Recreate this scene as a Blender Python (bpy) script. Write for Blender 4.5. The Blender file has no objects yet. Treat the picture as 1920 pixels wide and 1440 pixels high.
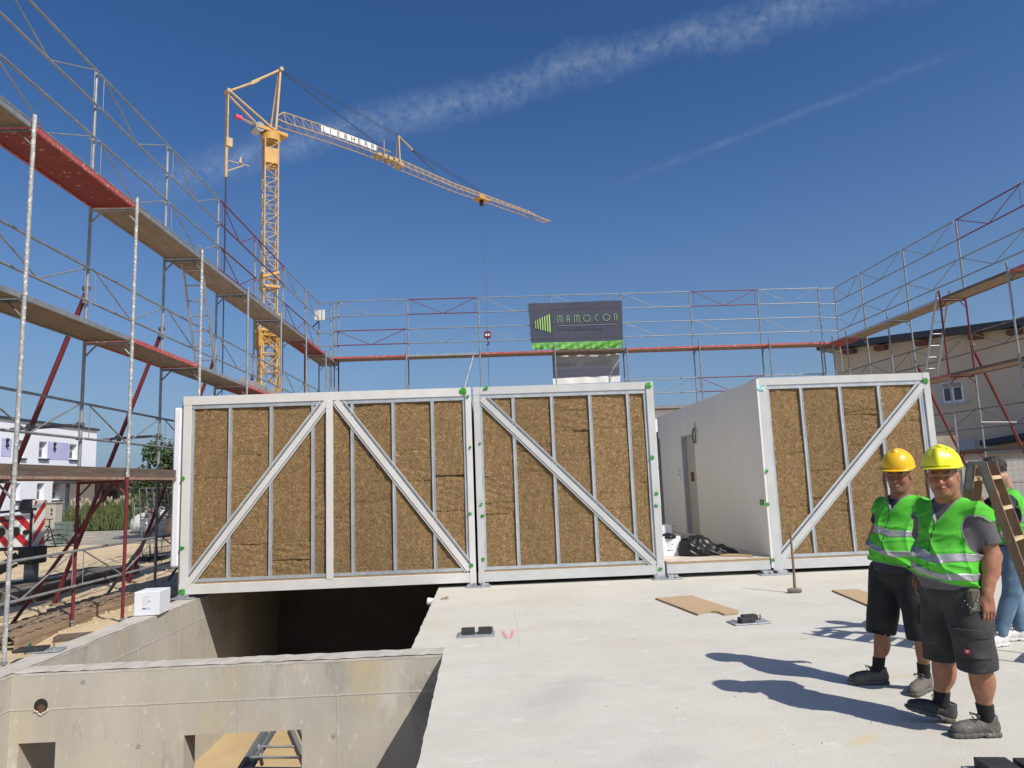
import bpy, math, random
import numpy as np
from mathutils import Vector, Matrix
R = math.radians
random.seed(7)
scene = bpy.context.scene
col = scene.collection

# ---------------------------------------------------------------- camera
HC = 1.70                      # eye height above the slab
FP = 1331.0                    # focal length in pixels of the 1920 px wide picture
def _axes():
    Y = np.array([917-960, -(903-720), FP], float); Y /= np.linalg.norm(Y)
    h = np.array([1, .0375, 0.]); X = h-h.dot(Y)*Y; X /= np.linalg.norm(X)
    Z = np.cross(X, Y)
    if Z[1] < 0: Z = -Z
    return np.array([X, Y, Z])
RM = _axes()
cam_d = bpy.data.cameras.new("camera"); cam = bpy.data.objects.new("camera", cam_d); col.objects.link(cam)
cam_d.sensor_width = 36; cam_d.lens = FP/1920*36; cam_d.clip_start = .05; cam_d.clip_end = 3000
m = Matrix.Identity(4)
for i in range(3):
    m[i][0] = RM[i][0]; m[i][1] = RM[i][1]; m[i][2] = -RM[i][2]
m[2][3] = HC
cam.matrix_world = m
scene.camera = cam
def _ray(x, y): return RM @ np.array([x-960, 720-y, FP])
def at_z(x, y, z): r = _ray(x, y); t = (z-HC)/r[2]; return Vector((r[0]*t, r[1]*t, z))
def at_y(x, y, Y): r = _ray(x, y); t = Y/r[1]; return Vector((r[0]*t, Y, r[2]*t+HC))
def at_x(x, y, X): r = _ray(x, y); t = X/r[0]; return Vector((X, r[1]*t, r[2]*t+HC))

# ---------------------------------------------------------------- light
SUN_AZ = (.66, -.75)           # horizontal direction towards the sun
SUN_EL = R(45.2)
w = bpy.data.worlds.new("World"); scene.world = w; w.use_nodes = True
nt = w.node_tree; N = nt.nodes; L = nt.links
bg = N["Background"]
sky = N.new("ShaderNodeTexSky"); sky.sky_type = 'NISHITA'; sky.sun_disc = False
sky.sun_elevation = SUN_EL; sky.sun_rotation = math.atan2(SUN_AZ[0], SUN_AZ[1])
sky.altitude = 250; sky.air_density = 1.0; sky.dust_density = 1.3; sky.ozone_density = 3.0
bg.inputs[1].default_value = 0.104
# two thin trails of cirrus, laid out by direction on the sky
tc = N.new("ShaderNodeTexCoord")
def mth(op, a, b=None, c=None, clamp=False):
    n = N.new("ShaderNodeMath"); n.operation = op; n.use_clamp = clamp
    for i, v in enumerate((a, b, c)):
        if v is None: continue
        if isinstance(v, (int, float)): n.inputs[i].default_value = v
        else: L.new(v, n.inputs[i])
    return n.outputs[0]
def dotn(v):
    n = N.new("ShaderNodeVectorMath"); n.operation = 'DOT_PRODUCT'
    L.new(tc.outputs['Generated'], n.inputs[0]); n.inputs[1].default_value = v
    return n.outputs['Value']
def trail(p0, p1, width, strength, sc, dens):
    a = _ray(*p0); a /= np.linalg.norm(a); b = _ray(*p1); b /= np.linalg.norm(b)
    n = np.cross(a, b); n /= np.linalg.norm(n); t = b-a; ln = np.linalg.norm(t); t /= ln
    mp = N.new("ShaderNodeMapping"); mp.vector_type = 'POINT'
    L.new(tc.outputs['Generated'], mp.inputs[0]); mp.inputs['Scale'].default_value = (sc, sc, sc)
    nz = N.new("ShaderNodeTexNoise"); L.new(mp.outputs[0], nz.inputs['Vector'])
    nz.inputs['Scale'].default_value = 1; nz.inputs['Detail'].default_value = 7; nz.inputs['Roughness'].default_value = .62
    nz.inputs['Distortion'].default_value = .6
    wob = mth('MULTIPLY', mth('SUBTRACT', nz.outputs['Fac'], .5), width*1.8)
    d = mth('ABSOLUTE', mth('ADD', dotn(tuple(n)), wob))
    band = mth('SUBTRACT', 1, mth('DIVIDE', d, width), clamp=True)
    al = mth('DIVIDE', mth('SUBTRACT', dotn(tuple(t)), float(a.dot(t))), float(ln))
    e0 = mth('MULTIPLY', mth('ADD', al, .12), 5.0, clamp=True); e1 = mth('MULTIPLY', mth('SUBTRACT', 1.12, al), 5.0, clamp=True)
    nz2 = N.new("ShaderNodeTexNoise"); L.new(mp.outputs[0], nz2.inputs['Vector'])
    nz2.inputs['Scale'].default_value = dens; nz2.inputs['Detail'].default_value = 6; nz2.inputs['Roughness'].default_value = .7
    tex = mth('MULTIPLY', mth('SUBTRACT', nz2.outputs['Fac'], .28), 2.2, clamp=True)
    return mth('MULTIPLY', mth('MULTIPLY', mth('MULTIPLY', band, e0), e1), mth('MULTIPLY', tex, strength))
c1 = trail((330, 330), (1640, -25), .030, .24, 10, 7.5)
c2 = trail((1190, 332), (1740, 118), .0065, .09, 11, 4.0)
cc = mth('ADD', c1, c2, clamp=True)
hue = N.new("ShaderNodeHueSaturation"); hue.inputs['Saturation'].default_value = 1.27; hue.inputs['Hue'].default_value = .508; hue.inputs['Value'].default_value = 1.0
L.new(sky.outputs[0], hue.inputs['Color'])
hz_ = mth('MULTIPLY', mth('POWER', mth('SUBTRACT', 1, mth('DIVIDE', mth('MAXIMUM', dotn((0, 0, 1)), 0), .55), clamp=True), 1.9), .85)
hm_ = N.new("ShaderNodeMix"); hm_.data_type = 'RGBA'; L.new(hz_, hm_.inputs[0]); L.new(hue.outputs[0], hm_.inputs[6]); hm_.inputs[7].default_value = (1.88, 2.9, 4.5, 1)
mx = N.new("ShaderNodeMix"); mx.data_type = 'RGBA'
L.new(cc, mx.inputs[0]); L.new(hm_.outputs[2], mx.inputs[6]); mx.inputs[7].default_value = (6.4, 7.1, 8.2, 1)
L.new(mx.outputs[2], bg.inputs[0])

sd = bpy.data.lights.new("sun", 'SUN'); so = bpy.data.objects.new("sun", sd); col.objects.link(so)
sd.energy = 4.6; sd.angle = R(.55); sd.color = (1.0, .945, .86)
d = Vector((SUN_AZ[0]*math.cos(SUN_EL), SUN_AZ[1]*math.cos(SUN_EL), math.sin(SUN_EL)))
so.rotation_euler = d.to_track_quat('Z', 'Y').to_euler(); so.location = (20, -20, 30)
vs = scene.view_settings; vs.view_transform = 'Standard'; vs.look = 'None'; vs.exposure = 0.0; vs.gamma = 1
scene.render.engine = 'CYCLES'

# ---------------------------------------------------------------- materials
def mat(name, base, rough=.6, metal=0., var=None, scale=8., detail=5., bump=0., bscale=60., stretch=None, coord='Object', spots=None, spec=.5, thr=None, sheen=0):
    """base colour, optional second colour mixed in by noise, optional speckles, optional bump"""
    M = bpy.data.materials.new(name); M.use_nodes = True
    n = M.node_tree.nodes; l = M.node_tree.links; b = n['Principled BSDF']
    b.inputs['Roughness'].default_value = rough; b.inputs['Metallic'].default_value = metal
    b.inputs['Specular IOR Level'].default_value = spec
    if sheen: b.inputs['Sheen Weight'].default_value = sheen
    t = n.new('ShaderNodeTexCoord'); mp = n.new('ShaderNodeMapping'); l.new(t.outputs[coord], mp.inputs[0])
    if stretch: mp.inputs['Scale'].default_value = stretch
    c = None
    def noise(sc, de, ro=.55, di=0.):
        z = n.new('ShaderNodeTexNoise'); l.new(mp.outputs[0], z.inputs['Vector'])
        z.inputs['Scale'].default_value = sc; z.inputs['Detail'].default_value = de; z.inputs['Roughness'].default_value = ro; z.inputs['Distortion'].default_value = di
        return z.outputs['Fac']
    def ramp(f, a, bb):
        r = n.new('ShaderNodeMapRange'); l.new(f, r.inputs[0]); r.inputs[1].default_value = a; r.inputs[2].default_value = bb
        return r.outputs[0]
    def mix(f, A, B):
        x = n.new('ShaderNodeMix'); x.data_type = 'RGBA'
        if isinstance(f, float): x.inputs[0].default_value = f
        else: l.new(f, x.inputs[0])
        for i, v in ((6, A), (7, B)):
            if isinstance(v, tuple): x.inputs[i].default_value = (*v, 1)
            else: l.new(v, x.inputs[i])
        return x.outputs[2]
    c = base
    if var:
        lo, hi = thr or (.35, .65)
        c = mix(ramp(noise(scale, detail, .6, .3), lo, hi), base, var)
    if spots:
        for (sc_, ssc, lo, hi) in spots:
            c = mix(ramp(noise(ssc, 4, .6), lo, hi), c, sc_)
    if isinstance(c, tuple): b.inputs['Base Color'].default_value = (*c, 1)
    else: l.new(c, b.inputs['Base Color'])
    if bump:
        bp = n.new('ShaderNodeBump'); bp.inputs['Strength'].default_value = bump; bp.inputs['Distance'].default_value = .01
        l.new(noise(bscale, 4), bp.inputs['Height']); l.new(bp.outputs[0], b.inputs['Normal'])
    return M

MT = {}
MT['galv'] = mat('galvanised_tube', (.235, .25, .26), .48, .35, (.34, .35, .355), 6, 4, .12, 90, spots=[((.50, .49, .46), 15, .64, .74), ((.15, .145, .14), 12, .66, .76)])
MT['galv_spot'] = mat('plaster_spattered_tube', (.30, .31, .31), .6, .2, (.42, .42, .41), 10, 4, .3, 90, spots=[((.68, .66, .62), 21, .54, .62), ((.16, .15, .14), 16, .66, .72)])
MT['galv_dark'] = mat('dark_weathered_tube', (.10, .10, .105), .6, .2, (.2, .2, .2), 12, 4, .2, 90, spots=[((.5, .48, .45), 30, .66, .74)])
MT['red'] = mat('red_painted_steel', (.175, .020, .024), .5, .0, (.12, .016, .018), 7, 4, .15, 80, spots=[((.48, .30, .28), 34, .66, .74)])
MT['red_rail'] = mat('red_painted_rail', (.20, .024, .034), .5, 0, (.15, .02, .03), 9, 4)
MT['red_edge'] = mat('red_deck_edge', (.40, .065, .065), .6, 0, (.46, .12, .11), 9, 5, spots=[((.60, .52, .45), 20, .60, .68), ((.15, .05, .04), 28, .66, .72)])
MT['ply'] = mat('weathered_plywood', (.30, .225, .155), .8, 0, (.20, .150, .105), 3, 7, .3, 60, stretch=(5, 1, 5), spots=[((.42, .35, .27), 9, .62, .72)])
MT['ply_red'] = mat('red_plywood_with_scuffs', (.27, .030, .028), .7, 0, (.18, .020, .02), 3, 6, .2, 60, spots=[((.50, .36, .20), 11, .645, .66)])
MT['alu'] = mat('aluminium', (.55, .56, .57), .38, .7, (.42, .43, .44), 9, 4, .1, 60)
MT['toe'] = mat('old_toe_board', (.175, .125, .09), .85, 0, (.10, .075, .058), 2.2, 7, .5, 50, stretch=(6, 1, 8), spots=[((.28, .24, .19), 12, .62, .7)])
MT['slab'] = mat('power_floated_concrete', (.625, .60, .525), .9, 0, (.56, .54, .475), .9, 9, .5, 80, stretch=(1, 1.5, 1), spots=[((.66, .64, .58), 4.5, .54, .78), ((.49, .465, .405), 42, .60, .74), ((.72, .70, .65), 66, .58, .72), ((.57, .53, .44), .5, .52, .72), ((.54, .52, .47), 1.6, .62, .72), ((.70, .69, .65), 2.7, .62, .76)])
MT['edge_dull'] = mat('dull_red_brown_edge', (.27, .15, .12), .8, 0, (.38, .26, .20), 9, 5, .2, 60, spots=[((.50, .42, .36), 24, .6, .7)])
MT['conc'] = mat('formed_concrete', (.50, .465, .39), .88, 0, (.39, .365, .305), 1.1, 9, .22, 90, stretch=(1.3, 1.3, .55), spots=[((.58, .54, .46), 3.2, .60, .76), ((.12, .11, .09), 36, .715, .74), ((.28, .26, .22), 2.4, .58, .74), ((.56, .54, .49), 14, .62, .72), ((.50, .415, .265), .9, .56, .72)])
MT['conc_top'] = mat('troweled_concrete_top', (.56, .53, .47), .92, 0, (.44, .41, .36), 4, 8, .8, 60, spots=[((.33, .30, .26), 18, .68, .74)])
MT['conc_shade'] = mat('shade_darkened_concrete', (.12, .11, .095), .9, 0, (.09, .082, .072), 1.6, 6, .3, 90)  # concrete with the basement's deep shade put into its colour
MT['sand'] = mat('gravelly_sand', (.62, .485, .295), .95, 0, (.50, .385, .235), .9, 8, .9, 34, spots=[((.62, .52, .38), 7, .56, .68), ((.26, .19, .12), 9, .62, .72), ((.70, .64, .54), 26, .66, .72)])
MT['sandfloor'] = mat('sandy_floor', (.52, .39, .22), .95, 0, (.46, .34, .19), 2, 5, .2, 60)
MT['asphalt'] = mat('asphalt', (.16, .16, .16), .9, 0, (.20, .195, .185), 1.5, 6, .3, 80)
MT['dust'] = mat('dusty_asphalt', (.33, .30, .25), .95, 0, (.27, .25, .22), 1.2, 6, .3, 60)
MT['white'] = mat('white_coated_steel', (.66, .65, .63), .5, 0, (.60, .585, .555), 2.5, 6, .06, 40, spots=[((.47, .43, .37), 11, .66, .76), ((.36, .33, .29), 38, .72, .78)])
MT['white_grey'] = mat('grey_white_coated_steel', (.54, .55, .545), .5, 0, (.48, .49, .48), 2.5, 6, .06, 40, spots=[((.38, .36, .33), 11, .66, .76), ((.30, .28, .25), 38, .72, .78)])
MT['zinc'] = mat('zinc_stud', (.42, .46, .49), .42, .45, (.55, .58, .60), 6, 5, .05, 30, stretch=(1, 1, .4))
MT['board'] = mat('grey_fibre_board', (.70, .675, .62), .8, 0, (.67, .645, .59), 2.2, 7, .08, 60, stretch=(1, 1, .3), spots=[((.75, .72, .67), 2, .55, .8)])
MT['board_edge'] = mat('board_edge', (.72, .70, .66), .8)
MT['osb'] = mat('strand_board', (.56, .42, .26), .8, 0, (.40, .27, .14), 22, 4, .3, 60, stretch=(1, 3, 1), spots=[((.66, .54, .36), 40, .58, .66)])
MT['osb_edge'] = mat('strand_board_edge', (.42, .30, .17), .85, 0, (.30, .20, .11), 40, 3, stretch=(1, 1, 5))
MT['wood'] = mat('ladder_wood', (.25, .165, .09), .7, 0, (.165, .105, .06), 6, 6, .2, 60, stretch=(2, 2, .25), spots=[((.36, .26, .16), 16, .6, .7)])
MT['wood_light'] = mat('fresh_rung_wood', (.58, .45, .28), .7, 0, (.48, .35, .20), 8, 5, stretch=(.3, 1, 3))
MT['timber'] = mat('formwork_timber', (.33, .235, .155), .9, 0, (.22, .15, .10), 5, 6, .3, 60, stretch=(1, .2, 2), spots=[((.40, .31, .22), 14, .6, .7)])
MT['black'] = mat('black_rubber', (.022, .022, .024), .7, 0, (.04, .04, .04), 20, 4, .2, 80)
MT['black_steel'] = mat('black_steel', (.018, .018, .02), .45, .2)
MT['bolt'] = mat('bolt_steel', (.45, .45, .46), .35, .8)
MT['plate'] = mat('zinc_plate', (.33, .36, .38), .45, .5, (.48, .50, .52), 14, 4)
MT['green_tape'] = mat('green_tape', (.04, .33, .035), .5, 0, (.025, .22, .03), 30, 3)
MT['cyan_tape'] = mat('pale_turquoise_tape', (.34, .66, .66), .5, 0, (.26, .55, .56), 30, 3)
MT['yellow'] = mat('crane_yellow', (.62, .36, .085), .55, 0, (.50, .28, .07), 2, 4)
MT['yellow_pale'] = mat('faded_crane_yellow', (.56, .41, .22), .55, 0, (.44, .31, .16), 3, 4)
MT['cable'] = mat('steel_rope', (.045, .05, .06), .6)
MT['sign_white'] = mat('sign_white', (.74, .74, .70), .5)
MT['ink'] = mat('black_ink', (.02, .02, .02), .6)
MT['pink'] = mat('pink_paint', (.78, .24, .30), .8, 0, (.62, .40, .38), 50, 3)
MT['card'] = mat('white_card', (.74, .76, .80), .7, 0, (.70, .72, .76), 3, 3)
MT['blue_ink'] = mat('blue_print', (.12, .24, .48), .7)
MT['grey_ink'] = mat('grey_print', (.42, .46, .54), .7)
MT['cardboard'] = mat('brown_cardboard', (.42, .28, .16), .85)
MT['glass'] = mat('window_glass', (.05, .06, .075), .12, 0, spec=.8)
MT['render_white'] = mat('white_render', (.80, .83, .88), .9, 0, (.77, .80, .86), .8, 4, .1, 60)
MT['render_lilac'] = mat('lilac_render', (.50, .51, .72), .9, 0, (.41, .42, .68), 1, 4)
MT['render_beige'] = mat('beige_render', (.50, .425, .34), .9, 0, (.45, .385, .31), .5, 5, .1, 60)
MT['render_grey'] = mat('grey_render', (.34, .33, .32), .9, 0, (.28, .275, .27), .7, 4)
MT['anthracite'] = mat('anthracite_sheet', (.035, .045, .06), .5)
MT['frame_white'] = mat('white_frame', (.70, .71, .72), .5)
MT['frame_grey'] = mat('grey_frame', (.40, .43, .46), .5)
MT['brown'] = mat('brown_timber_end', (.12, .055, .035), .8)

def wool():
    M = bpy.data.materials.new('mineral_wool'); M.use_nodes = True
    n = M.node_tree.nodes; l = M.node_tree.links; b = n['Principled BSDF']; b.inputs['Roughness'].default_value = .95
    b.inputs['Specular IOR Level'].default_value = .15
    t = n.new('ShaderNodeTexCoord')
    def nz(sc, de, ro, di, scale=(1, 1, 1)):
        mp = n.new('ShaderNodeMapping'); l.new(t.outputs['Object'], mp.inputs[0]); mp.inputs['Scale'].default_value = scale
        z = n.new('ShaderNodeTexNoise'); l.new(mp.outputs[0], z.inputs['Vector'])
        z.inputs['Scale'].default_value = sc; z.inputs['Detail'].default_value = de; z.inputs['Roughness'].default_value = ro; z.inputs['Distortion'].default_value = di
        return z.outputs['Fac']
    r = n.new('ShaderNodeValToRGB'); e = r.color_ramp.elements
    f1 = nz(15, 8, .74, 3.6, (1, 1, 1.5))
    l.new(f1, r.inputs[0])
    e[0].position = .30; e[0].color = (.085, .048, .018, 1); e[1].position = .70; e[1].color = (.60, .43, .235, 1)
    m1 = e.new(.50); m1.color = (.215, .137, .064, 1)
    r2 = n.new('ShaderNodeMapRange'); l.new(nz(6.5, 7, .66, 3.2), r2.inputs[0]); r2.inputs[1].default_value = .3; r2.inputs[2].default_value = .7; r2.inputs[3].default_value = .68; r2.inputs[4].default_value = 1.30
    oi = n.new('ShaderNodeObjectInfo'); r3 = n.new('ShaderNodeMapRange'); l.new(oi.outputs['Random'], r3.inputs[0]); r3.inputs[3].default_value = .92; r3.inputs[4].default_value = 1.10
    mm = n.new('ShaderNodeMath'); mm.operation = 'MULTIPLY'; l.new(r2.outputs[0], mm.inputs[0]); l.new(r3.outputs[0], mm.inputs[1])
    x = n.new('ShaderNodeVectorMath'); x.operation = 'SCALE'; l.new(r.outputs[0], x.inputs[0]); l.new(mm.outputs[0], x.inputs['Scale'])
    l.new(x.outputs[0], b.inputs['Base Color'])
    bp = n.new('ShaderNodeBump'); bp.inputs['Strength'].default_value = .8; bp.inputs['Distance'].default_value = .02
    l.new(f1, bp.inputs['Height']); l.new(bp.outputs[0], b.inputs['Normal'])
    return M
MT['wool'] = wool()

# ---------------------------------------------------------------- mesh helpers
class MB:
    def __init__(s): s.v = []; s.f = []; s.smooth = []
    def add(s, vs, fs, sm=False):
        o = len(s.v); s.v += [tuple(p) for p in vs]
        for f in fs: s.f.append(tuple(i+o for i in f)); s.smooth.append(sm)
        return s
    def box(s, a, b):
        x0, x1 = sorted((a[0], b[0])); y0, y1 = sorted((a[1], b[1])); z0, z1 = sorted((a[2], b[2]))
        return s.add([(x0,y0,z0),(x1,y0,z0),(x1,y1,z0),(x0,y1,z0),(x0,y0,z1),(x1,y0,z1),(x1,y1,z1),(x0,y1,z1)],
                     [(0,3,2,1),(4,5,6,7),(0,1,5,4),(1,2,6,5),(2,3,7,6),(3,0,4,7)])
    def bbox(s, a, b, r=.004):
        """box with bevelled edges"""
        x0, x1 = sorted((a[0], b[0])); y0, y1 = sorted((a[1], b[1])); z0, z1 = sorted((a[2], b[2]))
        r = min(r, (x1-x0)*.45, (y1-y0)*.45, (z1-z0)*.45)
        X = (x0, x0+r, x1-r, x1); Y = (y0, y0+r, y1-r, y1); Z = (z0, z0+r, z1-r, z1)
        idx = {}; vs = []
        def vv(i, j, k):
            if (i, j, k) not in idx: idx[(i, j, k)] = len(vs); vs.append((X[i], Y[j], Z[k]))
            return idx[(i, j, k)]
        fs = []
        fs.append((vv(1,1,0), vv(1,2,0), vv(2,2,0), vv(2,1,0))); fs.append((vv(1,1,3), vv(2,1,3), vv(2,2,3), vv(1,2,3)))
        fs.append((vv(1,0,1), vv(2,0,1), vv(2,0,2), vv(1,0,2))); fs.append((vv(1,3,1), vv(1,3,2), vv(2,3,2), vv(2,3,1)))
        fs.append((vv(0,1,1), vv(0,1,2), vv(0,2,2), vv(0,2,1))); fs.append((vv(3,1,1), vv(3,2,1), vv(3,2,2), vv(3,1,2)))
        for (j, J) in ((0, 1), (3, 2)):
            for (k, K) in ((0, 1), (3, 2)): fs.append((vv(1,j,K), vv(2,j,K), vv(2,J,k), vv(1,J,k)))
        for (i, I) in ((0, 1), (3, 2)):
            for (k, K) in ((0, 1), (3, 2)): fs.append((vv(i,1,K), vv(i,2,K), vv(I,2,k), vv(I,1,k)))
        for (i, I) in ((0, 1), (3, 2)):
            for (j, J) in ((0, 1), (3, 2)): fs.append((vv(i,J,1), vv(i,J,2), vv(I,j,2), vv(I,j,1)))
        for (i, I) in ((0, 1), (3, 2)):
            for (j, J) in ((0, 1), (3, 2)):
                for (k, K) in ((0, 1), (3, 2)): fs.append((vv(i,J,K), vv(I,j,K), vv(I,J,k)))
        return s.add(vs, fs)
    def obox(s, c, ax, ay, az, hx, hy, hz):
        """oriented box, centre c, unit axes and half sizes"""
        c = Vector(c); vs = []
        for k in (-1, 1):
            for (i, j) in ((-1,-1),(1,-1),(1,1),(-1,1)): vs.append(c+Vector(ax)*hx*i+Vector(ay)*hy*j+Vector(az)*hz*k)
        return s.add(vs, [(0,3,2,1),(4,5,6,7),(0,1,5,4),(1,2,6,5),(2,3,7,6),(3,0,4,7)])
    def beam(s, p, q, w, h, up=(0,0,1)):
        """bar of rectangular section w (sideways) x h (along up)"""
        p = Vector(p); q = Vector(q); d = (q-p).normalized(); u = Vector(up); sd_ = d.cross(u)
        if sd_.length < 1e-5: sd_ = d.cross(Vector((1,0,0)))
        sd_.normalize(); u = sd_.cross(d).normalized()
        return s.obox((p+q)/2, d, sd_, u, (q-p).length/2, w/2, h/2)
    def tube(s, p, q, r, n=8, r2=None, cap=True):
        p = Vector(p); q = Vector(q); d = (q-p).normalized(); r2 = r if r2 is None else r2
        a = d.orthogonal().normalized(); b = d.cross(a); vs = []
        for i in range(n):
            t = 2*math.pi*i/n; vs.append(p+a*math.cos(t)*r+b*math.sin(t)*r)
        for i in range(n):
            t = 2*math.pi*i/n; vs.append(q+a*math.cos(t)*r2+b*math.sin(t)*r2)
        s.add(vs, [(i, (i+1) % n, n+(i+1) % n, n+i) for i in range(n)], True)
        if cap: s.add(vs, [tuple(range(n-1, -1, -1)), tuple(range(n, 2*n))])
        return s
    def path(s, pts, r, n=6):
        for a, b in zip(pts[:-1], pts[1:]): s.tube(a, b, r, n)
        return s
    def prism(s, poly, e, d0, d1):
        """polygon given in the plane, extruded; e maps (u, v, depth) to a point"""
        n = len(poly); vs = [e(u, v, d0) for u, v in poly]+[e(u, v, d1) for u, v in poly]
        return s.add(vs, [tuple(range(n)), tuple(range(2*n-1, n-1, -1))]+[(i, n+i, n+(i+1) % n, (i+1) % n) for i in range(n)])
    def ribbon(s, pts, w, e, d0, d1):
        """flat stroke of width w along 2-d points, extruded"""
        for (a, b) in zip(pts[:-1], pts[1:]):
            dx, dy = b[0]-a[0], b[1]-a[1]; l_ = math.hypot(dx, dy) or 1; nx, ny = -dy/l_*w/2, dx/l_*w/2
            ex, ey = dx/l_*w*.2, dy/l_*w*.2
            s.prism([(a[0]+nx-ex, a[1]+ny-ey), (a[0]-nx-ex, a[1]-ny-ey), (b[0]-nx+ex, b[1]-ny+ey), (b[0]+nx+ex, b[1]+ny+ey)], e, d0, d1)
        return s
    def ball(s, c, r, n=10, m=6, sc=(1,1,1)):
        vs = []; fs = []
        for j in range(m+1):
            ph = math.pi*j/m
            for i in range(n):
                t = 2*math.pi*i/n
                vs.append((c[0]+r*sc[0]*math.sin(ph)*math.cos(t), c[1]+r*sc[1]*math.sin(ph)*math.sin(t), c[2]+r*sc[2]*math.cos(ph)))
        for j in range(m):
            for i in range(n): fs.append((j*n+i, (j+1)*n+i, (j+1)*n+(i+1) % n, j*n+(i+1) % n))
        return s.add(vs, fs, True)
    def build(s, name, material, parent=None, loc=None):
        me = bpy.data.meshes.new(name)
        if loc is not None:
            lx, ly, lz = loc; s.v = [(a-lx, b-ly, c-lz) for a, b, c in s.v]
        me.from_pydata(s.v, [], s.f); me.polygons.foreach_set('use_smooth', s.smooth); me.validate(); me.update()
        me.materials.append(material)
        o = bpy.data.objects.new(name, me); col.objects.link(o)
        if loc is not None: o.location = loc
        if parent is not None: o.parent = parent
        return o
def tag(o, label=None, cat=None, group=None, kind=None):
    if label: o['label'] = label
    if cat: o['category'] = cat
    if group: o['group'] = group
    if kind: o['kind'] = kind
    return o
def thing(name, label, cat, loc=(0,0,0), rz=0., group=None):
    o = bpy.data.objects.new(name, None); col.objects.link(o); o.location = loc; o.rotation_euler = (0, 0, rz); o.empty_display_size = .2
    return tag(o, label, cat, group)
def put(mb, name, mt, parent):
    """build a part from world coordinates under an Empty that is not rotated"""
    l = parent.location; mb.v = [(a-l[0], b-l[1], c-l[2]) for a, b, c in mb.v]
    return mb.build(name, mt, parent)
def copy_tree(o, parent=None):
    c = o.copy(); col.objects.link(c)
    if parent is not None: c.parent = parent
    for ch in [x for x in bpy.data.objects if x.parent == o]: copy_tree(ch, c)
    return c
def text_mesh(body, size, name, mt, parent, M, depth=.003, mirror=False, align='LEFT'):
    cu = bpy.data.curves.new('t', 'FONT'); cu.body = body; cu.size = size; cu.extrude = depth; cu.align_x = align
    t = bpy.data.objects.new('t', cu); col.objects.link(t)
    bpy.context.view_layer.update()
    me = bpy.data.meshes.new_from_object(t.evaluated_get(bpy.context.evaluated_depsgraph_get()))
    bpy.data.objects.remove(t); bpy.data.curves.remove(cu)
    if mirror:
        wd = max(v.co.x for v in me.vertices)
        for v in me.vertices: v.co.x = wd-v.co.x
    me.transform(M); me.materials.clear(); me.materials.append(mt); me.name = name
    o = bpy.data.objects.new(name, me); col.objects.link(o)
    if parent is not None:
        o.parent = parent; l = parent.location
        me.transform(Matrix.Translation(-Vector(l)))
    return o
# ================================================================ ground and basement
XL, XR = -4.76, 12.6           # inner face of the left basement wall / right edge
ZF = -2.5                      # basement floor
GZ = -.13                      # ground outside
def hgt(x, y):
    s = 0
    for (a, b, c, k) in ((1.9, 1.1, .3, .018), (-.8, 2.6, 1.2, .015), (4.1, -3.3, 2.2, .010), (7.3, 6.1, .7, .007), (.35, .21, .4, .03)):
        s += k*math.sin(a*x+b*y+c)
    return s
g = MB()
# fine, bumpy strip on the left of the building
nx, ny = 90, 170; x0, x1, y0, y1 = -26., -5.06, -6., 46.
def ramp01(t): return max(0, min(1, t))
vs = []
for j in range(ny+1):
    for i in range(nx+1):
        x = x0+(x1-x0)*(i/nx)**.8; y = y0+(y1-y0)*j/ny
        e = min(ramp01((x-x0)/2), ramp01((y1-y)/2), ramp01((y-y0)/2))
        vs.append((x, y, GZ+(hgt(x, y)+random.uniform(-.006, .006))*e + .03*ramp01((x+5.9)/.8)))
g.add(vs, [(j*(nx+1)+i, j*(nx+1)+i+1, (j+1)*(nx+1)+i+1, (j+1)*(nx+1)+i) for j in range(ny) for i in range(nx)], True)
B = 1500.
zg = GZ-.004
def quad(x0, y0, x1, y1, z=zg): g.add([(x0,y0,z),(x1,y0,z),(x1,y1,z),(x0,y1,z)], [(0,1,2,3)])
quad(-B, -B, -26.0, B, GZ); quad(-26.0, 46., B, B, GZ); quad(-26.0, -B, B, -6.0, GZ)
quad(XR, -6.0, B, 46., GZ); quad(-5.06, 25.6, XR, 46., GZ)
o = g.build('ground', MT['sand']); tag(o, 'beige gravelly sand of the building site', None, kind='structure')
# far roads
r_ = MB(); r_.add([(-60, 33.5, GZ+.05), (-7, 26.5, GZ+.05), (-7, 36, GZ+.05), (-60, 44, GZ+.05)], [(0,1,2,3)])
tag(r_.build('dusty_lane', MT['dust']), 'dusty grey lane crossing behind the sand', None, kind='structure')
r_ = MB(); r_.add([(-60, 44.2, GZ+.06), (-7, 36.2, GZ+.06), (-7, 43, GZ+.06), (-60, 52, GZ+.06)], [(0,1,2,3)])
tag(r_.build('road', MT['asphalt']), 'grey asphalt road in front of the tall grass', None, kind='structure')
# loose stones on the sand
st = MB()
for k in range(900):
    x = -5.2-abs(random.gauss(0, 3.2)); y = random.uniform(6, 26); r = random.choice((.012, .018, .025, .035))*random.uniform(.7, 1.4)
    st.ball((x, y, GZ+hgt(x, y)+r*.3), r, 6, 3, (random.uniform(.8, 1.5), random.uniform(.8, 1.3), .7))
MT['stone'] = mat('pale_limestone', (.56, .47, .34), .9, 0, (.42, .34, .24), 6, 4)
tag(st.build('gravel', MT['stone']), 'loose pale stones scattered over the sand', 'gravel', kind='stuff')

# basement floor
f = MB(); f.add([(-5.0,-6,ZF),(XR,-6,ZF),(XR,25.5,ZF),(-5.0,25.5,ZF)], [(0,1,2,3)])
tag(f.build('basement_floor', MT['sandfloor']), 'sandy floor at the bottom of the open basement', None, kind='structure')
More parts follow.
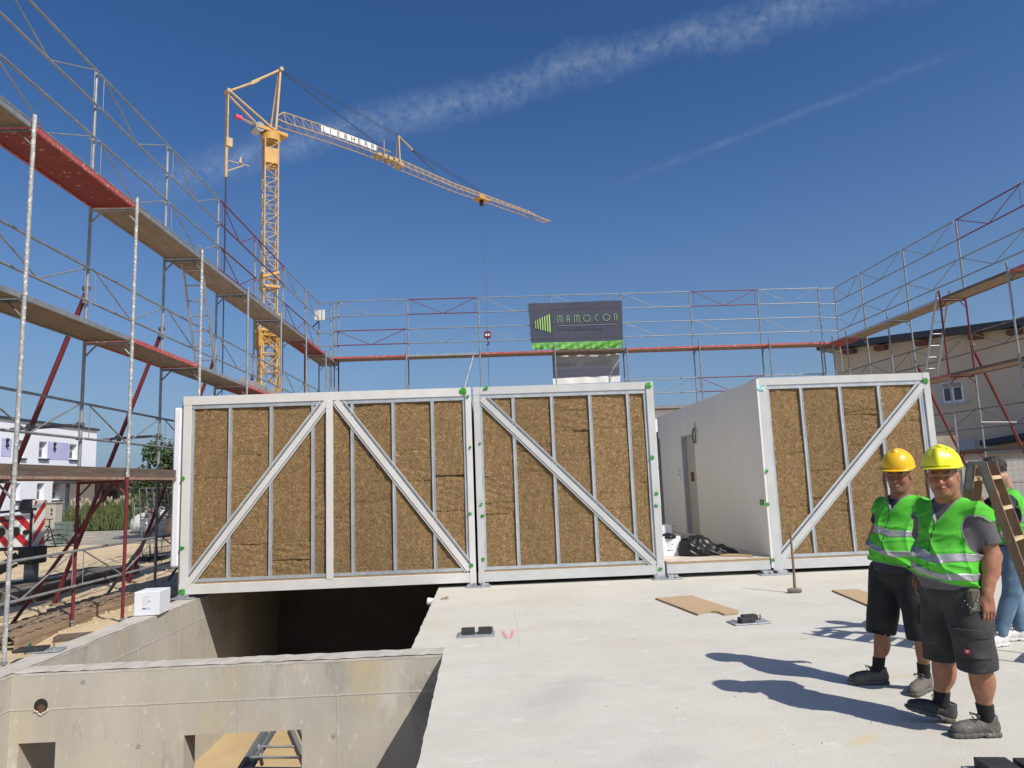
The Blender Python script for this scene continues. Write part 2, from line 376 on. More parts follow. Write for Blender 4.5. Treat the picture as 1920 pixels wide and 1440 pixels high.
# left basement wall
t = thing('basement_wall', 'long concrete basement wall on the left, running away beside the scaffold', 'wall', (-4.9, 10, 0))
wl = MB(); wl.box((-5.06, -6, ZF-.05), (XL, 25.5, -.012)); put(wl, 'wall', MT['conc'], t)
tp = MB()
n_ = 160
vs = []
for j in range(n_+1):
    y = -6+31.5*j/n_
    for xx in (-5.065, -4.91, XL+.004): vs.append((xx+random.uniform(-.006, .006)*(xx != -4.91), y, random.uniform(-.003, .005)))
tp.add(vs, [(j*3+i, j*3+i+1, (j+1)*3+i+1, (j+1)*3+i) for j in range(n_) for i in range(2)])
for (xx, s_) in ((XL+.004, 0), (-5.065, 2)): pass
tp.box((-5.062, -6, -.03), (XL+.003, 25.5, -.006))
put(tp, 'wall_top', MT['conc_top'], t)
sm = MB(); sm.box((XL, -6, -.345), (XL+.004, 25, -.333))
for y in (5.05, 7.55, 10.05, 11.3): sm.box((XL, y, ZF), (XL+.003, y+.012, -.345))
put(sm, 'formwork_seam', MT['conc_top'], t)
# cross wall with openings: Y 7.47 .. 7.73
Y0, Y1 = 7.47, 7.74
t = thing('basement_wall', 'concrete cross wall in the foreground, with tie holes and openings at its foot', 'wall', (-2.6, 7.6, 0))
def hole(px0, py0, px1, py1): a = at_y(px0, py0, Y0); b = at_y(px1, py1, Y0); return a.x, b.x, (a.z+b.z)/2
h1 = hole(35, 1379, 105, 1378); h2 = hole(345, 1392, 566, 1383)
zo = (h1[2]+h2[2])/2; wm = MB()
xe = -.52
wm.box((XL+.002, Y0, zo), (xe, Y1, -.012))
wm.box((XL+.002, Y0, ZF), (h1[0], Y1, zo)) if h1[0] > XL+.01 else None
wm.box((h1[1], Y0, ZF), (h2[0], Y1, zo)); wm.box((h2[1], Y0, ZF), (xe, Y1, zo))
# round pipe hole is a flat black disc, coloured for its shaded depth
put(wm, 'wall', MT['conc'], t)
tp = MB(); n_ = 60; vs = []
for j in range(n_+1):
    x = XL+.002+(xe-XL)*j/n_
    for yy in (Y0-.004, (Y0+Y1)/2, Y1+.004): vs.append((x, yy+random.uniform(-.006, .006)*(yy != (Y0+Y1)/2), random.uniform(-.003, .006)))
tp.add(vs, [(j*3+i, (j+1)*3+i, (j+1)*3+i+1, j*3+i+1) for j in range(n_) for i in range(2)])
tp.box((XL+.004, Y0-.002, -.03), (xe, Y1+.002, -.006)); put(tp, 'wall_top', MT['conc_top'], t)
sm = MB(); sm.box((XL, Y0-.004, -.352), (xe-.03, Y0, -.342))
for px in (270, 448, 632): a = at_y(px, 1300, Y0); sm.box((a.x, Y0-.004, zo+.004 if px == 448 else -2.4), (a.x+.008, Y0, -.352))
put(sm, 'formwork_seam', MT['conc_top'], t)
tie = MB()
for px, py in ((156, 1278), (260, 1399), (626, 1379)):
    a = at_y(px, py, Y0); tie.tube((a.x, Y0-.005, a.z), (a.x, Y0+.02, a.z), .022, 14)
put(tie, 'tie_hole_plug', MT['render_grey'], t)
a = at_y(77, 1323, Y0); ph = MB()  # black disc on the wall face paints the hole's inner shade
ph.tube((a.x, Y0-.004, a.z), (a.x, Y0+.01, a.z), .066, 20); put(ph, 'pipe_hole_shade', MT['ink'], t); ph = MB(); ph.tube((a.x+.004, Y0-.0055, a.z-.026), (a.x+.004, Y0+.008, a.z-.026), .038, 14); put(ph, 'pipe_liner', MT['brown'], t)
ph = MB()
for k in range(7):
    ph.ball((a.x-.055+.02*k, Y0-.006, a.z-.055+.01*random.random()-.012*(3-abs(k-3))), .016, 6, 4, (1, .4, .8))
put(ph, 'chipped_rim', MT['conc_top'], t)
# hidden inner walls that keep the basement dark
t = thing('basement_wall', 'shade darkened inner basement wall under the modules at the back of the pit', 'wall', (2, 16, -1))
wb = MB(); wb.box((XL+.003, 16.5, ZF), (XR-.4, 16.75, -.27)); put(wb, 'wall', MT['conc_shade'], t)
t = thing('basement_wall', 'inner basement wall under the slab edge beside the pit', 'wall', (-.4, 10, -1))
wb = MB(); wb.box((-.80, 7.75, ZF), (-.6, 16.45, -.27)); put(wb, 'wall', MT['conc_shade'], t)
for k, (yy, zz) in enumerate(((8.4, -.02), (11.2, .0))):
    p = MB(); p.tube((-.87, yy, zz-.09), (-1.0 if k else zo, yy, zz-.07), .055, 14)
    q = put(p, 'drain_pipe', MT['sign_white'], thing('pipe_stub', ('short white plastic pipe stub sticking out of the slab edge nearer the cross wall', 'short white plastic pipe stub sticking out of the slab edge under the module')[k], 'pipe', (-.9, yy, zz)))
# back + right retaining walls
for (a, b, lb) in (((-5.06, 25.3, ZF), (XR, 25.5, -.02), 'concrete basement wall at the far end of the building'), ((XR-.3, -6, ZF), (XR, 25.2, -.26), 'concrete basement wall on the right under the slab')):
    t = thing('basement_wall', lb, 'wall', a); wb = MB(); wb.box(a, b); put(wb, 'wall', MT['conc_shade'], t)
# slab
def sheet(poly, z, zb, mb):
    n = len(poly)
    mb.add([(x, y, z) for x, y in poly]+[(x, y, zb) for x, y in poly], [tuple(range(n)), tuple(range(2*n-1, n-1, -1))]+[(i, n+i, n+(i+1) % n, (i+1) % n) for i in range(n)])
def rough(p, q, n, a=.006):
    return [(p[0]+(q[0]-p[0])*k/n+(random.uniform(-a, a) if 0 < k < n else 0), p[1]+(q[1]-p[1])*k/n) for k in range(n)]
s_ = MB()
poly = [(-.47, -6), (XR, -6), (XR, 25.2), (-.89, 25.2)]+rough((-.89, 14), (-.87, 7.75), 70, .006)+[(-.87, 7.745), (-.52, 7.745)]+rough((-.52, 7.47), (-.47, 2), 60, .005)
sheet(poly, 0, -.25, s_)
bc_ = MB(); sheet([(-4.90, 16.8), (-.90, 16.8), (-.90, 25.2), (-4.90, 25.2)], -.02, -.25, bc_); tag(bc_.build('basement_ceiling', MT['conc_shade']), 'shade darkened ceiling slab of the basement under the modules', None, kind='structure')  # added to shut sky light out of the pit, shade in its colour
tag(s_.build('slab', MT['slab']), 'pale power floated concrete floor slab', None, kind='structure')
# saw cut / crack lines and stains on the slab
# pink mark
pk = thing('paint_mark', 'pink sprayed mark on the slab, two short strokes beside the bearing plate', 'paint mark', at_z(952, 1190, 0.004))
mb = MB()
for pts in (((943, 1184), (950, 1197)), ((962, 1182), (958, 1197))):
    a, b = at_z(*pts[0], 0), at_z(*pts[1], 0); dd = (b-a).normalized(); sdv = Vector((-dd.y, dd.x, 0))
    ring = [a+sdv*.016, a-sdv*.014, (a+b)/2-sdv*.018, b-sdv*.012, b+sdv*.014, (a+b)/2+sdv*.017]
    mb.add([(p.x, p.y, .004) for p in ring], [tuple(range(6))])
put(mb, 'paint', MT['pink'], pk)
t = thing('wood_chip', 'small brown wood splinter on the slab near its left edge', 'wood chip', at_z(833, 1121, 0))
mb = MB(); a = at_z(828, 1123, .01); b = at_z(839, 1119, .02); mb.beam(a, b, .03, .012); a = at_z(835, 1123, .015); mb.beam(a, a+Vector((.05, .02, .012)), .02, .01); put(mb, 'chip', MT['timber'], t)

# yellow stains, footprints of dust: shapes of their own in the slab's colour   (slab_stains)
def stain(M, pts):
    n = M.node_tree.nodes; l = M.node_tree.links; b = n['Principled BSDF']
    g = n.new('ShaderNodeNewGeometry'); nz = n.new('ShaderNodeTexNoise'); l.new(g.outputs['Position'], nz.inputs['Vector']); nz.inputs['Scale'].default_value = 6; nz.inputs['Detail'].default_value = 6
    for (c, sc, rz, colr, k) in pts:
        mp = n.new('ShaderNodeMapping'); mp.vector_type = 'TEXTURE'; l.new(g.outputs['Position'], mp.inputs[0]); mp.inputs['Location'].default_value = (c[0], c[1], 0); mp.inputs['Rotation'].default_value = (0, 0, rz); mp.inputs['Scale'].default_value = (sc[0], sc[1], 1)
        ln = n.new('ShaderNodeVectorMath'); ln.operation = 'LENGTH'; l.new(mp.outputs[0], ln.inputs[0])
        a = n.new('ShaderNodeMath'); a.operation = 'ADD'; l.new(ln.outputs['Value'], a.inputs[0])
        m_ = n.new('ShaderNodeMath'); m_.operation = 'MULTIPLY'; l.new(nz.outputs['Fac'], m_.inputs[0]); m_.inputs[1].default_value = 1.4; l.new(m_.outputs[0], a.inputs[1])
        r = n.new('ShaderNodeMapRange'); l.new(a.outputs[0], r.inputs[0]); r.inputs[1].default_value = 1.75; r.inputs[2].default_value = .85; r.inputs[3].default_value = 0; r.inputs[4].default_value = k
        x = n.new('ShaderNodeMix'); x.data_type = 'RGBA'; l.new(r.outputs[0], x.inputs[0]); l.new(b.inputs['Base Color'].links[0].from_socket, x.inputs[6]); x.inputs[7].default_value = (*colr, 1); l.new(x.outputs[2], b.inputs['Base Color'])
a1, a2, a3, a4, a5 = at_z(1620, 1388, 0), at_z(1690, 1268, 0), at_z(1420, 1375, 0), at_z(1150, 1110, 0), at_z(1050, 1300, 0)
stain(MT['slab'], [(a1, (.22, .08), .5, (.62, .53, .30), .8), (a2, (.22, .07), .3, (.60, .54, .36), .6), (a3, (.35, .10), .9, (.61, .55, .41), .5),
    (a4, (.9, .35), .2, (.62, .60, .56), .7), (a5, (.8, .25), 1.1, (.48, .45, .41), .6), (at_z(900, 1260, 0), (.5, .14), 1.4, (.64, .62, .58), .6), (at_z(1500, 1180, 0), (.7, .2), .1, (.64, .62, .57), .7), (at_z(1250, 1420, 0), (.4, .2), .4, (.49, .46, .41), .5)])
rr = random.Random(3); db = MB()
for k in range(150):
    x = rr.uniform(-.4, 9); y = rr.uniform(3, 11.8); q = rr.uniform(.002, .006); db.ball((x, y, q*.4), q, 5, 3, (1.2, 1, .6))
MT['crumb'] = mat('concrete_crumb', (.36, .33, .28), .9, 0, (.22, .19, .15), 9, 3)
tag(db.build('debris', MT['crumb']), 'tiny crumbs and dust scattered over the slab', 'debris', kind='stuff')
ck = MB()
def scratch(pts, w_):
    P_ = [at_z(*p, 0) for p in pts]
    for a, b in zip(P_[:-1], P_[1:]):
        n_ = max(2, int((b-a).length/.12)); prev = None
        for i in range(n_+1):
            p = a+(b-a)*i/n_; dn = (b-a).normalized(); sd_ = Vector((-dn.y, dn.x, 0)); p = p+sd_*rr.uniform(-.006, .006); w2 = w_*rr.uniform(.3, 1)
            cur = ((p+sd_*w2), (p-sd_*w2))
            if prev: ck.add([(prev[0].x, prev[0].y, .0035), (prev[1].x, prev[1].y, .0035), (cur[1].x, cur[1].y, .0035), (cur[0].x, cur[0].y, .0035)], [(0,1,2,3)])
            prev = cur
for pts in ([(965,1145),(972,1180),(975,1215)], [(936,1190),(936,1210)], [(1060,1105),(1085,1140)], [(1090,1096),(1180,1105),(1300,1100)], [(1480,1200),(1700,1180)], [(1000,1240),(1300,1225)]): scratch(pts, .004)
MT['scratch'] = mat('pale_scratch', (.66, .645, .61), .9)
tag(ck.build('scratch_marks', MT['scratch']), 'faint pale scratches and chalk marks on the slab', 'marks', kind='stuff')
# ================================================================ room modules
YM = 12.0; ZB, ZT = .06, 3.30
GAL = MT['zinc']
def module(x0, x1, label, wl, wr, wt, wb, studs, braces, tapes, cpost=None, mt='white', seed=0, depth=7.35, left_wall=True):
    rnd = random.Random(seed)
    t = thing('room_module', label, 'room module', ((x0+x1)/2, YM, ZB), 0)
    Wm = MT[mt]
    def P(mb, n, m_): return put(mb, n, m_, t)
    f = MB()
    f.bbox((x0, YM, ZB), (x0+wl, YM+.14, ZT-.001)); P(f, 'corner_post', Wm)
    f = MB(); f.bbox((x1-wr, YM, ZB), (x1, YM+.14, ZT-.001)); P(f, 'corner_post', Wm)
    f = MB(); f.bbox((x0+wl+.002, YM+.003, ZT-wt), (x1-wr-.002, YM+.14, ZT)); P(f, 'top_beam', Wm)
    f = MB(); f.bbox((x0+wl+.002, YM+.003, ZB+.01), (x1-wr-.002, YM+.14, ZB+wb)); P(f, 'bottom_beam', Wm)
    # corner castings (seams of the welded nodes)
    for xa in (x0, x1-wr):
        w_ = wl if xa == x0 else wr
        c = MB(); c.box((xa-.003, YM-.004, ZB-.004), (xa+w_+.003, YM+.1, ZB+wb+.005)); P(c, 'corner_casting', Wm)
        c = MB(); c.box((xa-.002, YM-.003, ZT-wt), (xa+w_+.002, YM+.1, ZT+.003)); P(c, 'corner_casting', Wm)
    if cpost:
        f = MB(); f.bbox((cpost-.055, YM-.002, ZB+wb-.01), (cpost+.055, YM+.1, ZT-wt+.004)); P(f, 'middle_post', Wm)
    o = MB(); o.box((x0+wl+.01, YM+.03, ZB+wb), (x1-wr-.01, YM+.16, ZB+wb+.032)); P(o, 'strand_board_strip', MT['osb_edge'])
    za, zc = ZB+wb+.032, ZT-wt
    tr = MB()
    tr.box((x0+wl, YM+.022, za), (x1-wr, YM+.15, za+.05)); P(tr, 'bottom_track', GAL)
    tr = MB(); tr.box((x0+wl, YM+.02, zc-.065), (x1-wr, YM+.15, zc)); tr.box((x0+wl, YM+.014, zc-.012), (x1-wr, YM+.02, zc-.001)); P(tr, 'top_track', GAL)
    xs = []
    for px in studs:
        a = at_y(px[0], px[1], YM+.02).x; b = at_y(px[2], px[3], YM+.02).x; x = (a+b)/2; xs.append(x)
        s = MB()
        s.box((x-.027, YM+.026, za+.04), (x+.027, YM+.15, zc-.05)); s.box((x-.027, YM+.019, za+.04), (x-.017, YM+.026, zc-.05)); s.box((x+.017, YM+.019, za+.04), (x+.027, YM+.026, zc-.05))
        P(s, 'stud', GAL)
    for (xe_, sgn) in ((x0+wl, 1), (x1-wr, -1)):
        s = MB(); s.box((xe_, YM+.03, za+.04), (xe_+sgn*.045, YM+.15, zc-.05)); s.box((xe_, YM+.02, za+.04), (xe_+sgn*.012, YM+.03, zc-.05)); P(s, 'stud', GAL)
    edges = [x0+wl+.04]+sorted(xs)+[x1-wr-.04]
    for (a, b) in zip(edges[:-1], edges[1:]):
        if b-a < .06: continue
        z = za+.03; ins = MB(); cuts = sorted(rnd.uniform(za+.25, zc-.25) for _ in range(rnd.choice((1, 2, 2, 3))))
        zz = [z]+cuts+[zc-.04]
        for q, (u, v_) in enumerate(zip(zz[:-1], zz[1:])):
            if v_-u < .08: continue
            dy = rnd.uniform(-.004, .006); g_ = rnd.choice((.001, .001, .002, .004)) if q else 0
            n_ = 26; vs = []; nzr = 20
            tl = rnd.uniform(-.010, .010)
            for j in range(nzr+1):
                for i in range(n_+1):
                    fx, fz = i/n_, j/nzr
                    zz_ = u+g_+(v_-u-g_)*fz + (tl*(fx-.5)+rnd.uniform(-.004, .004) if j in (0, nzr) and 0 < i < n_ else 0)
                    ed = (.005 if j in (0, nzr) else 0)
                    vs.append((a+(b-a)*fx, YM+.052+dy+ed+rnd.uniform(-.0055, .0055)+.006*math.sin(fx*17+zz_*23+q)*math.sin(zz_*31-fx*9)+.008*math.sin(fx*5+u*3)*math.cos(fz*4), zz_))
            ins.add(vs, [(j*(n_+1)+i, j*(n_+1)+i+1, (j+1)*(n_+1)+i+1, (j+1)*(n_+1)+i) for j in range(nzr) for i in range(n_)], True)
        ins.box((a, YM+.085, za), (b, YM+.15, zc))
        P(ins, 'insulation_panel', MT['wool'])
    for (p, q) in braces:
        a = at_y(*p, YM+.01); b = at_y(*q, YM+.01); d = (b-a).normalized(); n_ = Vector((-d.z, 0, d.x))
        c = MB(); L_ = (b-a).length/2
        c.obox((a+b)/2+Vector((0, .028, 0)), d, Vector((0,1,0)), n_, L_, .014, .092); bc1 = P(c, 'brace_channel', GAL)
        c = MB(); c.obox((a+b)/2+Vector((0, .004, 0))-n_*.012, d, Vector((0,1,0)), n_, L_+.02, .012, .046)
        c.obox((a+b)/2+Vector((0, .010, 0))+n_*.088, d, Vector((0,1,0)), n_, L_, .008, .006); c.obox((a+b)/2+Vector((0, .010, 0))-n_*.088, d, Vector((0,1,0)), n_, L_, .008, .006)
        bd1 = P(c, 'diagonal_brace', Wm); bc1.parent = bd1
        c = MB(); c.obox((a+b)/2+Vector((0, .018, 0))+n_*.048, d, Vector((0,1,0)), n_, L_, .006, .008); P(c, 'brace_groove', MT['black']).parent = bd1  # black strip colours in the dark of the groove along the brace
    # body behind the open front
    f = MB(); f.box((x0+.01, YM+.16, ZB+.02), (x1-.01, YM+depth, ZB+wb-.01)); P(f, 'floor', MT['black_steel'])  # floor coloured near black to stand for the shade over the pit
    f = MB(); f.box((x0+.02, YM+.16, ZT-.12), (x1-.02, YM+depth, ZT-.005)); P(f, 'roof', Wm)
    f = MB()
    if left_wall: f.box((x0+.012, YM+.16, ZB+wb), (x0+.11, YM+depth-.01, ZT-.13))
    f.box((x1-.11, YM+.16, ZB+wb), (x1-.012, YM+depth-.01, ZT-.13)); f.box((x0+.12, YM+depth-.12, ZB+wb), (x1-.12, YM+depth-.011, ZT-.13))
    P(f, 'side_wall', MT['board'])
    for k, (px, py, sz, cy) in enumerate(tapes):
        a = at_y(px, py, YM-.006); n_ = rnd.randint(7, 10); s_ = sz/1331*12/2*.80
        ring = []
        for i in range(n_):
            an = 2*math.pi*i/n_; r_ = s_*rnd.uniform(.65, 1.1); ring.append((a.x+r_*math.cos(an)*1.1, a.z+r_*math.sin(an)))
        mb = MB(); vs = [(u, YM-.006-rnd.uniform(.0, .02), v_) for u, v_ in ring]+[(a.x, YM-.020, a.z)]
        mb.add(vs, [(i, (i+1) % n_, n_) for i in range(n_)]); mb.add([(u, YM-.003, v_) for u, v_ in ring], [tuple(range(n_))])
        P(mb, 'tape_patch', MT['cyan_tape' if cy else 'green_tape'])
    return t
X1 = (-5.07, -.262); X2 = (-.222, 2.865); X4 = (4.70, 7.72)
G = 0
m1 = module(*X1, 'long white framed module with two diagonal braces, standing over the open pit', .13, .10, .145, .165,
    [(432,760,427,1080),(509,755,506,1075),(588,752,585,1070),(662,745,660,1080),(738,745,740,1080),(810,742,817,1070)],
    [((352,1092),(612,752)), ((632,752),(880,1066))],
    [(343,897,10,G),(341,1028,11,G),(342,1110,14,G),(869,734,18,G),(877,743,8,G),(881,839,7,G),(882,963,8,G),(884,1060,10,G)], cpost=(at_y(618,748,12).x+at_y(617,1085,12).x)/2+.0, seed=3)
m2 = module(*X2, 'grey white steel framed module with one brace falling to the right, beside the open doorway', .10, .125, .13, .165,
    [(962,742,973,1062),(1034,740,1048,1060),(1106,737,1121,1056),(1177,735,1194,1054)],
    [((905,748),(1228,1056))],
    [(911,728,11,G),(900,831,7,G),(903,945,8,G),(905,967,10,G),(906,1049,9,G),(1215,723,16,G),(1223,858,10,G),(1231,925,8,G),(1230,948,9,G),(1238,1067,9,G)], mt='white_grey', seed=12)
m4 = module(*X4, 'grey white module with its brace rising to the right, behind two helmeted men', .14, .115, .13, .165,
    [(1503,722,1528,1042),(1575,720,1604,1040),(1646,718,1672,960),(1716,716,1745,850)],
    [((1462,1050),(1733,716))],
    [(1736,714,15,G),(1437,884,10,G),(1439,945,10,G),(1449,1050,10,G),(1425,727,19,1)], mt='white_grey', seed=22, left_wall=False)
# folded end sheet on the left end of module one
s = MB(); s.bbox((X1[0]-.17, YM+.02, .50), (X1[0]-.035, YM+.9, 3.12), .03); put(s, 'end_sheet', MT['card'], m1)
s = MB(); s.box((X1[0]-.030, YM+.03, .10), (X1[0]-.003, YM+6, 3.22)); put(s, 'end_panel', MT['render_grey'], m1)
# left wall of module four with two door openings, facing the gap
def yx(px, py): return at_x(px, py, 4.675).y
wx0, wx1 = 4.675, 4.80
d1 = (16.0, 17.08); d2 = (19.2, 19.36); zt_ = 2.62; zf_ = .30
wmb = MB()
wmb.box((wx0, 12.03, .10), (wx1, d1[0], 3.28)); wmb.box((wx0, d1[1], .10), (wx1, d2[0], 3.28))
wmb.box((wx0, d1[0], zt_), (wx1, d1[1], 3.28)); wmb.box((wx0, d1[0], .10), (wx1, d1[1], zf_)); wmb.box((wx0, d2[0], 2.7), (wx1, d2[1], 3.28))
put(wmb, 'partition_wall', MT['board'], m4)
e_ = MB(); e_.box((wx0-.012, YM-.006, .10), (wx0+.022, YM+.026, 3.285)); put(e_, 'board_edge', MT['board_edge'], m4)
jm = MB()
jm.box((wx0-.004, d1[0]-.0, zf_), (wx1+.06, d1[0]+.035, zt_)); jm.box((wx0-.004, d1[1]-.035, zf_), (wx1+.06, d1[1], zt_)); jm.box((wx0-.004, d1[0]+.035, zt_-.04), (wx1+.06, d1[1]-.035, zt_))
put(jm, 'door_frame', MT['frame_grey'], m4)
MT['leaf_door'] = mat('grey_brown_door', (.44, .40, .34), .7, 0, (.40, .365, .31), 2, 4)
jm = MB(); jm.box((wx1-.02, d1[0]+.30, zf_), (wx1+.02, d1[1]-.036, zt_-.041)); put(jm, 'door_leaf', MT['leaf_door'], m4)
jm = MB(); jm.box((wx1-.03, d1[0]+.036, zf_), (wx1+.03, d1[0]+.299, zt_-.041)); put(jm, 'door_leaf', MT['frame_grey'], m4)
jm = MB(); jm.box((wx0+.05, d2[0]-.05, .2), (wx0+.08, d2[1]+.4, 2.9)); put(jm, 'far_opening_shade', MT['anthracite'], m4)  # dark panel across the far opening, stands for its shaded inside
sj = MB()
for y in (13.25, 14.5, 17.2, 18.4): sj.box((wx0-.002, y, .3), (wx0, y+.012, 3.27))
put(sj, 'joint_filler', MT['board_edge'], m4)
sw = MB(); a = at_x(1274, 886, wx0); sw.bbox((wx0-.02, a.y-.09, a.z-.18), (wx0, a.y+.09, a.z+.16), .008); sp_ = put(sw, 'socket_plate', MT['frame_white'], m4)
sw = MB(); sw.box((wx0-.024, a.y-.03, a.z+.02), (wx0-.02, a.y+.03, a.z+.08)); sw.box((wx0-.024, a.y-.03, a.z-.08), (wx0-.02, a.y+.03, a.z-.02)); put(sw, 'socket_hole', MT['ink'], m4).parent = sp_
cl = MB(); a = at_x(1302, 817, wx0-.03)
for q in range(3):
    cl.path([(wx0-.03-.006*q, a.y+(.10+.008*q)*math.cos(u), a.z+(.15+.01*q)*math.sin(u)) for u in [2*math.pi*k/16 for k in range(17)]], .009, 5)
cl.path([(wx0-.01, a.y, a.z+.16), (wx0-.01, a.y-.01, a.z+.30)], .007, 5)
MT['cable_green'] = mat('green_cable', (.03, .11, .05), .5)
put(cl, 'cable_loop', MT['cable_green'], m4)
br = MB(); a = at_x(1300, 893, wx0); br.bbox((wx0-.05, a.y-.08, a.z-.12), (wx0, a.y+.05, a.z+.1), .02); put(br, 'clay_patch', MT['brown'], m4)
a = at_x(1429, 942, wx0); br = MB(); br.bbox((wx0-.012, a.y-.08, a.z-.05), (wx0-.001, a.y+.08, a.z+.05), .003); put(br, 'tape_patch', MT['green_tape'], m4)
ib = MB(); ib.box((wx1+.30, 15.4, .3), (wx1+.36, 18.4, 3.1)); ib.box((wx1+.01, 15.38, .3), (wx1+.36, 15.399, 3.1)); put(ib, 'inner_partition', MT['board'], m4)
# black corrugated tube hanging in the far doorway
# ---------------------------------------------------------------- floor module in the gap
fx0, fx1 = 2.905, 4.655
m3 = thing('floor_module', 'low open floor module in the gap between two wall modules, marked 2-G on its beam', 'floor module', ((fx0+fx1)/2, YM, ZB))
f = MB(); f.bbox((fx0, YM+.01, ZB+.012), (fx1, YM+.14, ZB+.165)); put(f, 'front_beam', MT['white_grey'], m3)
f = MB(); f.box((fx0, YM+.012, ZB+.167), (fx1, YM+.10, ZB+.20)); put(f, 'strand_board_strip', MT['osb_edge'], m3)
f = MB(); f.box((fx0, YM+.008, ZB+.2005), (fx1, YM+7.3, ZB+.215)); 
MT['dirty_floor'] = mat('dusty_floor_board', (.62, .57, .50), .85, 0, (.48, .40, .31), 3, 6, .1, 50, spots=[((.70, .68, .64), 5, .55, .7)])
put(f, 'floor_board', MT['dirty_floor'], m3)
f = MB(); f.box((fx0+.02, YM+.15, ZB+.02), (fx1-.02, YM+7.25, ZB+.195)); put(f, 'floor_frame', MT['board'], m3)
a = at_y(1336, 1072, YM+.008)
text_mesh('2-G', .10, 'lettering', MT['grey_ink'], m3, Matrix.Translation((a.x, YM+.0095, a.z-.0)) @ Matrix.Rotation(R(90), 4, 'X'), .0005)
# ---------------------------------------------------------------- bearing plates
def plate(cx, cy, w_, d_, label, blocks, bolts, rz=0, z=0.0, blk=(.16, .2, .05), bmat='black', group=None, tilt=0):
    t = thing('bearing_plate', label, 'bearing plate', (cx, cy, z), rz, group)
    p = MB(); p.bbox((-w_/2, -d_/2, .002), (w_/2, d_/2, .018)); p.build('steel_plate', MT['plate'], t)
    for (bx, by) in blocks:
        b = MB(); b.bbox((bx-blk[0]/2, by-blk[1]/2, .018), (bx+blk[0]/2, by+blk[1]/2, .018+blk[2])); b.build('rubber_block', MT[bmat], t)
    for (bx, by, c) in bolts:
        b = MB(); b.tube((bx, by, .018), (bx, by, .032), .022, 6); b.tube((bx, by, .03), (bx, by, .075 if c else .045), .011, 8); b.build('bolt', MT[c] if c else MT['bolt'], t)
    return t
plate(-.23, 12.0, .42, .26, 'zinc plate under the joint of the two leftmost wall modules', [(-.1, .02), (.1, .02)], [(-.06, -.06, 'bolt'), (.06, -.06, 'bolt'), (-.18, -.05, None), (.18, -.05, None)], blk=(.14, .14, .035), bmat='plate')
plate(2.88, 11.97, .50, .26, 'zinc plate with a red capped bolt at the left end of the floor module', [(-.12, .02), (.1, .02)], [(-.03, -.04, 'bolt'), (.13, -.04, 'red'), (-.2, -.06, None)], blk=(.17, .14, .045), bmat='plate')
plate(4.68, 11.95, .54, .26, 'zinc plate with a red capped bolt at the right end of the floor module', [(-.12, .02), (.12, .02)], [(-.10, -.04, 'red'), (.06, -.04, 'bolt'), (.22, -.05, None)], blk=(.17, .14, .045), bmat='plate')
plate(-5.0, 12.03, .36, .24, 'zinc plate under the left corner of the leftmost module, on the basement wall', [(-.02, .03)], [(.06, -.06, 'bolt')], z=.006, blk=(.2, .14, .03), bmat='plate')
plate(-.20, 8.27, .42, .22, 'zinc plate with two square black blocks lying beside the pink mark', [(-.09, .03), (.10, .03)], [(-.18, -.02, None), (.185, .05, 'bolt')], blk=(.15, .14, .055))
plate(2.90, 8.27, .44, .24, 'zinc plate with two black blocks lying askew near the notched board', [(-.05, -.04), (.05, .09)], [(-.17, .04, None), (.17, .06, 'bolt')], blk=(.17, .10, .055), rz=R(6))
p5 = at_z(1893, 1458, 0)
plate(p5.x+.03, p5.y-.02, .46, .26, 'zinc plate with two black blocks at the bottom right edge of the picture', [(-.08, .03), (.12, .02)], [(-.19, -.07, 'bolt'), (.20, .0, None)], blk=(.17, .16, .055), rz=R(-8))
t = plate(*at_z(88, 1222, 0)[:2], .34, .2, 'zinc plate with a thin black rubber mat on the top of the left basement wall', [(-.16, .02)], [(.06, .02, 'bolt')], blk=(.30, .22, .03), rz=R(12), z=.006)
# ---------------------------------------------------------------- boards, box, hammer
def flat_board(pts, th, z, name, label, cat):
    xs = [at_z(*p, z+th) for p in pts]; c = sum((Vector(p) for p in xs), Vector())/len(xs)
    t = thing(name, label, cat, (c.x, c.y, z)); mb = MB(); mb.prism([(p.x, p.y) for p in xs], lambda u, v, d: (u, v, d), z+.001, z+th); put(mb, 'board', MT['osb'], t)
    mb = MB(); n = len(xs)
    for a, b in zip(xs, xs[1:]+xs[:1]):
        d_ = (b-a).normalized(); nn = Vector((d_.y, -d_.x, 0)); m_ = (a+b)/2
        if (m_+nn*.01-c).length < (m_-c).length: nn = -nn
        mb.add([a+nn*.002-Vector((0,0,th-.002)), b+nn*.002-Vector((0,0,th-.002)), b+nn*.002-Vector((0,0,.001)), a+nn*.002-Vector((0,0,.001))], [(0,1,2,3)])
    put(mb, 'board_edge', MT['osb_edge'], t); return t
flat_board([(1229,1121),(1296,1116),(1384,1144),(1383,1149),(1358,1151),(1347,1146.5),(1333,1145.5),(1318,1147),(1308,1151)], .022, 0, 'strand_board', 'strand board off-cut with a curved notch, lying in the open middle of the slab', 'board')
flat_board([(1560,1106),(1607,1104),(1668,1124),(1656,1146)], .022, 0, 'strand_board', 'strand board off-cut lying on the slab behind the legs of the left helmeted man', 'board')
zf = ZB+.216
flat_board([(1350,1041),(1412,1041.5),(1404,1034),(1362,1034)], .02, zf, 'strand_board', 'strand board piece on the floor module beside the black plastic sheet', 'board')
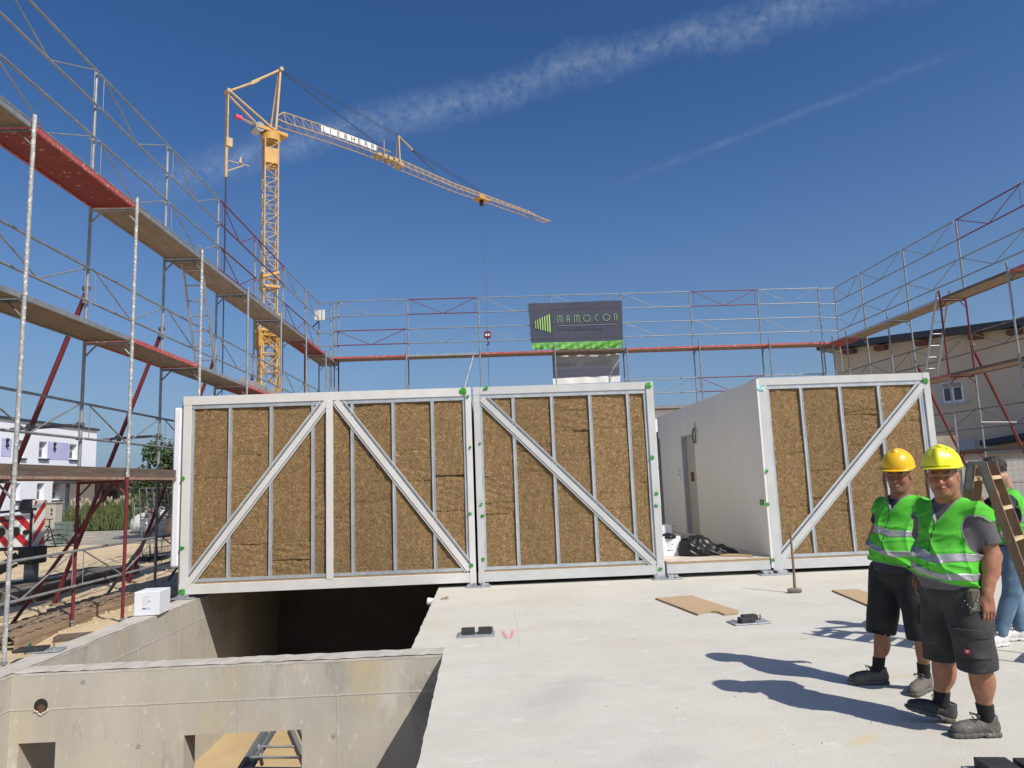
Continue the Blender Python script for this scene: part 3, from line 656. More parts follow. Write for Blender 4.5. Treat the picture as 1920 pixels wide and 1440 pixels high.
# white cartons
def carton(cx, cy, w_, d_, h_, rz, label, z, open_=False):
    t = thing('carton', label, 'carton', (cx, cy, z), rz)
    b = MB()
    if not open_: b.bbox((-w_/2, -d_/2, .002), (w_/2, d_/2, h_), .006)
    else:
        for (a, c) in (((-w_/2, -d_/2), (w_/2, -d_/2+.006)), ((-w_/2, d_/2-.006), (w_/2, d_/2)), ((-w_/2, -d_/2+.007), (-w_/2+.006, d_/2-.007)), ((w_/2-.006, -d_/2+.007), (w_/2, d_/2-.007))): b.box((*a, .004), (*c, h_))
        b.box((-w_/2, -d_/2, .001), (w_/2, d_/2, .0035))
        b.add([(w_/2, -d_/2, h_), (w_/2, d_/2, h_), (w_/2+.12, d_/2-.02, h_-.06), (w_/2+.13, -d_/2+.02, h_-.05), (w_/2, -d_/2, h_+.004)], [(0,1,2,3)])
    b.build('box', MT['card'], t)
    if not open_:
        s = MB(); s.box((-w_/2+.03, -.004, h_), (w_/2-.03, .004, h_+.0015)); s.build('flap_seam', MT['grey_ink'], t)
    y = -d_/2-.0015; l = MB()
    for i in range(3): l.tube((-.035+.03*i, y, h_*.78), (-.035+.03*i, -d_/2, h_*.78), .009, 10)
    for r_ in range(9):
        for (u0, u1) in ((-.055, -.012), (.0, .026)):
            l.box((u0, y, h_*.69-r_*.012), (u1-random.uniform(0, .012), -d_/2, h_*.69-r_*.012+.004))
    l.build('print', MT['grey_ink'], t)
    l = MB(); l.box((-.06, y, h_*.26), (.05, -d_/2, h_*.33)); l.box((.03, y-.0005, h_*.56), (.05, -d_/2, h_*.62)); l.build('print', MT['blue_ink'], t)
    l = MB(); l.box((.0, y-.001, h_*.275), (.042, -d_/2, h_*.315)); l.build('print', MT['sign_white'], t)
    return t
carton(-4.90, 10.72, .345, .40, .33, R(3), 'white printed carton standing on the left basement wall', .006)
carton(3.17, 12.92, .38, .34, .345, R(0), 'white open carton with blue print at the front of the floor module', zf, True)
carton(3.20, 13.75, .42, .40, .48, R(4), 'larger white open carton behind the first one on the floor module', zf, True)
t = thing('wood_offcut', 'small pale timber off-cut resting beyond the cartons in the corridor', 'timber', (3.25, 15.3, zf)); b = MB(); b.bbox((2.95, 15.2, zf+.4), (3.5, 15.5, zf+.56)); b.bbox((2.98, 15.25, zf), (3.06, 15.45, zf+.4)); b.bbox((3.4, 15.25, zf), (3.48, 15.45, zf+.4)); put(b, 'block', MT['osb'], t)
# sledge hammer standing on its head
h = thing('sledgehammer', 'long handled sledgehammer standing upright on its steel head', 'hammer', at_z(1491, 1112, 0))
hx, hy = h.location.x, h.location.y
MT['hammer_head'] = mat('worn_hammer_steel', (.13, .11, .10), .55, .4, (.22, .19, .17), 14, 4)
hm = MB()
for (u0, u1, r0, r1) in ((-.095, -.06, .030, .033), (-.06, .05, .036, .036), (.05, .085, .033, .031)):
    n = 8; vs = []
    for (u, r_) in ((u0, r0), (u1, r1)):
        for i in range(n): an = math.pi/8+2*math.pi*i/n; vs.append((hx+u, hy+r_*math.cos(an), .036+r_*math.sin(an)))
    hm.add(vs, [(i, (i+1) % n, n+(i+1) % n, n+i) for i in range(n)]+[tuple(range(n-1,-1,-1)), tuple(range(n, 2*n))])
put(hm, 'head', MT['hammer_head'], h)
top = at_y(1482, 998, hy+.03); hd = MB()
hd.tube((hx, hy, .04), (hx+(top.x-hx)*.35, hy, .04+(top.z-.04)*.35), .021, 10, .017); hd.tube((hx+(top.x-hx)*.35, hy, .04+(top.z-.04)*.35), top, .017, 10, .014)
put(hd, 'handle', MT['wood'], h)
# ================================================================ scaffolds
RP = .0242
LV = (1.925, 3.93, 5.96)        # undersides of the decks
def scaffold(name, label, P, st, depth, W, post_mat, deck_mat, rail_mat, lv=LV, zb=0.02, tops=(6.12, 8.17), rail_lv=(1, 2, 3), v_flip=False, deck_lv=(0, 1, 2), loc=(0,0,0), gdeck=True, rail_skip=(), toe=()):
    """P(u, v, z) -> world; u along the run, v = 0 near row .. W far row"""
    t = thing(name, label, 'scaffold', loc)
    def tb(mb, a, b, r, n=8): return mb.tube(P(*a), P(*b), r, n)
    lz = [zb, lv[0], lv[1], lv[2]]
    for i, u in enumerate(st):
        for side, v in ((0, 0), (1, W)):
            segs = [(zb, lv[0]+.05), (lv[0]+.05, lv[1]+.05), (lv[1]+.05, tops[0] if side == 0 else lv[2]+.05)]
            if side: segs.append((lv[2]+.05, tops[1]))
            for k, (z0, z1) in enumerate(segs):
                if side and k == 3: pass
                mb = MB(); tb(mb, (u, v, z0), (u, v, z1-.002), RP, 10); 
                if k: tb(mb, (u, v, z0-.02), (u, v, z0+.03), RP+.006, 10)
                for zc in (z0+.55, z0+1.05):
                    if side and zc < z1: tb(mb, (u, v-.02, zc), (u, v+.06, zc), .021, 6)
                put(mb, 'post', MT[post_mat(i, side, k)], t)
        # base jacks
        mb = MB()
        for v in (0, W):
            tb(mb, (u, v, zb-.13), (u, v, zb), .017, 8); a = P(u, v, zb-.13); mb.box((a[0]-.07, a[1]-.07, a[2]-.012), (a[0]+.07, a[1]+.07, a[2]-.004)); tb(mb, (u, v, zb-.03), (u, v, zb-.005), .035, 8)
        put(mb, 'base_jack', MT['galv'], t)
        for k, z in enumerate(lv):
            mb = MB(); tb(mb, (u, .0, z-.03), (u, W, z-.03), .02, 8)
            tb(mb, (u, 0, z-.23), (u, .17, z-.05), .013, 6); tb(mb, (u, W, z-.23), (u, W-.17, z-.05), .013, 6)
            put(mb, 'transom', MT[post_mat(i, 2, k)], t)
    for i, (u0, u1) in enumerate(zip(st[:-1], st[1:])):
        for k in deck_lv:
            z = lv[k]; dm, em = deck_mat(i, k)
            if dm is None: continue
            a = P(u0+.03, .03, z+.012); b = P(u1-.03, W-.03, z+.03)
            mb = MB(); mb.box(a, b); dk = put(mb, 'deck', MT[dm], t)
            mb = MB()
            for v0, v1 in ((.022, .052), (W-.052, W-.022)):
                mb.box(P(u0+.025, v0, z-.005), P(u1-.025, v1, z+(.030 if toe and k == 0 else .058)))
            for uu in (u0+.03, u1-.055): mb.box(P(uu, .054, z-.005), P(uu+.025, W-.054, z+.010))
            e = put(mb, 'deck_edge', MT[em], t); e.parent = dk
            if toe and k in toe:
                mb = MB(); mb.box(P(u0-.04, .035, z+.032), P(u1-.08, .07, z+.160)); put(mb, 'toe_board', MT['toe'], t)
        for k in rail_lv:
            for j, (za, zb_) in enumerate([(.60, 1.10)] if k < 3 else [(.60, 1.10), (1.65, 2.17)]):
                if (i, k, j) in rail_skip: continue
                base = (0, lv[0], lv[1], lv[2])[k]
                if k == 0: za, zb_ = .48, .96
                a, b = base+za, base+zb_
                if k == 3: a -= .02; b -= .0
                mb = MB(); v = W+.0 - .045
                tb(mb, (u0+.03, v, b), (u1-.03, v, b), .0185, 8); tb(mb, (u0+.03, v, a), (u1-.03, v, a), .0185, 8)
                um = (u0+u1)/2
                tb(mb, (u0+.09, v, b), (um, v, a), .0115, 6); tb(mb, (u1-.09, v, b), (um, v, a), .0115, 6)
                tb(mb, (u0+.13, v, a), (u0+.13, v, b), .006, 5); tb(mb, (u1-.13, v, a), (u1-.13, v, b), .006, 5)
                put(mb, 'guard_rail', MT[rail_mat(i, k, j)], t)
    return t
# ---- left: near row X=-5.14, far row X=-5.82, runs away along Y
LX, LW = -5.14, .68
LST = [.43, 2.93, 5.43, 7.93, 10.36, 12.80, 15.32, 17.82, 20.32, 22.82, 24.75]
def PL(u, v, z): return (LX-v, u, z)
def l_post(i, side, k):
    if k == 0 and i == 4: return 'red'
    if side == 2: return 'galv_dark' if k == 0 or i != 4 else 'galv'
    if side == 1 and i == 5 and k == 0: return 'galv_dark'
    if (side == 0 and i == 10 and k == 2) or (side == 1 and i == 9 and k in (2,)): return 'red'
    return 'galv_spot' if side == 0 and i < 6 else 'galv'
def l_deck(i, k):
    if k == 2: return {2: ('ply', 'galv'), 3: ('ply_red', 'red_edge'), 5: ('ply', 'alu'), 8: ('ply_red', 'red_edge')}.get(i, ('ply', 'galv'))
    if k == 1: return {4: ('ply', 'red_edge'), 6: ('ply_red', 'red_edge')}.get(i, ('ply', 'galv'))
    return ('ply', 'edge_dull')
def l_rail(i, k, j):
    if k == 3 and ((j == 1 and i in (5+1, 5+2)) or (j == 0 and i in (6, 8))): return 'red_rail'
    if k == 3 and j == 1 and i == 7: return 'red_rail'
    return 'galv'
sL = scaffold('scaffold', 'tall steel scaffold with plank decks running along the left side of the site', PL, LST, 0, LW, l_post, l_deck, l_rail, rail_lv=(0, 1, 2, 3), loc=(-5.5, 12, 0), toe=(0,))
def dbl(t, a, b, r, m_, nm='raking_prop', caps=True):
    mb = MB(); mb.tube(a, b, r, 10); put(mb, nm, MT[m_], t)
def coupler(t, p, m_='galv_dark'):
    mb = MB(); mb.tube((p[0]-.05, p[1], p[2]), (p[0]+.05, p[1], p[2]), .035, 8); mb.tube((p[0], p[1]-.05, p[2]+.01), (p[0], p[1]+.05, p[2]+.01), .03, 8); put(mb, 'coupler', MT[m_], t)
FX = LX-LW
for i, (u, zt, m_) in enumerate(((7.93, 4.6, 'red'), (10.36, 4.68, 'red'), (12.80, 4.60, 'red'), (15.32, 4.55, 'red'), (17.82, 4.5, 'red'))):
    a = (FX-.04, u+.05, zt); b = (FX-1.72, u+.05, GZ+.03)
    dbl(sL, a, b, .036, m_); coupler(sL, (FX-.02, u+.02, zt+.06))
    mb = MB(); mb.box((b[0]-.12, u-.1, GZ-.02), (b[0]+.12, u+.2, GZ+.04)); put(mb, 'sole_plate', MT['timber'], sL)
    zc = 2.72; f_ = (4.6-zc)/(4.6-GZ); xx = FX-.04-1.68*f_
    dbl(sL, (FX+.05, u-.04, zc), (xx-.25, u-.04, zc-.03), .024, 'galv_dark', 'tie_tube'); coupler(sL, (FX, u-.03, zc)); coupler(sL, (xx+.0, u, zc))
# short dark diagonal tubes below the lowest deck
for u in (10.36, 12.80, 15.32):
    m_ = 'red' if u < 11 else 'galv_dark'
    dbl(sL, (LX-.22, u+.06, 1.88), (FX-.9, u+.06, GZ+.05), .026, m_, 'raking_prop')
# aluminium ladder from the middle deck to the hatch in the upper deck
def ladder(t, ua, ub, vz, z0, z1, P, w_=.36, n=8, v0=.16):
    mb = MB()
    for v in (v0, v0+w_): mb.beam(P(ua, v, z0), P(ub, v, z1), .026, .06)
    la = put(mb, 'ladder', MT['alu'], t)
    mb = MB()
    for k in range(1, n+1):
        f_ = k/(n+.6); u = ua+(ub-ua)*f_; z = z0+(z1-z0)*f_
        mb.tube(P(u, v0, z), P(u, v0+w_, z), .014, 6)
    o = put(mb, 'ladder_rungs', MT['alu'], t); o.parent = la
ladder(sL, 14.0, 13.05, 0, LV[1]+.06, LV[2]+.35, PL)
# grey panel leaning on the middle deck rails
mb = MB(); mb.bbox((LX-.60, 16.6, LV[1]+.07), (LX-.56, 20.0, LV[1]+.42)); put(mb, 'lean_panel', MT['render_grey'], sL)
# ---- back
def PB(u, v, z): return (u, 24.10+v, z)
BST = [-5.30, -2.70, -.17, 2.42, 4.93, 7.47, 9.95, 12.2]
def b_post(i, side, k): return 'galv_dark' if side == 2 or (side == 1 and k < 2) else 'galv'
def b_deck(i, k):
    if k == 2: return {1: ('ply', 'alu'), 3: ('ply', 'toe')}.get(i, ('ply', 'red_edge'))
    return ('ply', 'galv')
def b_rail(i, k, j):
    if k == 3 and (i, j) in ((0, 0), (1, 1), (5, 1), (4, 1)) and (i, j) != (4, 1): return 'red_rail'
    if k == 2 and i == 5: return 'red_rail'
    return 'galv'
sB = scaffold('scaffold', 'steel scaffold closing the far side behind the modules, carrying the dark banner', PB, BST, 0, .70, b_post, b_deck, b_rail, rail_lv=(1, 2, 3), loc=(3.4, 24.4, 0), lv=(1.95, 3.98, 6.06), tops=(6.32, 8.22), rail_skip=((0, 2, 0), (1, 2, 0), (2, 2, 0), (3, 2, 0)))
for (u, v) in ((-5.15, .70), (-5.42, .0), (-5.42, .70)):
    mb = MB(); mb.tube(PB(u, v, 4), PB(u, v, 8.2 if v else 6.2), RP, 8); put(mb, 'post', MT['galv'], sB)
dbl(sB, PB(-.4, -.05, 6.0), PB(-.95, -.9, 4.0), .024, 'galv', 'tie_tube')
for z in (8.2, 7.62, 7.10, 6.62):
    for (ua, ub) in ((-5.95, -5.3), (12.2, 12.85)):
        mb = MB(); mb.tube((ua, 24.72, z), (ub, 24.72, z), .018, 8); put(mb, 'end_rail', MT['galv'], sB)
# ---- right: near row X=12.12, far row X=12.85
def PR(u, v, z): return (12.15+v, u, z)
RST = [8.05, 10.55, 13.05, 15.55, 18.05, 20.55, 23.05, 24.9]
def r_post(i, side, k):
    if i == 4 and (k == 2 or side == 2): return 'red'
    if side == 2: return 'galv_dark'
    return 'galv'
def r_deck(i, k):
    if k == 2: return {4: ('ply', 'alu'), 5: ('ply', 'alu')}.get(i, ('ply_red' if i >= 6 else 'ply', 'red_edge' if i != 3 else 'toe'))
    if k == 1: return ('ply', 'red_edge' if i == 4 else 'toe')
    return ('ply', 'toe')
def r_rail(i, k, j): return 'red_rail' if (k, i, j) in ((3, 3, 1), (3, 2, 1)) else 'galv_dark' if k < 3 else 'galv'
sR = scaffold('scaffold', 'steel scaffold running along the right side in front of the beige house', PR, RST, 0, .70, r_post, r_deck, r_rail, rail_lv=(1, 2, 3), loc=(12.5, 16, 0), lv=(2.0, 4.0, 6.05), tops=(6.30, 8.22))
ladder(sR, 19.3, 18.3, 0, 4.06, 6.35, PR, .34, 7, .12)
for u, m_ in ((18.05, 'red'), (20.55, 'red'), (15.55, 'red')):
    dbl(sR, (12.9, u+.05, 4.75), (14.7, u+.05, GZ), .036, m_); coupler(sR, (12.88, u, 4.8))
for u in (15.55, 18.05):
    dbl(sR, (12.8, u-.05, 2.75), (13.75, u-.05, 2.72), .024, 'galv', 'tie_tube')
# ---------------------------------------------------------------- flood light at the corner
t = thing('flood_light', 'white three panel flood light clipped to the corner of the back scaffold', 'flood light', at_y(600, 592, 24.6))
c = t.location
MT['lamp_face'] = mat('lamp_cover', (.62, .61, .56), .4)
for k in range(3):
    x = c.x-.13+.13*k; mb = MB(); mb.bbox((x-.055, c.y-.08, c.z-.19), (x+.055, c.y-.02, c.z+.19), .015); put(mb, 'lamp_panel', MT['lamp_face'], t)
mb = MB(); mb.box((c.x-.2, c.y-.02, c.z-.16), (c.x+.2, c.y+.02, c.z-.12)); mb.box((c.x-.2, c.y-.02, c.z+.12), (c.x+.2, c.y+.02, c.z+.16)); mb.tube((c.x, c.y, c.z-.15), (c.x-.3, c.y+.1, c.z-.4), .02, 6); put(mb, 'bracket', MT['black_steel'], t)
# ---------------------------------------------------------------- banner
MT['banner'] = mat('dark_mesh_banner', (.060, .057, .078), .8, 0, (.075, .066, .080), .9, 3)
MT['banner_green'] = mat('green_banner_hem', (.17, .46, .085), .7, 0, (.11, .33, .06), 3, 5)
MT['banner_ink'] = mat('pale_green_print', (.26, .42, .20), .8)
MT['banner_ink2'] = mat('bright_green_print', (.36, .60, .16), .8)
MT['tarp'] = mat('grey_tarpaulin', (.50, .49, .51), .8, 0, (.56, .55, .56), 1, 4)
MT['tarp_white'] = mat('white_tarpaulin', (.82, .81, .78), .8, 0, (.75, .74, .70), 3, 5)
YB = 24.70
M_b = MT['banner']; n_b = M_b.node_tree.nodes; l_b = M_b.node_tree.links; tr_b = n_b.new('ShaderNodeBsdfTransparent'); mx_b = n_b.new('ShaderNodeMixShader'); mx_b.inputs[0].default_value = .30
l_b.new(n_b['Principled BSDF'].outputs[0], mx_b.inputs[1]); l_b.new(tr_b.outputs[0], mx_b.inputs[2]); l_b.new(mx_b.outputs[0], n_b['Material Output'].inputs['Surface'])
def bw(x, z): return .025*math.sin(x*2.1+z)+.016*math.sin(x*5.3-z*2.3)
def cloth(corners, n, m_, name, mt, parent, amp=1, y0=YB, wav=None, th=.006):
    """corners in picture order: top left, top right, bottom right, bottom left"""
    TL, TR, BR, BL = [at_y(*p, y0) for p in corners]; mb = MB(); lay = []
    for s_ in (0, 1):
        for j in range(m_+1):
            for i in range(n+1):
                u, v = i/n, j/m_; p = (TL*(1-u)+TR*u)*(1-v)+(BL*(1-u)+BR*u)*v
                y = y0+bw(p.x, p.z)*amp+(wav(u, v) if wav else 0)
                lay.append((p.x, y+s_*th, p.z))
    Nn = (n+1)*(m_+1)
    fs = [(j*(n+1)+i, (j+1)*(n+1)+i, (j+1)*(n+1)+i+1, j*(n+1)+i+1) for j in range(m_) for i in range(n)]
    mb.add(lay, fs+[tuple(reversed([q+Nn for q in f])) for f in fs], True)
    return put(mb, name, mt, parent)
bn = thing('banner', 'dark banner with pale green letters and a crumpled green hem, hung on the back scaffold', 'banner', at_y(1080, 660, YB))
cloth([(990,569),(1166,563),(1168,638),(996,643)], 40, 14, 'banner_sheet', MT['banner'], bn, .6)
cloth([(996,643.5),(1168,638),(1163,652),(1000,656)], 60, 8, 'green_hem', MT['banner_green'], bn, 1.2, YB-.02, lambda u, v: .05*v*math.sin(u*37+v*5)+.03*v*math.sin(u*91))
def stroke(name, strokes, w_, mt=MT['banner_ink']):
    mb = MB()
    for pts in strokes:
        q = [at_y(*p, YB) for p in pts]
        mb.ribbon([(p.x, p.z) for p in q], w_, lambda u, v, d: (u, YB-.02-d+bw(u, v)*.6, v), .0, .006)
    return put(mb, name, mt, bn)
Zx = lambda x: 980+x/9.6
Zy = lambda y: 560+y/9.6
def zz(pts): return [(Zx(a), Zy(b)) for a, b in pts]
def arc(cx, cy, rx, ry, a0, a1, n=10): return [(cx+rx*math.cos(R(a0+(a1-a0)*k/n)), cy+ry*math.sin(R(a0+(a1-a0)*k/n))) for k in range(n+1)]
bars = [(222,405,236,535,12),(262,385,278,545,16),(304,365,322,555,20),(346,345,366,565,20),(388,325,408,580,20),(430,305,455,590,21),(472,290,494,605,22)]
for (a, b, c_, d_, w_) in bars: stroke('letter', [zz([(a+4, b), (c_, d_)])], w_/9.6/1331*24.9, MT['banner_ink2'])
def M_(x, y): return [zz([(x, y+120), (x-6, y+15)]+arc(x+18, y+18, 22, 22, 180, 360, 6)+[(x+44, y+118)]), zz(arc(x+62, y+18, 20, 22, 180, 360, 6)+[(x+88, y+115)])]
wS = 10/9.6/1331*24.9
stroke('letter', M_(628, 312), wS); stroke('letter', M_(932, 302), wS)
stroke('letter', [zz([(798, 425), (794, 325)]+arc(815, 328, 20, 20, 180, 360, 6)+[(838, 420)]), zz([(796, 378), (836, 374)])], wS)
stroke('letter', [zz(arc(1155, 355, 60, 57, 0, 360, 20))], wS); stroke('letter', [zz(arc(1365, 345, 64, 60, 110, 255, 10))], wS)
stroke('letter', [zz(arc(1503, 340, 60, 57, 0, 360, 20))], wS); stroke('letter', [zz([(1650, 392), (1648, 300)]+arc(1670, 300, 22, 28, 180, 360, 6)+[(1692, 390)])], wS)
stroke('rule', [zz([(630, 488), (1690, 460)])], wS*.35, MT['grey_ink'])
rr = random.Random(5); sp = []
for k in range(44):
    x = 640+k*18.2+rr.uniform(-2, 2)
    if k in (9, 13, 14, 29, 33): continue
    y = 552-(x-640)*.012; sp.append(zz([(x, y-12), (x+rr.uniform(-2, 6), y+12)]))
stroke('small_print', sp, wS*.6, MT['ink'])
gt = thing('tarpaulin', 'grey and white tarpaulin with faint reversed print, hung below the dark banner', 'tarpaulin', at_y(1095, 700, YB+.03))
def rr_(pts): return pts
cloth([(1034,650),(1160,646),(1162,716),(1038,722)], 30, 12, 'grey_sheet', MT['tarp'], gt, .5, YB+.16)
cloth([(1036,710),(1163,703),(1163,716),(1038,721)], 40, 4, 'white_hem', MT['tarp_white'], gt, .3, YB+.03, lambda u, v: .012*math.sin(u*23))
mb = MB(); pts = [(1037,662)]+[(1037+k*12.2, 662-11*math.sin(math.pi*k/10)-k*.35) for k in range(1, 10)]+[(1158,658.5)]
q = [at_y(*p, YB+.10) for p in pts]; mb.prism([(p.x, p.z) for p in q], lambda u, v, d: (u, YB+.10+d, v), 0, .01); put(mb, 'white_fold', MT['tarp_white'], gt)
mb = MB(); q = [at_y(*p, YB+.02) for p in ((1037,692),(1161,690),(1162,703),(1038,711))]; mb.add([(p.x, YB+.120, p.z) for p in q], [(0,1,2,3)])
MT['tarp_band'] = mat('dark_print_band', (.38, .365, .41), .8); put(mb, 'print_band', MT['tarp_band'], gt)
MT['faint'] = mat('faint_grey_print', (.36, .35, .38), .8); MT['faint2'] = mat('faint_pale_print', (.48, .47, .50), .8)
a = at_y(1040, 690, YB+.115)
text_mesh('2222 Ertem Str.   W 0620940', .25, 'reversed_print', MT['faint'], gt, Matrix.Translation(a) @ Matrix.Rotation(R(90), 4, 'X') @ Matrix.Rotation(R(1.6), 4, 'Z') @ Matrix.Diagonal((.68, 1, 1, 1)), .001, True)
a = at_y(1041, 706, YB+.110)
text_mesh('www montage', .22, 'reversed_print', MT['faint2'], gt, Matrix.Translation(a) @ Matrix.Rotation(R(90), 4, 'X') @ Matrix.Rotation(R(1.6), 4, 'Z') @ Matrix.Diagonal((.8, 1, 1, 1)), .001, True)
# ================================================================ tower crane
CX, CY = -13.75, 45.
JD = Vector((.727, .686, 0)); JN = Vector((-JD.y, JD.x, 0)); UP = Vector((0, 0, 1))
cr = thing('tower_crane', 'tall yellow fast erecting tower crane with a long lattice jib above the left scaffold', 'crane', (CX, CY, GZ))
def lattice_tower(cx, cy, hw, z0, z1, step, r, rb, rz):
    ch, br = MB(), MB(); c_, s_ = math.cos(rz), math.sin(rz)
    cs = [(cx+c_*a*hw-s_*b*hw, cy+s_*a*hw+c_*b*hw) for a, b in ((-1,-1),(1,-1),(1,1),(-1,1))]
    for (x, y) in cs: ch.tube((x, y, z0), (x, y, z1), r, 6)
    z = z0; k = 0
    while z < z1-.01:
        zn = min(z+step, z1)
        for i in range(4):
            a, b = cs[i], cs[(i+1) % 4]
            if k % 2: a, b = b, a
            br.tube((*a, z), (*b, zn), rb, 5)
            br.tube((*cs[i], zn), (*cs[(i+1) % 4], zn), rb*.8, 5)
        z = zn; k += 1
    return ch, br
rz = R(28)
ch, br = lattice_tower(CX, CY, .42, 8.9, 24.6, .62, .055, .026, rz)
put(ch, 'mast', MT['yellow_pale'], cr); put(br, 'mast_bracing', MT['yellow_pale'], cr)
ch, br = lattice_tower(CX, CY, .56, GZ, 11.6, 1.15, .075, .04, rz)
put(ch, 'lower_mast', MT['yellow'], cr); put(br, 'lower_mast_bracing', MT['yellow'], cr)
mb = MB()
for k, z in enumerate((11.7, 12.4, 14.6, 15.2)):
    s_ = .66 if k < 2 else .5
    if k == 2: put(mb, 'climbing_frame', MT['yellow'], cr); mb = MB()
    for i in range(4):
        a = Vector((CX, CY, z))+Matrix.Rotation(rz+math.pi/2*i, 3, 'Z') @ Vector((s_, s_, 0)); b = Vector((CX, CY, z+(.35 if k % 2 else 0)))+Matrix.Rotation(rz+math.pi/2*(i+1), 3, 'Z') @ Vector((s_, s_, 0)); mb.beam(a, b, .10, .16)
put(mb, 'mast_collar', MT['yellow'], cr); mb = MB()
for i in range(4):
    a = Vector((CX, CY, 10.6))+Matrix.Rotation(rz+math.pi/2*i, 3, 'Z') @ Vector((.66, .66, 0)); mb.beam(a, a+UP*2.0, .13, .13)
    mb.beam(a, Vector((CX, CY, 12.0)), .1, .1)
put(mb, 'climbing_frame', MT['yellow'], cr)
mb = MB(); mb.bbox((CX-.35, CY-.4, 10.9), (CX+.1, CY+.3, 12.2), .04); put(mb, 'hydraulic_unit', MT['yellow'], cr)
# yellow cabinet in the mast
mb = MB(); Rm = Matrix.Rotation(rz, 3, 'Z')
mb.obox((CX, CY, 23.45), Rm @ Vector((1,0,0)), Rm @ Vector((0,1,0)), UP, .44, .44, .52); mb.obox((CX, CY, 22.85), Rm @ Vector((1,0,0)), Rm @ Vector((0,1,0)), UP, .30, .30, .10)
put(mb, 'cabinet', MT['yellow'], cr)
# slewing head
hz = 24.9; H = Vector((CX, CY, hz)); mb = MB()
mb.tube(H-UP*.35, H+UP*.1, .62, 16); mb.bbox((CX-.4, CY-.4, hz+.1), (CX+.4, CY+.4, hz+.5), .05)
mb.beam(H-JD*1.1+UP*.3, H+JD*1.0+UP*.3, .9, .22)
put(mb, 'slewing_ring', MT['yellow'], cr)
mb = MB(); mb.tube(H-JD*.9+JN*.4+UP*.3, H-JD*.9-JN*.4+UP*.3, .32, 14); put(mb, 'winch_drum', MT['bolt'], cr)
mb = MB()
for s_ in (-.18, .18): mb.tube(H-JD*.3+JN*s_+UP*.35, H-JD*2.1+JN*s_*.3+UP*.62, .035, 6)
put(mb, 'rear_arm', MT['yellow_pale'], cr)
mb = MB(); mb.obox(H-JD*2.2+UP*.64, JD, JN, UP, .22, .12, .10)
MT['flag'] = mat('pink_red_flag', (.66, .06, .13), .6); put(mb, 'warning_flag', MT['flag'], cr)
# A-frame, rear triangle
AT = H+JD*.62+UP*5.05; AB = H-JD*2.95+UP*2.1; mb = MB()
for s_ in (-1, 1):
    mb.tube(H+JN*.42*s_+UP*.4+JD*.15, AT+JN*.08*s_, .085, 8)
    mb.tube(H+JN*.45*s_+UP*.4-JD*.1, AB+JN*.22*s_, .085, 8)
mb.tube(AB, AB*.55+AT*.45-UP*.1, .08, 8); mb.tube(AB*.45+AT*.55-UP*.05, AT, .09, 8); mb.obox(AB*.5+AT*.5-UP*.08, (AT-AB).normalized(), JN, UP, .35, .1, .13)
for e in (AB, AT): mb.tube(e-JN*.28, e+JN*.28, .14, 8)
put(mb, 'a_frame', MT['yellow_pale'], cr)
# pendants and the folded rear strut
B0 = AB-UP*.05; mb = MB()
for s_ in (-.15, .15): mb.tube(B0+JN*s_, B0+JN*s_*.8-UP*3.5, .055, 8)
mb.tube(B0-UP*3.4, B0-UP*5.7, .10, 8); mb.obox(B0-UP*3.35+JD*.12, JD, JN, UP, .2, .16, .28)
mb.beam(B0-UP*5.3, B0-UP*4.6+JD*1.1, .05, .06); mb.beam(B0-UP*4.55+JD*.05, B0-UP*4.5+JD*1.5, .04, .04); mb.tube(B0-UP*4.5+JD*.9, B0-UP*4.05+JD*.95, .12, 6, .03)
put(mb, 'rear_strut', MT['yellow_pale'], cr)
mb = MB()
for s_ in (-.10, .08): mb.tube(B0-UP*5.7+JN*s_, Vector((B0.x+.05*s_, B0.y, GZ+1)), .022, 5)
put(mb, 'rope', MT['cable'], cr)
# jib: triangular lattice, one top chord, two bottom chords
def jp(s, dz=0., n=0.): # s metres along the jib
    z = 26.0+.35*math.sin(min(s, 12)/12*math.pi)*.6
    if s > 10: z = 26.0-(.32*min(1, (s-10)/6))
    return Vector((CX, CY, z))+JD*s+JN*n+UP*dz
JL = 27.6; ch, ch2, br = MB(), MB(), MB()
def jh(s): return .95-.40*s/JL if s < 10.2 else .62-.28*(s-10.2)/(JL-10.2)
def jw(s): return .42-.10*s/JL
S = [.9]+[.9+.62*k for k in range(1, 44)]
for part_, (s0, s1) in enumerate(((.9, 9.7), (10.6, JL))):
    if part_: ch, ch2 = ch2, ch
    n_ = int((s1-s0)/.66); ss = [s0+(s1-s0)*k/n_ for k in range(n_+1)]
    for a, b in zip(ss[:-1], ss[1:]):
        for n in (-1, 1): ch.tube(jp(a, 0, n*jw(a)), jp(b, 0, n*jw(b)), .038, 5)
        taper = min(1, (s1-.2-b)/2.2) if part_ else 1
        ha, hb = jh(a), jh(b)*max(.1, taper)
        if part_ and b > s1-2.2: ha = jh(a)*max(.1, min(1, (s1-.2-a)/2.2))
        ch.tube(jp(a, ha), jp(b, hb), .045, 5)
        br.tube(jp(a, 0, -jw(a)), jp(b, 0, jw(b)), .018, 4)
        for n in (-1, 1):
            br.tube(jp(a, 0, n*jw(a)), jp(a, ha), .02, 4); br.tube(jp(a, ha), jp(b, 0, n*jw(b)), .018, 4)
ch, ch2 = ch2, ch; put(ch2, 'jib_tip', MT['yellow_pale'], cr)
for n in (-1, 1): ch.tube(jp(9.6, 0, n*.4), jp(10.7, -.02, n*.38), .055, 6); ch.tube(jp(.3, .1, n*.4), jp(1.0, 0, n*.42), .05, 6)
ch.tube(jp(.4, .5), jp(.9, jh(.9)), .045, 5)
put(ch, 'jib', MT['yellow_pale'], cr); put(br, 'jib_bracing', MT['yellow_pale'], cr)
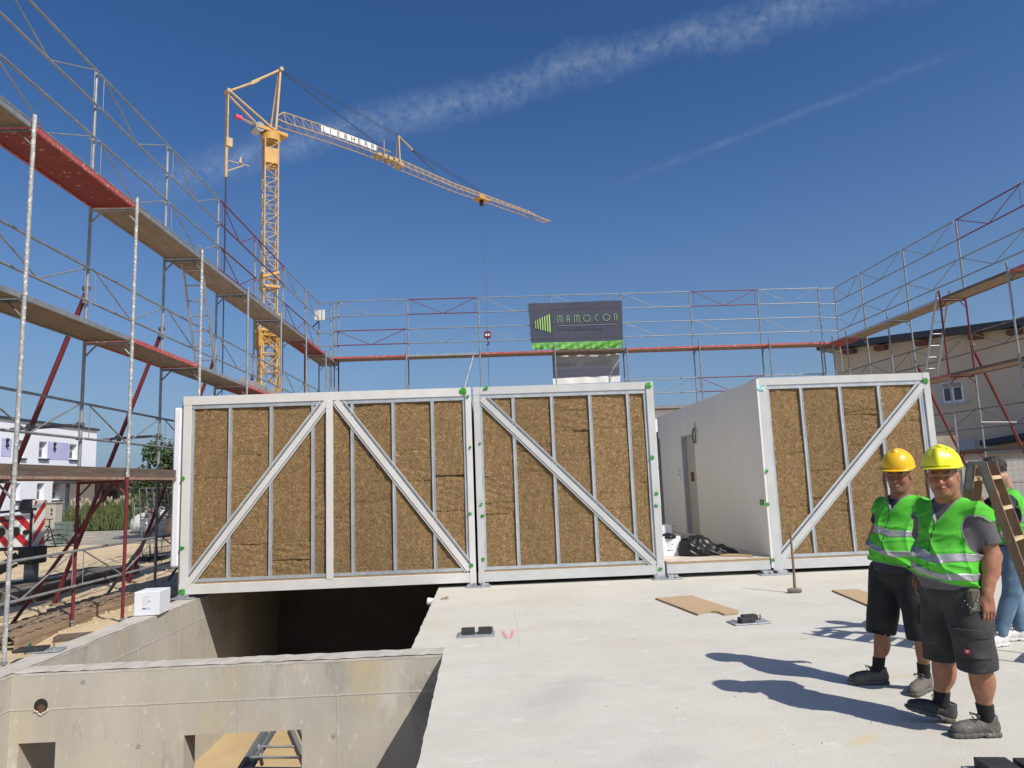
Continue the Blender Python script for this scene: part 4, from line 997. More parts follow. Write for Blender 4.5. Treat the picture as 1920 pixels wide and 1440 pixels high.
# pylon on the jib
PT = jp(10.45, 2.55); mb = MB()
for n in (-1, 1): mb.tube(jp(10.35, .1, n*.3), PT+JN*.05*n, .06, 6)
for n in (-1, 1): mb.tube(jp(9.3, .25, n*.25), jp(10.3, .5, n*.2), .05, 6); mb.tube(jp(10.3, .5, n*.2), jp(10.9, .1, n*.2), .05, 6)
mb.tube(PT, PT+JD*1.35-UP*.75, .07, 6); mb.tube(jp(9.1, .9), jp(9.1, 1.6), .03, 6)
for k in range(5): mb.obox(jp(8.5+.5*k, .12+.08*(k % 2)), JD, JN, UP, .16, .34, .1)
put(mb, 'jib_pylon', MT['yellow_pale'], cr)
mb = MB()
for n in (-.12, .12): mb.tube(AT+JN*n, PT+JN*n, .018, 5); mb.tube(PT+JD*1.35-UP*.75+JN*n, jp(19.0, .65, n), .022, 5)
mb.tube(AT, jp(8.9, .9), .035, 5); mb.tube(PT+JD*.3-UP*.2, jp(14.3, .6), .018, 5); mb.tube(PT+JD*.5-UP*.3, jp(14.6, .6), .018, 5); mb.tube(jp(5.2, 1.25), PT, .010, 4)
put(mb, 'pendant_rope', MT['cable'], cr)
# sign plates with lettering
word = 'LIEBHERR'; s0, s1 = 3.55, 8.15
for k, ch_ in enumerate(word):
    a = s0+(s1-s0)*k/8+.005; b = s0+(s1-s0)*(k+1)/8-.005; mb = MB(); c_ = jp((a+b)/2, .46, -.34)
    mb.obox(c_, JD, JN, UP, (b-a)/2, .012, .22); pl = put(mb, 'sign_plate', MT['sign_white'], cr)
    M = Matrix.Translation(c_-JN*.02+UP*-.17-JD*.19) @ Matrix(((JD.x, 0, -JN.x*1, 0), (JD.y, 0, -JN.y*1, 0), (0, 1, 0, 0), (0, 0, 0, 1)))
    me_o = text_mesh(ch_, .50, 'letter', MT['ink'], cr, M, .006); me_o.parent = pl
# trolley and hook
st_ = 19.1; mb = MB(); mb.bbox((jp(st_).x-.25, jp(st_).y-.25, jp(st_).z+.0), (jp(st_).x+.25, jp(st_).y+.25, jp(st_).z+.4), .08); mb.beam(jp(st_-.6, -.1), jp(st_+.6, -.1), .9, .10)
put(mb, 'trolley', MT['yellow'], cr); mb = MB(); mb.bbox((jp(st_).x-.18, jp(st_).y-.18, jp(st_).z-.62), (jp(st_).x+.18, jp(st_).y+.18, jp(st_).z-.15), .05); put(mb, 'trolley_sheave', MT['black_steel'], cr)
hk = at_y(914, 628, jp(st_).y); mb = MB()
for n in (-.22, .22): mb.tube(jp(st_, -.6)+JD*n, hk+JD*n*.5+UP*.3, .010, 4)
mb.tube(hk-UP*.3, hk-UP*5.2, .020, 5); mb.tube(hk+UP*.3, hk+UP*.8, .03, 5)
put(mb, 'hoist_rope', MT['cable'], cr)
mb = MB(); mb.bbox((hk.x-.28, hk.y-.12, hk.z-.28), (hk.x+.28, hk.y+.12, hk.z+.3), .08); put(mb, 'hook_block', MT['red'], cr)
mb = MB(); mb.box((hk.x-.18, hk.y-.125, hk.z-.10), (hk.x-.02, hk.y-.12, hk.z+.08)); mb.box((hk.x+.04, hk.y-.125, hk.z-.10), (hk.x+.18, hk.y-.12, hk.z+.08)); put(mb, 'hook_mark', MT['sign_white'], cr)
mb = MB(); mb.path([hk-UP*.28, hk-UP*.55, hk-UP*.7+Vector((.12,0,0)), hk-UP*.85+Vector((.02,0,0)), hk-UP*.8-Vector((.1,0,0))], .045, 6); put(mb, 'hook', MT['black_steel'], cr)
# ================================================================ white flat roofed house on the left
HX = -26.5
wh = thing('house', 'white two storey flat roofed house with lilac panels between its windows', 'house', (HX, 44, GZ))
ytop = at_x(182, 806, HX).y; ztop = at_x(182, 808, HX).z
y0h = 24.0; zbase = .3
mb = MB(); mb.box((HX-11, y0h+.01, GZ), (HX-.32, ytop-.01, ztop-.01))
WR = ((30,825,45,858),(73,828,88,859),(130,833,144,861),(25,906,37,938),(69,906,83,938),(98,906,112,937))
hl = []
for (a_, b_, c_, d_) in WR:
    yc_ = (b_+d_)/2; hl.append((at_x(a_, yc_, HX).y, at_x(c_, yc_, HX).y, at_x((a_+c_)/2, d_, HX).z, at_x((a_+c_)/2, b_, HX).z))
ys = sorted({y0h, ytop}|{h[0] for h in hl}|{h[1] for h in hl}); zs_ = sorted({GZ, ztop}|{round(h[2], 4) for h in hl}|{round(h[3], 4) for h in hl})
for ya, yb in zip(ys[:-1], ys[1:]):
    run = None
    for za, zb3 in zip(zs_[:-1], zs_[1:]):
        ins_ = any(h[0]-1e-3 <= ya and yb <= h[1]+1e-3 and h[2]-1e-3 <= za and zb3 <= h[3]+1e-3 for h in hl)
        if ins_:
            if run is not None: mb.box((HX-.3, ya, run), (HX, yb, za))
            run = None
        elif run is None: run = za
    if run is not None: mb.box((HX-.3, ya, run), (HX, yb, ztop))
put(mb, 'wall', MT['render_white'], wh)
mb = MB(); mb.box((HX-11.1, y0h-.1, ztop+.002), (HX+.12, ytop+.12, ztop+.14)); put(mb, 'parapet_cap', MT['anthracite'], wh)
def facade_rect(px0, py0, px1, py1, name, m_, d0, d1, parent=wh, X=HX):
    a = at_x(px0, (py0+py1)/2, X); b = at_x(px1, (py0+py1)/2, X); xm = (px0+px1)/2; t_ = at_x(xm, py0, X).z; u_ = at_x(xm, py1, X).z
    mb = MB(); mb.box((X+d0, a.y, u_), (X+d1, b.y, t_)); return put(mb, name, MT[m_], parent), a.y, b.y, u_, t_
MT['render_beige'] = mat('cream_render', (.54, .47, .38), .9, 0, (.49, .43, .345), .5, 5, .1, 60)
def house_window(px0, py0, px1, py1, sill=True):
    o, ya, yb, z0, z1 = facade_rect(px0, py0, px1, py1, 'window', 'frame_white', -.27, -.24)
    ym = (ya+yb)/2
    mb = MB(); g_ = .07
    mb.box((HX-.24, ya+g_, z0+.55), (HX-.23, yb-g_*1.5, z1-g_)); mb.box((HX-.24, ya+g_, z0+g_), (HX-.23, yb-g_*1.5, z0+.47)); p_ = put(mb, 'pane', MT['glass'], wh); reparent(p_, o)
    mb = MB(); mb.box((HX-.229, ya+g_, z1-(z1-z0)*.5), (HX-.22, yb-g_*1.5, z1-g_)); p_ = put(mb, 'blind', MT['render_grey'], wh); reparent(p_, o)
    if sill: mb = MB(); mb.box((HX+.001, ya-.05, z0-.12), (HX+.12, yb+.15, z0-.03)); p_ = put(mb, 'sill', MT['anthracite'], wh); reparent(p_, o)
def reparent(ch, par): ch.parent = par
for r_ in ((30,825,45,858),(73,828,88,859),(130,833,144,861)): house_window(*r_)
for r_ in ((25,906,37,938),(69,906,83,938),(98,906,112,937)): house_window(*r_)
for r_ in ((2,822,21,856),(89,829,129,862)): facade_rect(*r_, 'lilac_panel', 'render_lilac', .001, .015)
for (px, py) in ((12, 830), (101, 837)):
    a = at_x(px, py, HX); mb = MB(); mb.ball((HX+.06, a.y, a.z+.16), .10, 8, 5); mb.ball((HX+.06, a.y, a.z-.16), .10, 8, 5); mb.box((HX, a.y-.05, a.z-.2), (HX+.04, a.y+.05, a.z+.2)); put(mb, 'wall_lamp', MT['black_steel'], wh)
# low carport and garage
cp = thing('carport', 'low dark carport with a flat roof beside the white house', 'carport', (-22, 50, GZ))
a = at_y(112, 905, 49); b = at_y(262, 903, 49)
mb = MB(); mb.box((a.x, 44.5, 2.55), (b.x, 52, 2.95)); put(mb, 'roof', MT['anthracite'], cp)
mb = MB(); mb.box((a.x+.3, 51.6, GZ), (b.x-.1, 51.9, 2.54)); put(mb, 'rear_wall', MT['render_grey'], cp)
for px in (130, 190, 245):
    q = at_y(px, 930, 45); mb = MB(); mb.box((q.x-.08, 44.7, GZ), (q.x+.08, 44.86, 2.54)); put(mb, 'post', MT['anthracite'], cp)
q = at_y(205, 934, 51.5); mb = MB(); mb.box((q.x-.5, 51.5, q.z-.5), (q.x+.5, 51.59, q.z+.5)); put(mb, 'window', MT['glass'], cp)
# second white building past the grass
wb_ = thing('house', 'far white building seen past the tall grass behind the site fence', 'house', (-23, 66, GZ))
a = at_y(262, 905, 64); b = at_y(345, 905, 64); mb = MB(); mb.box((a.x, 64, GZ), (b.x, 74, at_y(300, 903, 64).z)); put(mb, 'wall', MT['render_white'], wb_)
mb = MB(); mb.box((a.x+1.2, 63.95, at_y(300, 922, 64).z), (b.x, 63.99, at_y(300, 908, 64).z)); put(mb, 'window', MT['glass'], wb_)
mb = MB(); mb.box((a.x-.1, 63.9, at_y(300, 902.5, 64).z), (b.x, 74.1, at_y(300, 899, 64).z)); put(mb, 'roof', MT['anthracite'], wb_)
# tall ornamental grass
gr = MB(); rr = random.Random(9)
MT['grass'] = mat('tall_grass', (.055, .09, .022), .8, 0, (.11, .13, .045), 3, 3); MT['plume'] = mat('grass_plume', (.34, .28, .20), .9, 0, (.26, .24, .14), 5, 3)
pl = MB()
for k in range(2600):
    px = rr.uniform(104, 268); Y = rr.uniform(38, 43.5); base = at_y(px, 958, Y); x = base.x; h = rr.uniform(.4, 1.55) if px > 130 else rr.uniform(.3, .8)
    if 225 < px: h *= 1.15
    lean = rr.gauss(0, .33); w_ = .02+.02*rr.random(); z0 = GZ+.1
    pts = [(x, Y, z0), (x+lean*.3, Y+rr.uniform(-.1, .1), z0+h*.6), (x+lean, Y+rr.uniform(-.2, .2), z0+h)]
    gr.add([(pts[0][0]-w_, Y, z0), (pts[0][0]+w_, Y, z0), (pts[1][0]+w_, pts[1][1], pts[1][2]), (pts[1][0]-w_, pts[1][1], pts[1][2]), pts[2]], [(0,1,2,3), (3,2,4)])
    if h > 1.2 and rr.random() < .12: pl.ball(pts[2], .06, 5, 4, (1, 1, 3))
tag(gr.build('tall_grass', MT['grass']), 'tall green ornamental grass in front of the carport', 'grass', kind='stuff')
tag(pl.build('grass_plumes', MT['plume']), 'pale plumes above the tall ornamental grass', 'grass', kind='stuff')
# low kerb wall and bollard
kw = thing('kerb_wall', 'low grey concrete edging wall along the road by the grass', 'wall', at_y(240, 965, 36)); a = at_z(203, 978, GZ); b = at_z(268, 962, GZ)
mb = MB(); mb.beam(a+Vector((0,0,.25)), b+Vector((0,0,.25)), .25, .5); put(mb, 'wall', MT['conc_top'], kw)
a = at_z(211, 978, GZ); bo = thing('marker_post', 'thin pale marker post beside the low edging wall', 'post', a); mb = MB(); mb.box((a.x-.05, a.y-.05, GZ), (a.x+.05, a.y+.05, GZ+.85)); mb.box((a.x-.06, a.y-.06, GZ+.85), (a.x+.06, a.y+.06, GZ+.9)); put(mb, 'post', MT['frame_white'], bo)
# tree behind the scaffold
def leaf_tree(name, label, x, y, z0, h, rx, seed, tr=.18):
    rr = random.Random(seed); t = thing(name, label, 'tree', (x, y, z0)); mb = MB()
    mb.tube((x, y, z0), (x+.1, y, z0+h*.45), tr, 8, tr*.6)
    for k in range(6):
        an = rr.uniform(0, 6.28); mb.tube((x+.08, y, z0+h*(.35+.04*k)), (x+rx*.6*math.cos(an), y+rx*.6*math.sin(an), z0+h*(.55+.06*k)), tr*.35, 6, tr*.12)
    put(mb, 'trunk', MT['brown'], t); mb = MB()
    cl = [(rr.gauss(0, .42)*rx, rr.gauss(0, .42)*rx, z0+h*rr.uniform(.38, .95), rr.uniform(.25, .5)*rx) for _ in range(26)]
    for k in range(5200):
        cx, cy, cz, cr_ = rr.choice(cl); v = Vector((rr.gauss(0,1), rr.gauss(0,1), rr.gauss(0,1))).normalized()*cr_*rr.uniform(.5, 1.05)
        p = Vector((x+cx, y+cy, cz))+v; a = Vector((rr.gauss(0,1), rr.gauss(0,1), rr.gauss(0,1))).normalized(); b = a.orthogonal().normalized(); s_ = rr.uniform(.05, .11)
        mb.add([p-a*s_, p+b*s_*.5, p+a*s_, p-b*s_*.5], [(0,1,2,3)])
    put(mb, 'crown', MT['leaf'], t)
MT['leaf'] = mat('tree_leaf', (.025, .05, .012), .6, 0, (.05, .085, .02), 1.5, 4)
q = at_y(322, 900, 30); leaf_tree('tree', 'dark green leafy tree behind the foot of the scaffold', q.x-.05, 30, GZ, 3.9, 1.5, 4)
q = at_y(338, 870, 32); leaf_tree('tree', 'bushy green tree mostly hidden by the end of the long module', q.x+.4, 32, GZ, 3.6, 1.3, 8)
# walker in a white shirt is built with the people
# ---------------------------------------------------------------- truck crane outrigger and chevron box
tk = thing('truck_crane', 'rear corner of a truck crane with red and white chevrons and a lowered black outrigger', 'truck', at_z(60, 1095, GZ))
YT = 14.6
def tx(px, py): return at_y(px, py, YT)
c0, c1, c2 = tx(0, 968), tx(58, 968), tx(58, 1023)
zt_, zb_ = tx(40, 965).z, tx(40, 1026).z; xr = tx(60, 990).x; xl = xr-3.2
mb = MB(); mb.bbox((xl, YT, zb_), (xr-.012, YT+.34, zt_), .01); put(mb, 'box', MT['sign_white'], tk)
side = MB()
MT['chev_red'] = mat('reflective_red', (.50, .015, .02), .35)
def band_poly(x0, x1, w_, slope, mapf, zlo, zhi, mb):
    """slanted stripes clipped to the panel"""
    step = .36; x = x0-2
    while x < x1+2:
        poly = [(x, zlo), (x+w_, zlo), (x+w_+slope*(zhi-zlo), zhi), (x+slope*(zhi-zlo), zhi)]
        out = poly
        for (lim, sg) in ((x0, 1), (x1, -1)):
            new = []
            for a, b in zip(out, out[1:]+out[:1]):
                ia, ib = (a[0]-lim)*sg >= 0, (b[0]-lim)*sg >= 0
                if ia: new.append(a)
                if ia != ib: f_ = (lim-a[0])/(b[0]-a[0]); new.append((lim, a[1]+(b[1]-a[1])*f_))
            out = new
            if not out: break
        if len(out) >= 3: mb.add([mapf(u, v) for u, v in out], [tuple(range(len(out)))])
        x += step
mb = MB(); band_poly(xl+.02, xr-.03, .17, -1.0, lambda u, v: (u, YT-.004, v), zb_+.02, zt_-.02, mb)
put(mb, 'chevron_stripes', MT['chev_red'], tk)
mb = MB(); mb.box((xr-.03, YT-.03, zb_-.05), (xr+.012, YT-.006, zt_+.10)); mb.box((xl, YT-.02, zb_-.06), (xr+.1, YT+.1, zb_-.002)); mb.beam((xl, YT-.1, zt_-.08), (xr+.12, YT-.1, zt_+.10), .05, .05); mb.beam((xl, YT-.1, zt_-.26), (xr-.3, YT-.1, zt_-.10), .04, .04)
put(mb, 'black_rail', MT['black_steel'], tk)
mb = MB(); band_poly(YT+.01, YT+.36, .15, 1.0, lambda u, v: (xr+.024, u, v), zb_+.02, zt_+.26, mb); put(mb, 'chevron_stripes', MT['chev_red'], tk)
mb = MB(); mb.box((xr-.01, YT-.004, zb_), (xr+.02, YT+.37, zt_+.28)); put(mb, 'corner_panel', MT['sign_white'], tk)
mb = MB()
for px, py, r_ in ((30, 996, .085), (2, 998, .085), (50, 998, .05)):
    a = tx(px, py); mb.tube((a.x, YT-.05, a.z), (a.x, YT, a.z), r_, 18)
put(mb, 'rear_lamp', MT['black_steel'], tk)
mb = MB(); a = tx(22, 967); mb.bbox((a.x, YT+.1, zt_+.01), (xr-.05, YT+.34, zt_+.30), .08); put(mb, 'dark_housing', MT['black_steel'], tk)
# outrigger leg
lg = tx(55, 1040); mb = MB(); mb.bbox((lg.x-.17, YT-.1, lg.z-.18), (lg.x+.17, YT+.3, zb_-.0), .02); put(mb, 'outrigger_sleeve', MT['black_steel'], tk)
MT['leg_grey'] = mat('outrigger_grey', (.16, .17, .18), .45, .2)
mb = MB(); mb.bbox((lg.x-.10, YT, GZ+.2), (lg.x+.08, YT+.2, lg.z-.17), .01); put(mb, 'outrigger_leg', MT['leg_grey'], tk)
mb = MB(); mb.beam((lg.x-.2, YT-.05, lg.z), (lg.x-.75, YT-.05, lg.z-.42), .05, .14); mb.beam((lg.x-.2, YT-.05, lg.z-.18), (lg.x-.78, YT-.05, lg.z-.46), .05, .05); put(mb, 'outrigger_brace', MT['black_steel'], tk)
mb = MB(); mb.tube((lg.x, YT+.1, GZ+.12), (lg.x, YT+.1, GZ+.22), .22, 20); mb.obox((lg.x-.05, YT, GZ+.24), (1,0,.05), (0,1,0), (-.05,0,1), .62, .25, .02); mb.bbox((lg.x-.55, YT-.4, GZ+.0), (lg.x+.5, YT+.6, GZ+.11), .02); put(mb, 'outrigger_pad', MT['black_steel'], tk)
# long dark mat the outrigger stands beside
dm = thing('ground_mat', 'long dark timber mat lying below the outrigger leg', 'mat', (-8.5, 13.2, GZ)); a, b = at_z(-30, 1128, GZ+.1), at_z(214, 1072, GZ+.1)
mb = MB(); mb.beam(a, b, 1.15, .26); MT['mat_dark'] = mat('oily_timber', (.10, .085, .07), .9, 0, (.17, .14, .11), 3, 5); put(mb, 'mat', MT['mat_dark'], dm)
# formwork timber panels with cross slats
def formwork(p, q, label, w_=.5, n=11, z=GZ):
    a, b = at_z(*p, z), at_z(*q, z); d_ = (b-a).normalized(); n_ = Vector((-d_.y, d_.x, 0)); t = thing('timber_panel', label, 'timber panel', a)
    for s_ in (0, w_):
        for k in (0, 1):
            mb = MB(); mb.beam(a+n_*s_+Vector((0,0,.04+.085*k)), b+n_*s_+Vector((0,0,.04+.085*k)), .06, .08); put(mb, 'side_rail', MT['timber'], t)
    for k in range(n):
        f_ = (k+.5)/n; c = a+(b-a)*f_; mb = MB(); mb.beam(c-n_*.02+Vector((0,0,.187+.006*(k%3))), c+n_*(w_+.04)+Vector((0,0,.187+.006*(k%3))), .12, .035); put(mb, 'slat', MT['timber'], t)
formwork((30, 1222), (170, 1166), 'brown timber panel with cross slats lying nearest beside the basement wall', n=9)
formwork((150, 1168), (262, 1133), 'second brown timber panel with cross slats lying behind the first', n=8)
pl_ = thing('plank', 'short grey plank under the foot of the red scaffold post', 'plank', at_z(140, 1190, GZ)); a, b = at_z(104, 1196, GZ+.05), at_z(172, 1190, GZ+.05)
mb = MB(); mb.beam(a, b, .2, .05); mb.beam(a+Vector((.05, 0, -.05)), a+Vector((.25, 0, -.05)), .2, .06); put(mb, 'plank', MT['toe'], pl_)
bt = thing('bottle', 'small green glass bottle lying by the end of the timber panel', 'bottle', at_z(50, 1213, GZ+.1)); l = bt.location
MT['bottle'] = mat('green_glass', (.01, .12, .03), .15, spec=.8); mb = MB(); mb.tube((l.x, l.y, l.z-.1), (l.x+.03, l.y, l.z-.02), .030, 12); mb.tube((l.x+.03, l.y, l.z-.02), (l.x+.042, l.y, l.z+.04), .028, 10, .012); put(mb, 'glass', MT['bottle'], bt)
# switch cabinet
cb = thing('switch_cabinet', 'beige electrical site cabinet on thin legs beside the chevron panel', 'cabinet', at_z(90, 1018, GZ)); YC = cb.location.y
a, b = at_y(76, 944, YC), at_y(102, 993, YC); MT['cabinet'] = mat('beige_cabinet', (.46, .43, .35), .6, 0, (.40, .37, .30), 2, 4)
mb = MB(); mb.bbox((a.x, YC, b.z), (b.x, YC+.5, a.z), .02); put(mb, 'cabinet', MT['cabinet'], cb)
mb = MB(); mb.box((a.x-.05, YC-.05, a.z), (b.x+.05, YC+.55, a.z+.04)); mb.tube(((a.x+b.x)/2-.1, YC-.04, b.z+.1), ((a.x+b.x)/2-.1, YC-.04, a.z-.1), .04, 8); put(mb, 'hood', MT['cabinet'], cb)
mb = MB(); mb.box((b.x-.18, YC-.006, a.z-.35), (b.x-.12, YC, a.z-.22)); mb.box((b.x-.18, YC-.006, a.z-.5), (b.x-.12, YC, a.z-.4)); put(mb, 'marking', MT['ink'], cb)
mb = MB()
for x in (a.x+.1, b.x-.1): mb.tube((x, YC+.05, GZ), (x, YC+.05, b.z), .025, 6); mb.tube((x, YC+.45, GZ), (x, YC+.45, b.z), .025, 6)
mb.tube((a.x+.1, YC+.05, GZ+.1), (b.x-.1, YC+.05, b.z), .018, 6); mb.path([(a.x+.1, YC, b.z), (a.x-.1, YC-.2, GZ+.5), (a.x+.05, YC-.3, GZ+.05), (a.x+.4, YC-.2, GZ+.1)], .03, 6); put(mb, 'stand', MT['galv_dark'], cb)
# plastic crates
MT['crate'] = mat('grey_green_plastic', (.17, .21, .18), .6, 0, (.13, .16, .14), 3, 3)
q = at_z(117, 1022, GZ); hh = (at_y(117, 978, q.y).z-GZ)/5; ww = at_y(129, 1000, q.y).x-at_y(106, 1000, q.y).x
for k in range(5):
    t = thing('crate', 'grey green plastic crate, %s of a stack of five beside the cabinet' % ('lowest', 'second from the bottom', 'middle one', 'second from the top', 'topmost')[k], 'crate', (q.x, q.y, GZ+hh*k), 0, 'stacked crates beside the cabinet')
    mb = MB(); z0 = .01; z1 = hh-.01
    mb.box((-ww/2, -.2, z0), (ww/2, -.17, z0+.06*hh/.25)); mb.box((-ww/2, -.2, z1-.08), (ww/2, -.17, z1)); mb.box((-ww/2, -.2, z0+.06), (-ww*.3, -.17, z1-.08)); mb.box((ww*.3, -.2, z0+.06), (ww/2, -.17, z1-.08)); mb.box((-ww/2, -.169, z0), (-ww/2+.03, .3, z1)); mb.box((ww/2-.03, -.169, z0), (ww/2, .3, z1)); mb.box((-ww/2+.03, .27, z0), (ww/2-.03, .3, z1))
    mb.box((-ww*.3, -.15, z0), (ww*.3, -.14, z1-.1)); mb.build('crate_shell', MT['crate'], t)
# bicycle leaning behind the chevron box
def wheel(mb, c, r, d_):
    pts = [Vector(c)+Vector(d_)*r*math.cos(a)+Vector((0,0,1))*r*math.sin(a) for a in [2*math.pi*k/20 for k in range(21)]]; mb.path(pts, .022, 5)
    for k in range(0, 20, 2): mb.tube(c, pts[k], .004, 3)
bk = thing('bicycle', 'dark bicycle parked behind the chevron box', 'bicycle', at_z(40, 1010, GZ)); YK = 22.5; k0 = at_y(34, 1000, YK); dd = (1, .15, 0)
cA = Vector((k0.x, YK, GZ+.36)); cBk = cA+Vector((1.05, .15, 0))
for c_ in (cA, cBk): mb = MB(); wheel(mb, c_, .34, dd); put(mb, 'wheel', MT['black_steel'], bk)
mb = MB(); s_, h_ = cA+Vector((.35, .05, .55)), cA+Vector((.85, .12, .62)); bb = cA+Vector((.45, .06, -.05))
for a_, b_ in ((cA, s_), (cA, bb), (bb, s_), (bb, h_), (s_, h_), (h_, cBk), (h_, h_+Vector((0, 0, .2)))): mb.tube(a_, b_, .018, 6)
mb.tube(h_+Vector((-.05, -.25, .2)), h_+Vector((-.05, .25, .2)), .014, 6); mb.bbox((s_.x-.14, s_.y-.06, s_.z+.12), (s_.x+.12, s_.y+.06, s_.z+.17), .02); mb.tube(s_, s_+Vector((0,0,.13)), .014, 6); put(mb, 'frame', MT['black_steel'], bk)
# white big bag
def blob(mb, c, r, n, m_, f):
    vs = []
    for j in range(m_+1):
        ph = math.pi*j/m_
        for i in range(n):
            th = 2*math.pi*i/n; k = f(th, ph); vs.append((c[0]+r[0]*math.sin(ph)*math.cos(th)*k, c[1]+r[1]*math.sin(ph)*math.sin(th)*k, max(c[2]-r[2]*.5, c[2]+r[2]*math.cos(ph)*k)))
    mb.add(vs, [(j*n+i, (j+1)*n+i, (j+1)*n+(i+1) % n, j*n+(i+1) % n) for j in range(m_) for i in range(n)], True)
q = at_z(287, 1000, GZ); bg_ = thing('bulk_bag', 'white woven bulk bag slumped on the ground by the fence panels', 'bag', q); mb = MB()
blob(mb, (q.x, q.y, GZ+.38), (1.05, .6, .62), 36, 18, lambda th, ph: 1+.05*math.sin(7*th+3*ph)+.04*math.sin(13*th)); MT['bag'] = mat('woven_white', (.66, .65, .62), .8, 0, (.55, .54, .52), 4, 4); put(mb, 'bag', MT['bag'], bg_)
# site fence panels
def fence(x, y, an, label, m_='galv', w_=2.6, h_=2.0, lean=0):
    t = thing('fence_panel', label, 'fence panel', (x, y, GZ), an); mb = MB()
    T = lambda u, z: (u, lean*z, z)
    for a_, b_ in ((T(0, .05), T(0, h_)), (T(w_, .05), T(w_, h_)), (T(0, h_), T(w_, h_)), (T(0, .15), T(w_, .15)), (T(0, h_*.6), T(w_, h_*.6))): mb.tube(a_, b_, .021, 6)
    mb.build('frame', MT[m_], t); mb = MB()
    for k in range(1, 17): mb.tube(T(w_*k/17, .15), T(w_*k/17, h_), .004, 3)
    for k in range(1, 10): mb.tube(T(0, .15+(h_-.15)*k/10), T(w_, .15+(h_-.15)*k/10), .004, 3)
    mb.build('mesh', MT[m_], t)
    for u in (0, w_): f_ = MB(); f_.bbox((u-.12, -.3, 0), (u+.12, .3, .11), .02); f_.build('foot', MT['black'], t)
q = at_z(250, 1002, GZ); fence(q.x, q.y, R(35), 'pale mesh site fence panel standing beside the white bulk bag')
q = at_z(268, 1052, GZ)
for k in range(3): fence(q.x+.16*k, q.y+.1*k, R(64+4*k), ('nearest', 'middle', 'farthest')[k]+' of three dark fence panels leaning together at the end of the long module', 'galv_dark', 2.3, 2.0, .12)
# road sign on the fence
q = at_y(287, 955, 33); sg = thing('sign_board', 'small white sign with a red ring on the far fence', 'sign', q); mb = MB(); mb.bbox((q.x-.35, 33, q.z-.5), (q.x+.3, 33.03, q.z+.45)); put(mb, 'board', MT['sign_white'], sg)
mb = MB(); mb.path([(q.x+.2*math.cos(a_), 32.985, q.z+.05+.2*math.sin(a_)) for a_ in [2*math.pi*k/14 for k in range(15)]], .04, 5); put(mb, 'ring', MT['chev_red'], sg)
# ================================================================ beige house on the right
bh = thing('house', 'beige rendered house with a dark sloping roof edge, in shade behind the right scaffold', 'house', (20.3, 40, GZ))
P0 = Vector((20.3, 40.0)); DV = Vector((.64, -.77)).normalized(); NV = Vector((-DV.y, DV.x))*-1
NV = Vector((DV.y, -DV.x)); 
if NV.y > 0: NV = -NV
def hp(px, py, off=0.):
    r_ = _ray(px, py); o_ = P0+NV*off
    # intersect ground plan ray with the facade line
    den = r_[0]*DV.y-r_[1]*DV.x; tt = (o_.x*DV.y-o_.y*DV.x)/den
    return Vector((r_[0]*tt, r_[1]*tt, HC+r_[2]*tt))
def hs(p): return (Vector((p.x, p.y))-P0).dot(DV)
def hw(s, z, off): q_ = P0+DV*s+NV*off; return (q_.x, q_.y, z)
def hbox(mb, s0, s1, z0, z1, o0, o1, dz=0.):
    vs = [hw(s0, z0, o0), hw(s1, z0+dz, o0), hw(s1, z0+dz, o1), hw(s0, z0, o1), hw(s0, z1, o0), hw(s1, z1+dz, o0), hw(s1, z1+dz, o1), hw(s0, z1, o1)]
    mb.add(vs, [(0,3,2,1),(4,5,6,7),(0,1,5,4),(1,2,6,5),(2,3,7,6),(3,0,4,7)])
eA, eB = hp(1592, 652), hp(1920, 612); sA, sB = hs(eA), hs(eB); sl = (eB.z-eA.z)/(sB-sA); SE = sB+9
mb = MB(); mb.add([hw(0, GZ, 0), hw(SE, GZ, 0), hw(SE, eA.z+sl*SE, 0), hw(0, eA.z, 0), hw(0, GZ, -9), hw(SE, GZ, -9), hw(SE, eA.z+sl*SE, -9), hw(0, eA.z, -9)], [(0,1,2,3),(5,4,7,6),(4,0,3,7),(1,5,6,2),(3,2,6,7),(0,4,5,1)])
put(mb, 'wall', MT['render_beige'], bh)
mb = MB(); hbox(mb, -.7, SE, eA.z+.02, eA.z+.36, .75, -9.3, sl*(SE+.7)); put(mb, 'roof', MT['anthracite'], bh)
for px, py in ((1597, 653), (1655, 646), (1733, 637), (1832, 627), (1905, 617)):
    s_ = hs(hp(px, py)); zc = eA.z+sl*s_-.28; mb = MB(); hbox(mb, s_-.28, s_+.28, zc-.08, zc+.16, .02, .6); put(mb, 'rafter_end', MT['brown'], bh)
wa, wb2 = hp(1768, 748), hp(1808, 742); s0, s1 = hs(wa), hs(wb2); z0, z1 = hp(1788, 755).z, hp(1788, 716).z
mb = MB(); hbox(mb, s0, s1, z0, z1, .0, .03); wn = put(mb, 'window', MT['frame_white'], bh)
mb = MB(); sm_ = (s0+s1)/2; zs = z0+(z1-z0)*.72
hbox(mb, s0+.10, sm_-.06, z0+.12, zs, .03, .035); hbox(mb, sm_+.06, s1-.10, z0+.12, zs, .03, .035); reparent(put(mb, 'pane', MT['glass'], bh), wn)
mb = MB(); hbox(mb, s0+.06, s1-.06, zs+.03, z1-.04, .03, .045); reparent(put(mb, 'shutter', MT['render_grey'], bh), wn)
mb = MB(); hbox(mb, s0-.25, s1+.15, z0-.12, z0-.02, .0, .14); reparent(put(mb, 'sill', MT['frame_grey'], bh), wn)
mb = MB(); hbox(mb, s0-.18, s0-.01, z0-.02, z1, .0, .06); reparent(put(mb, 'frame_side', MT['frame_grey'], bh), wn)
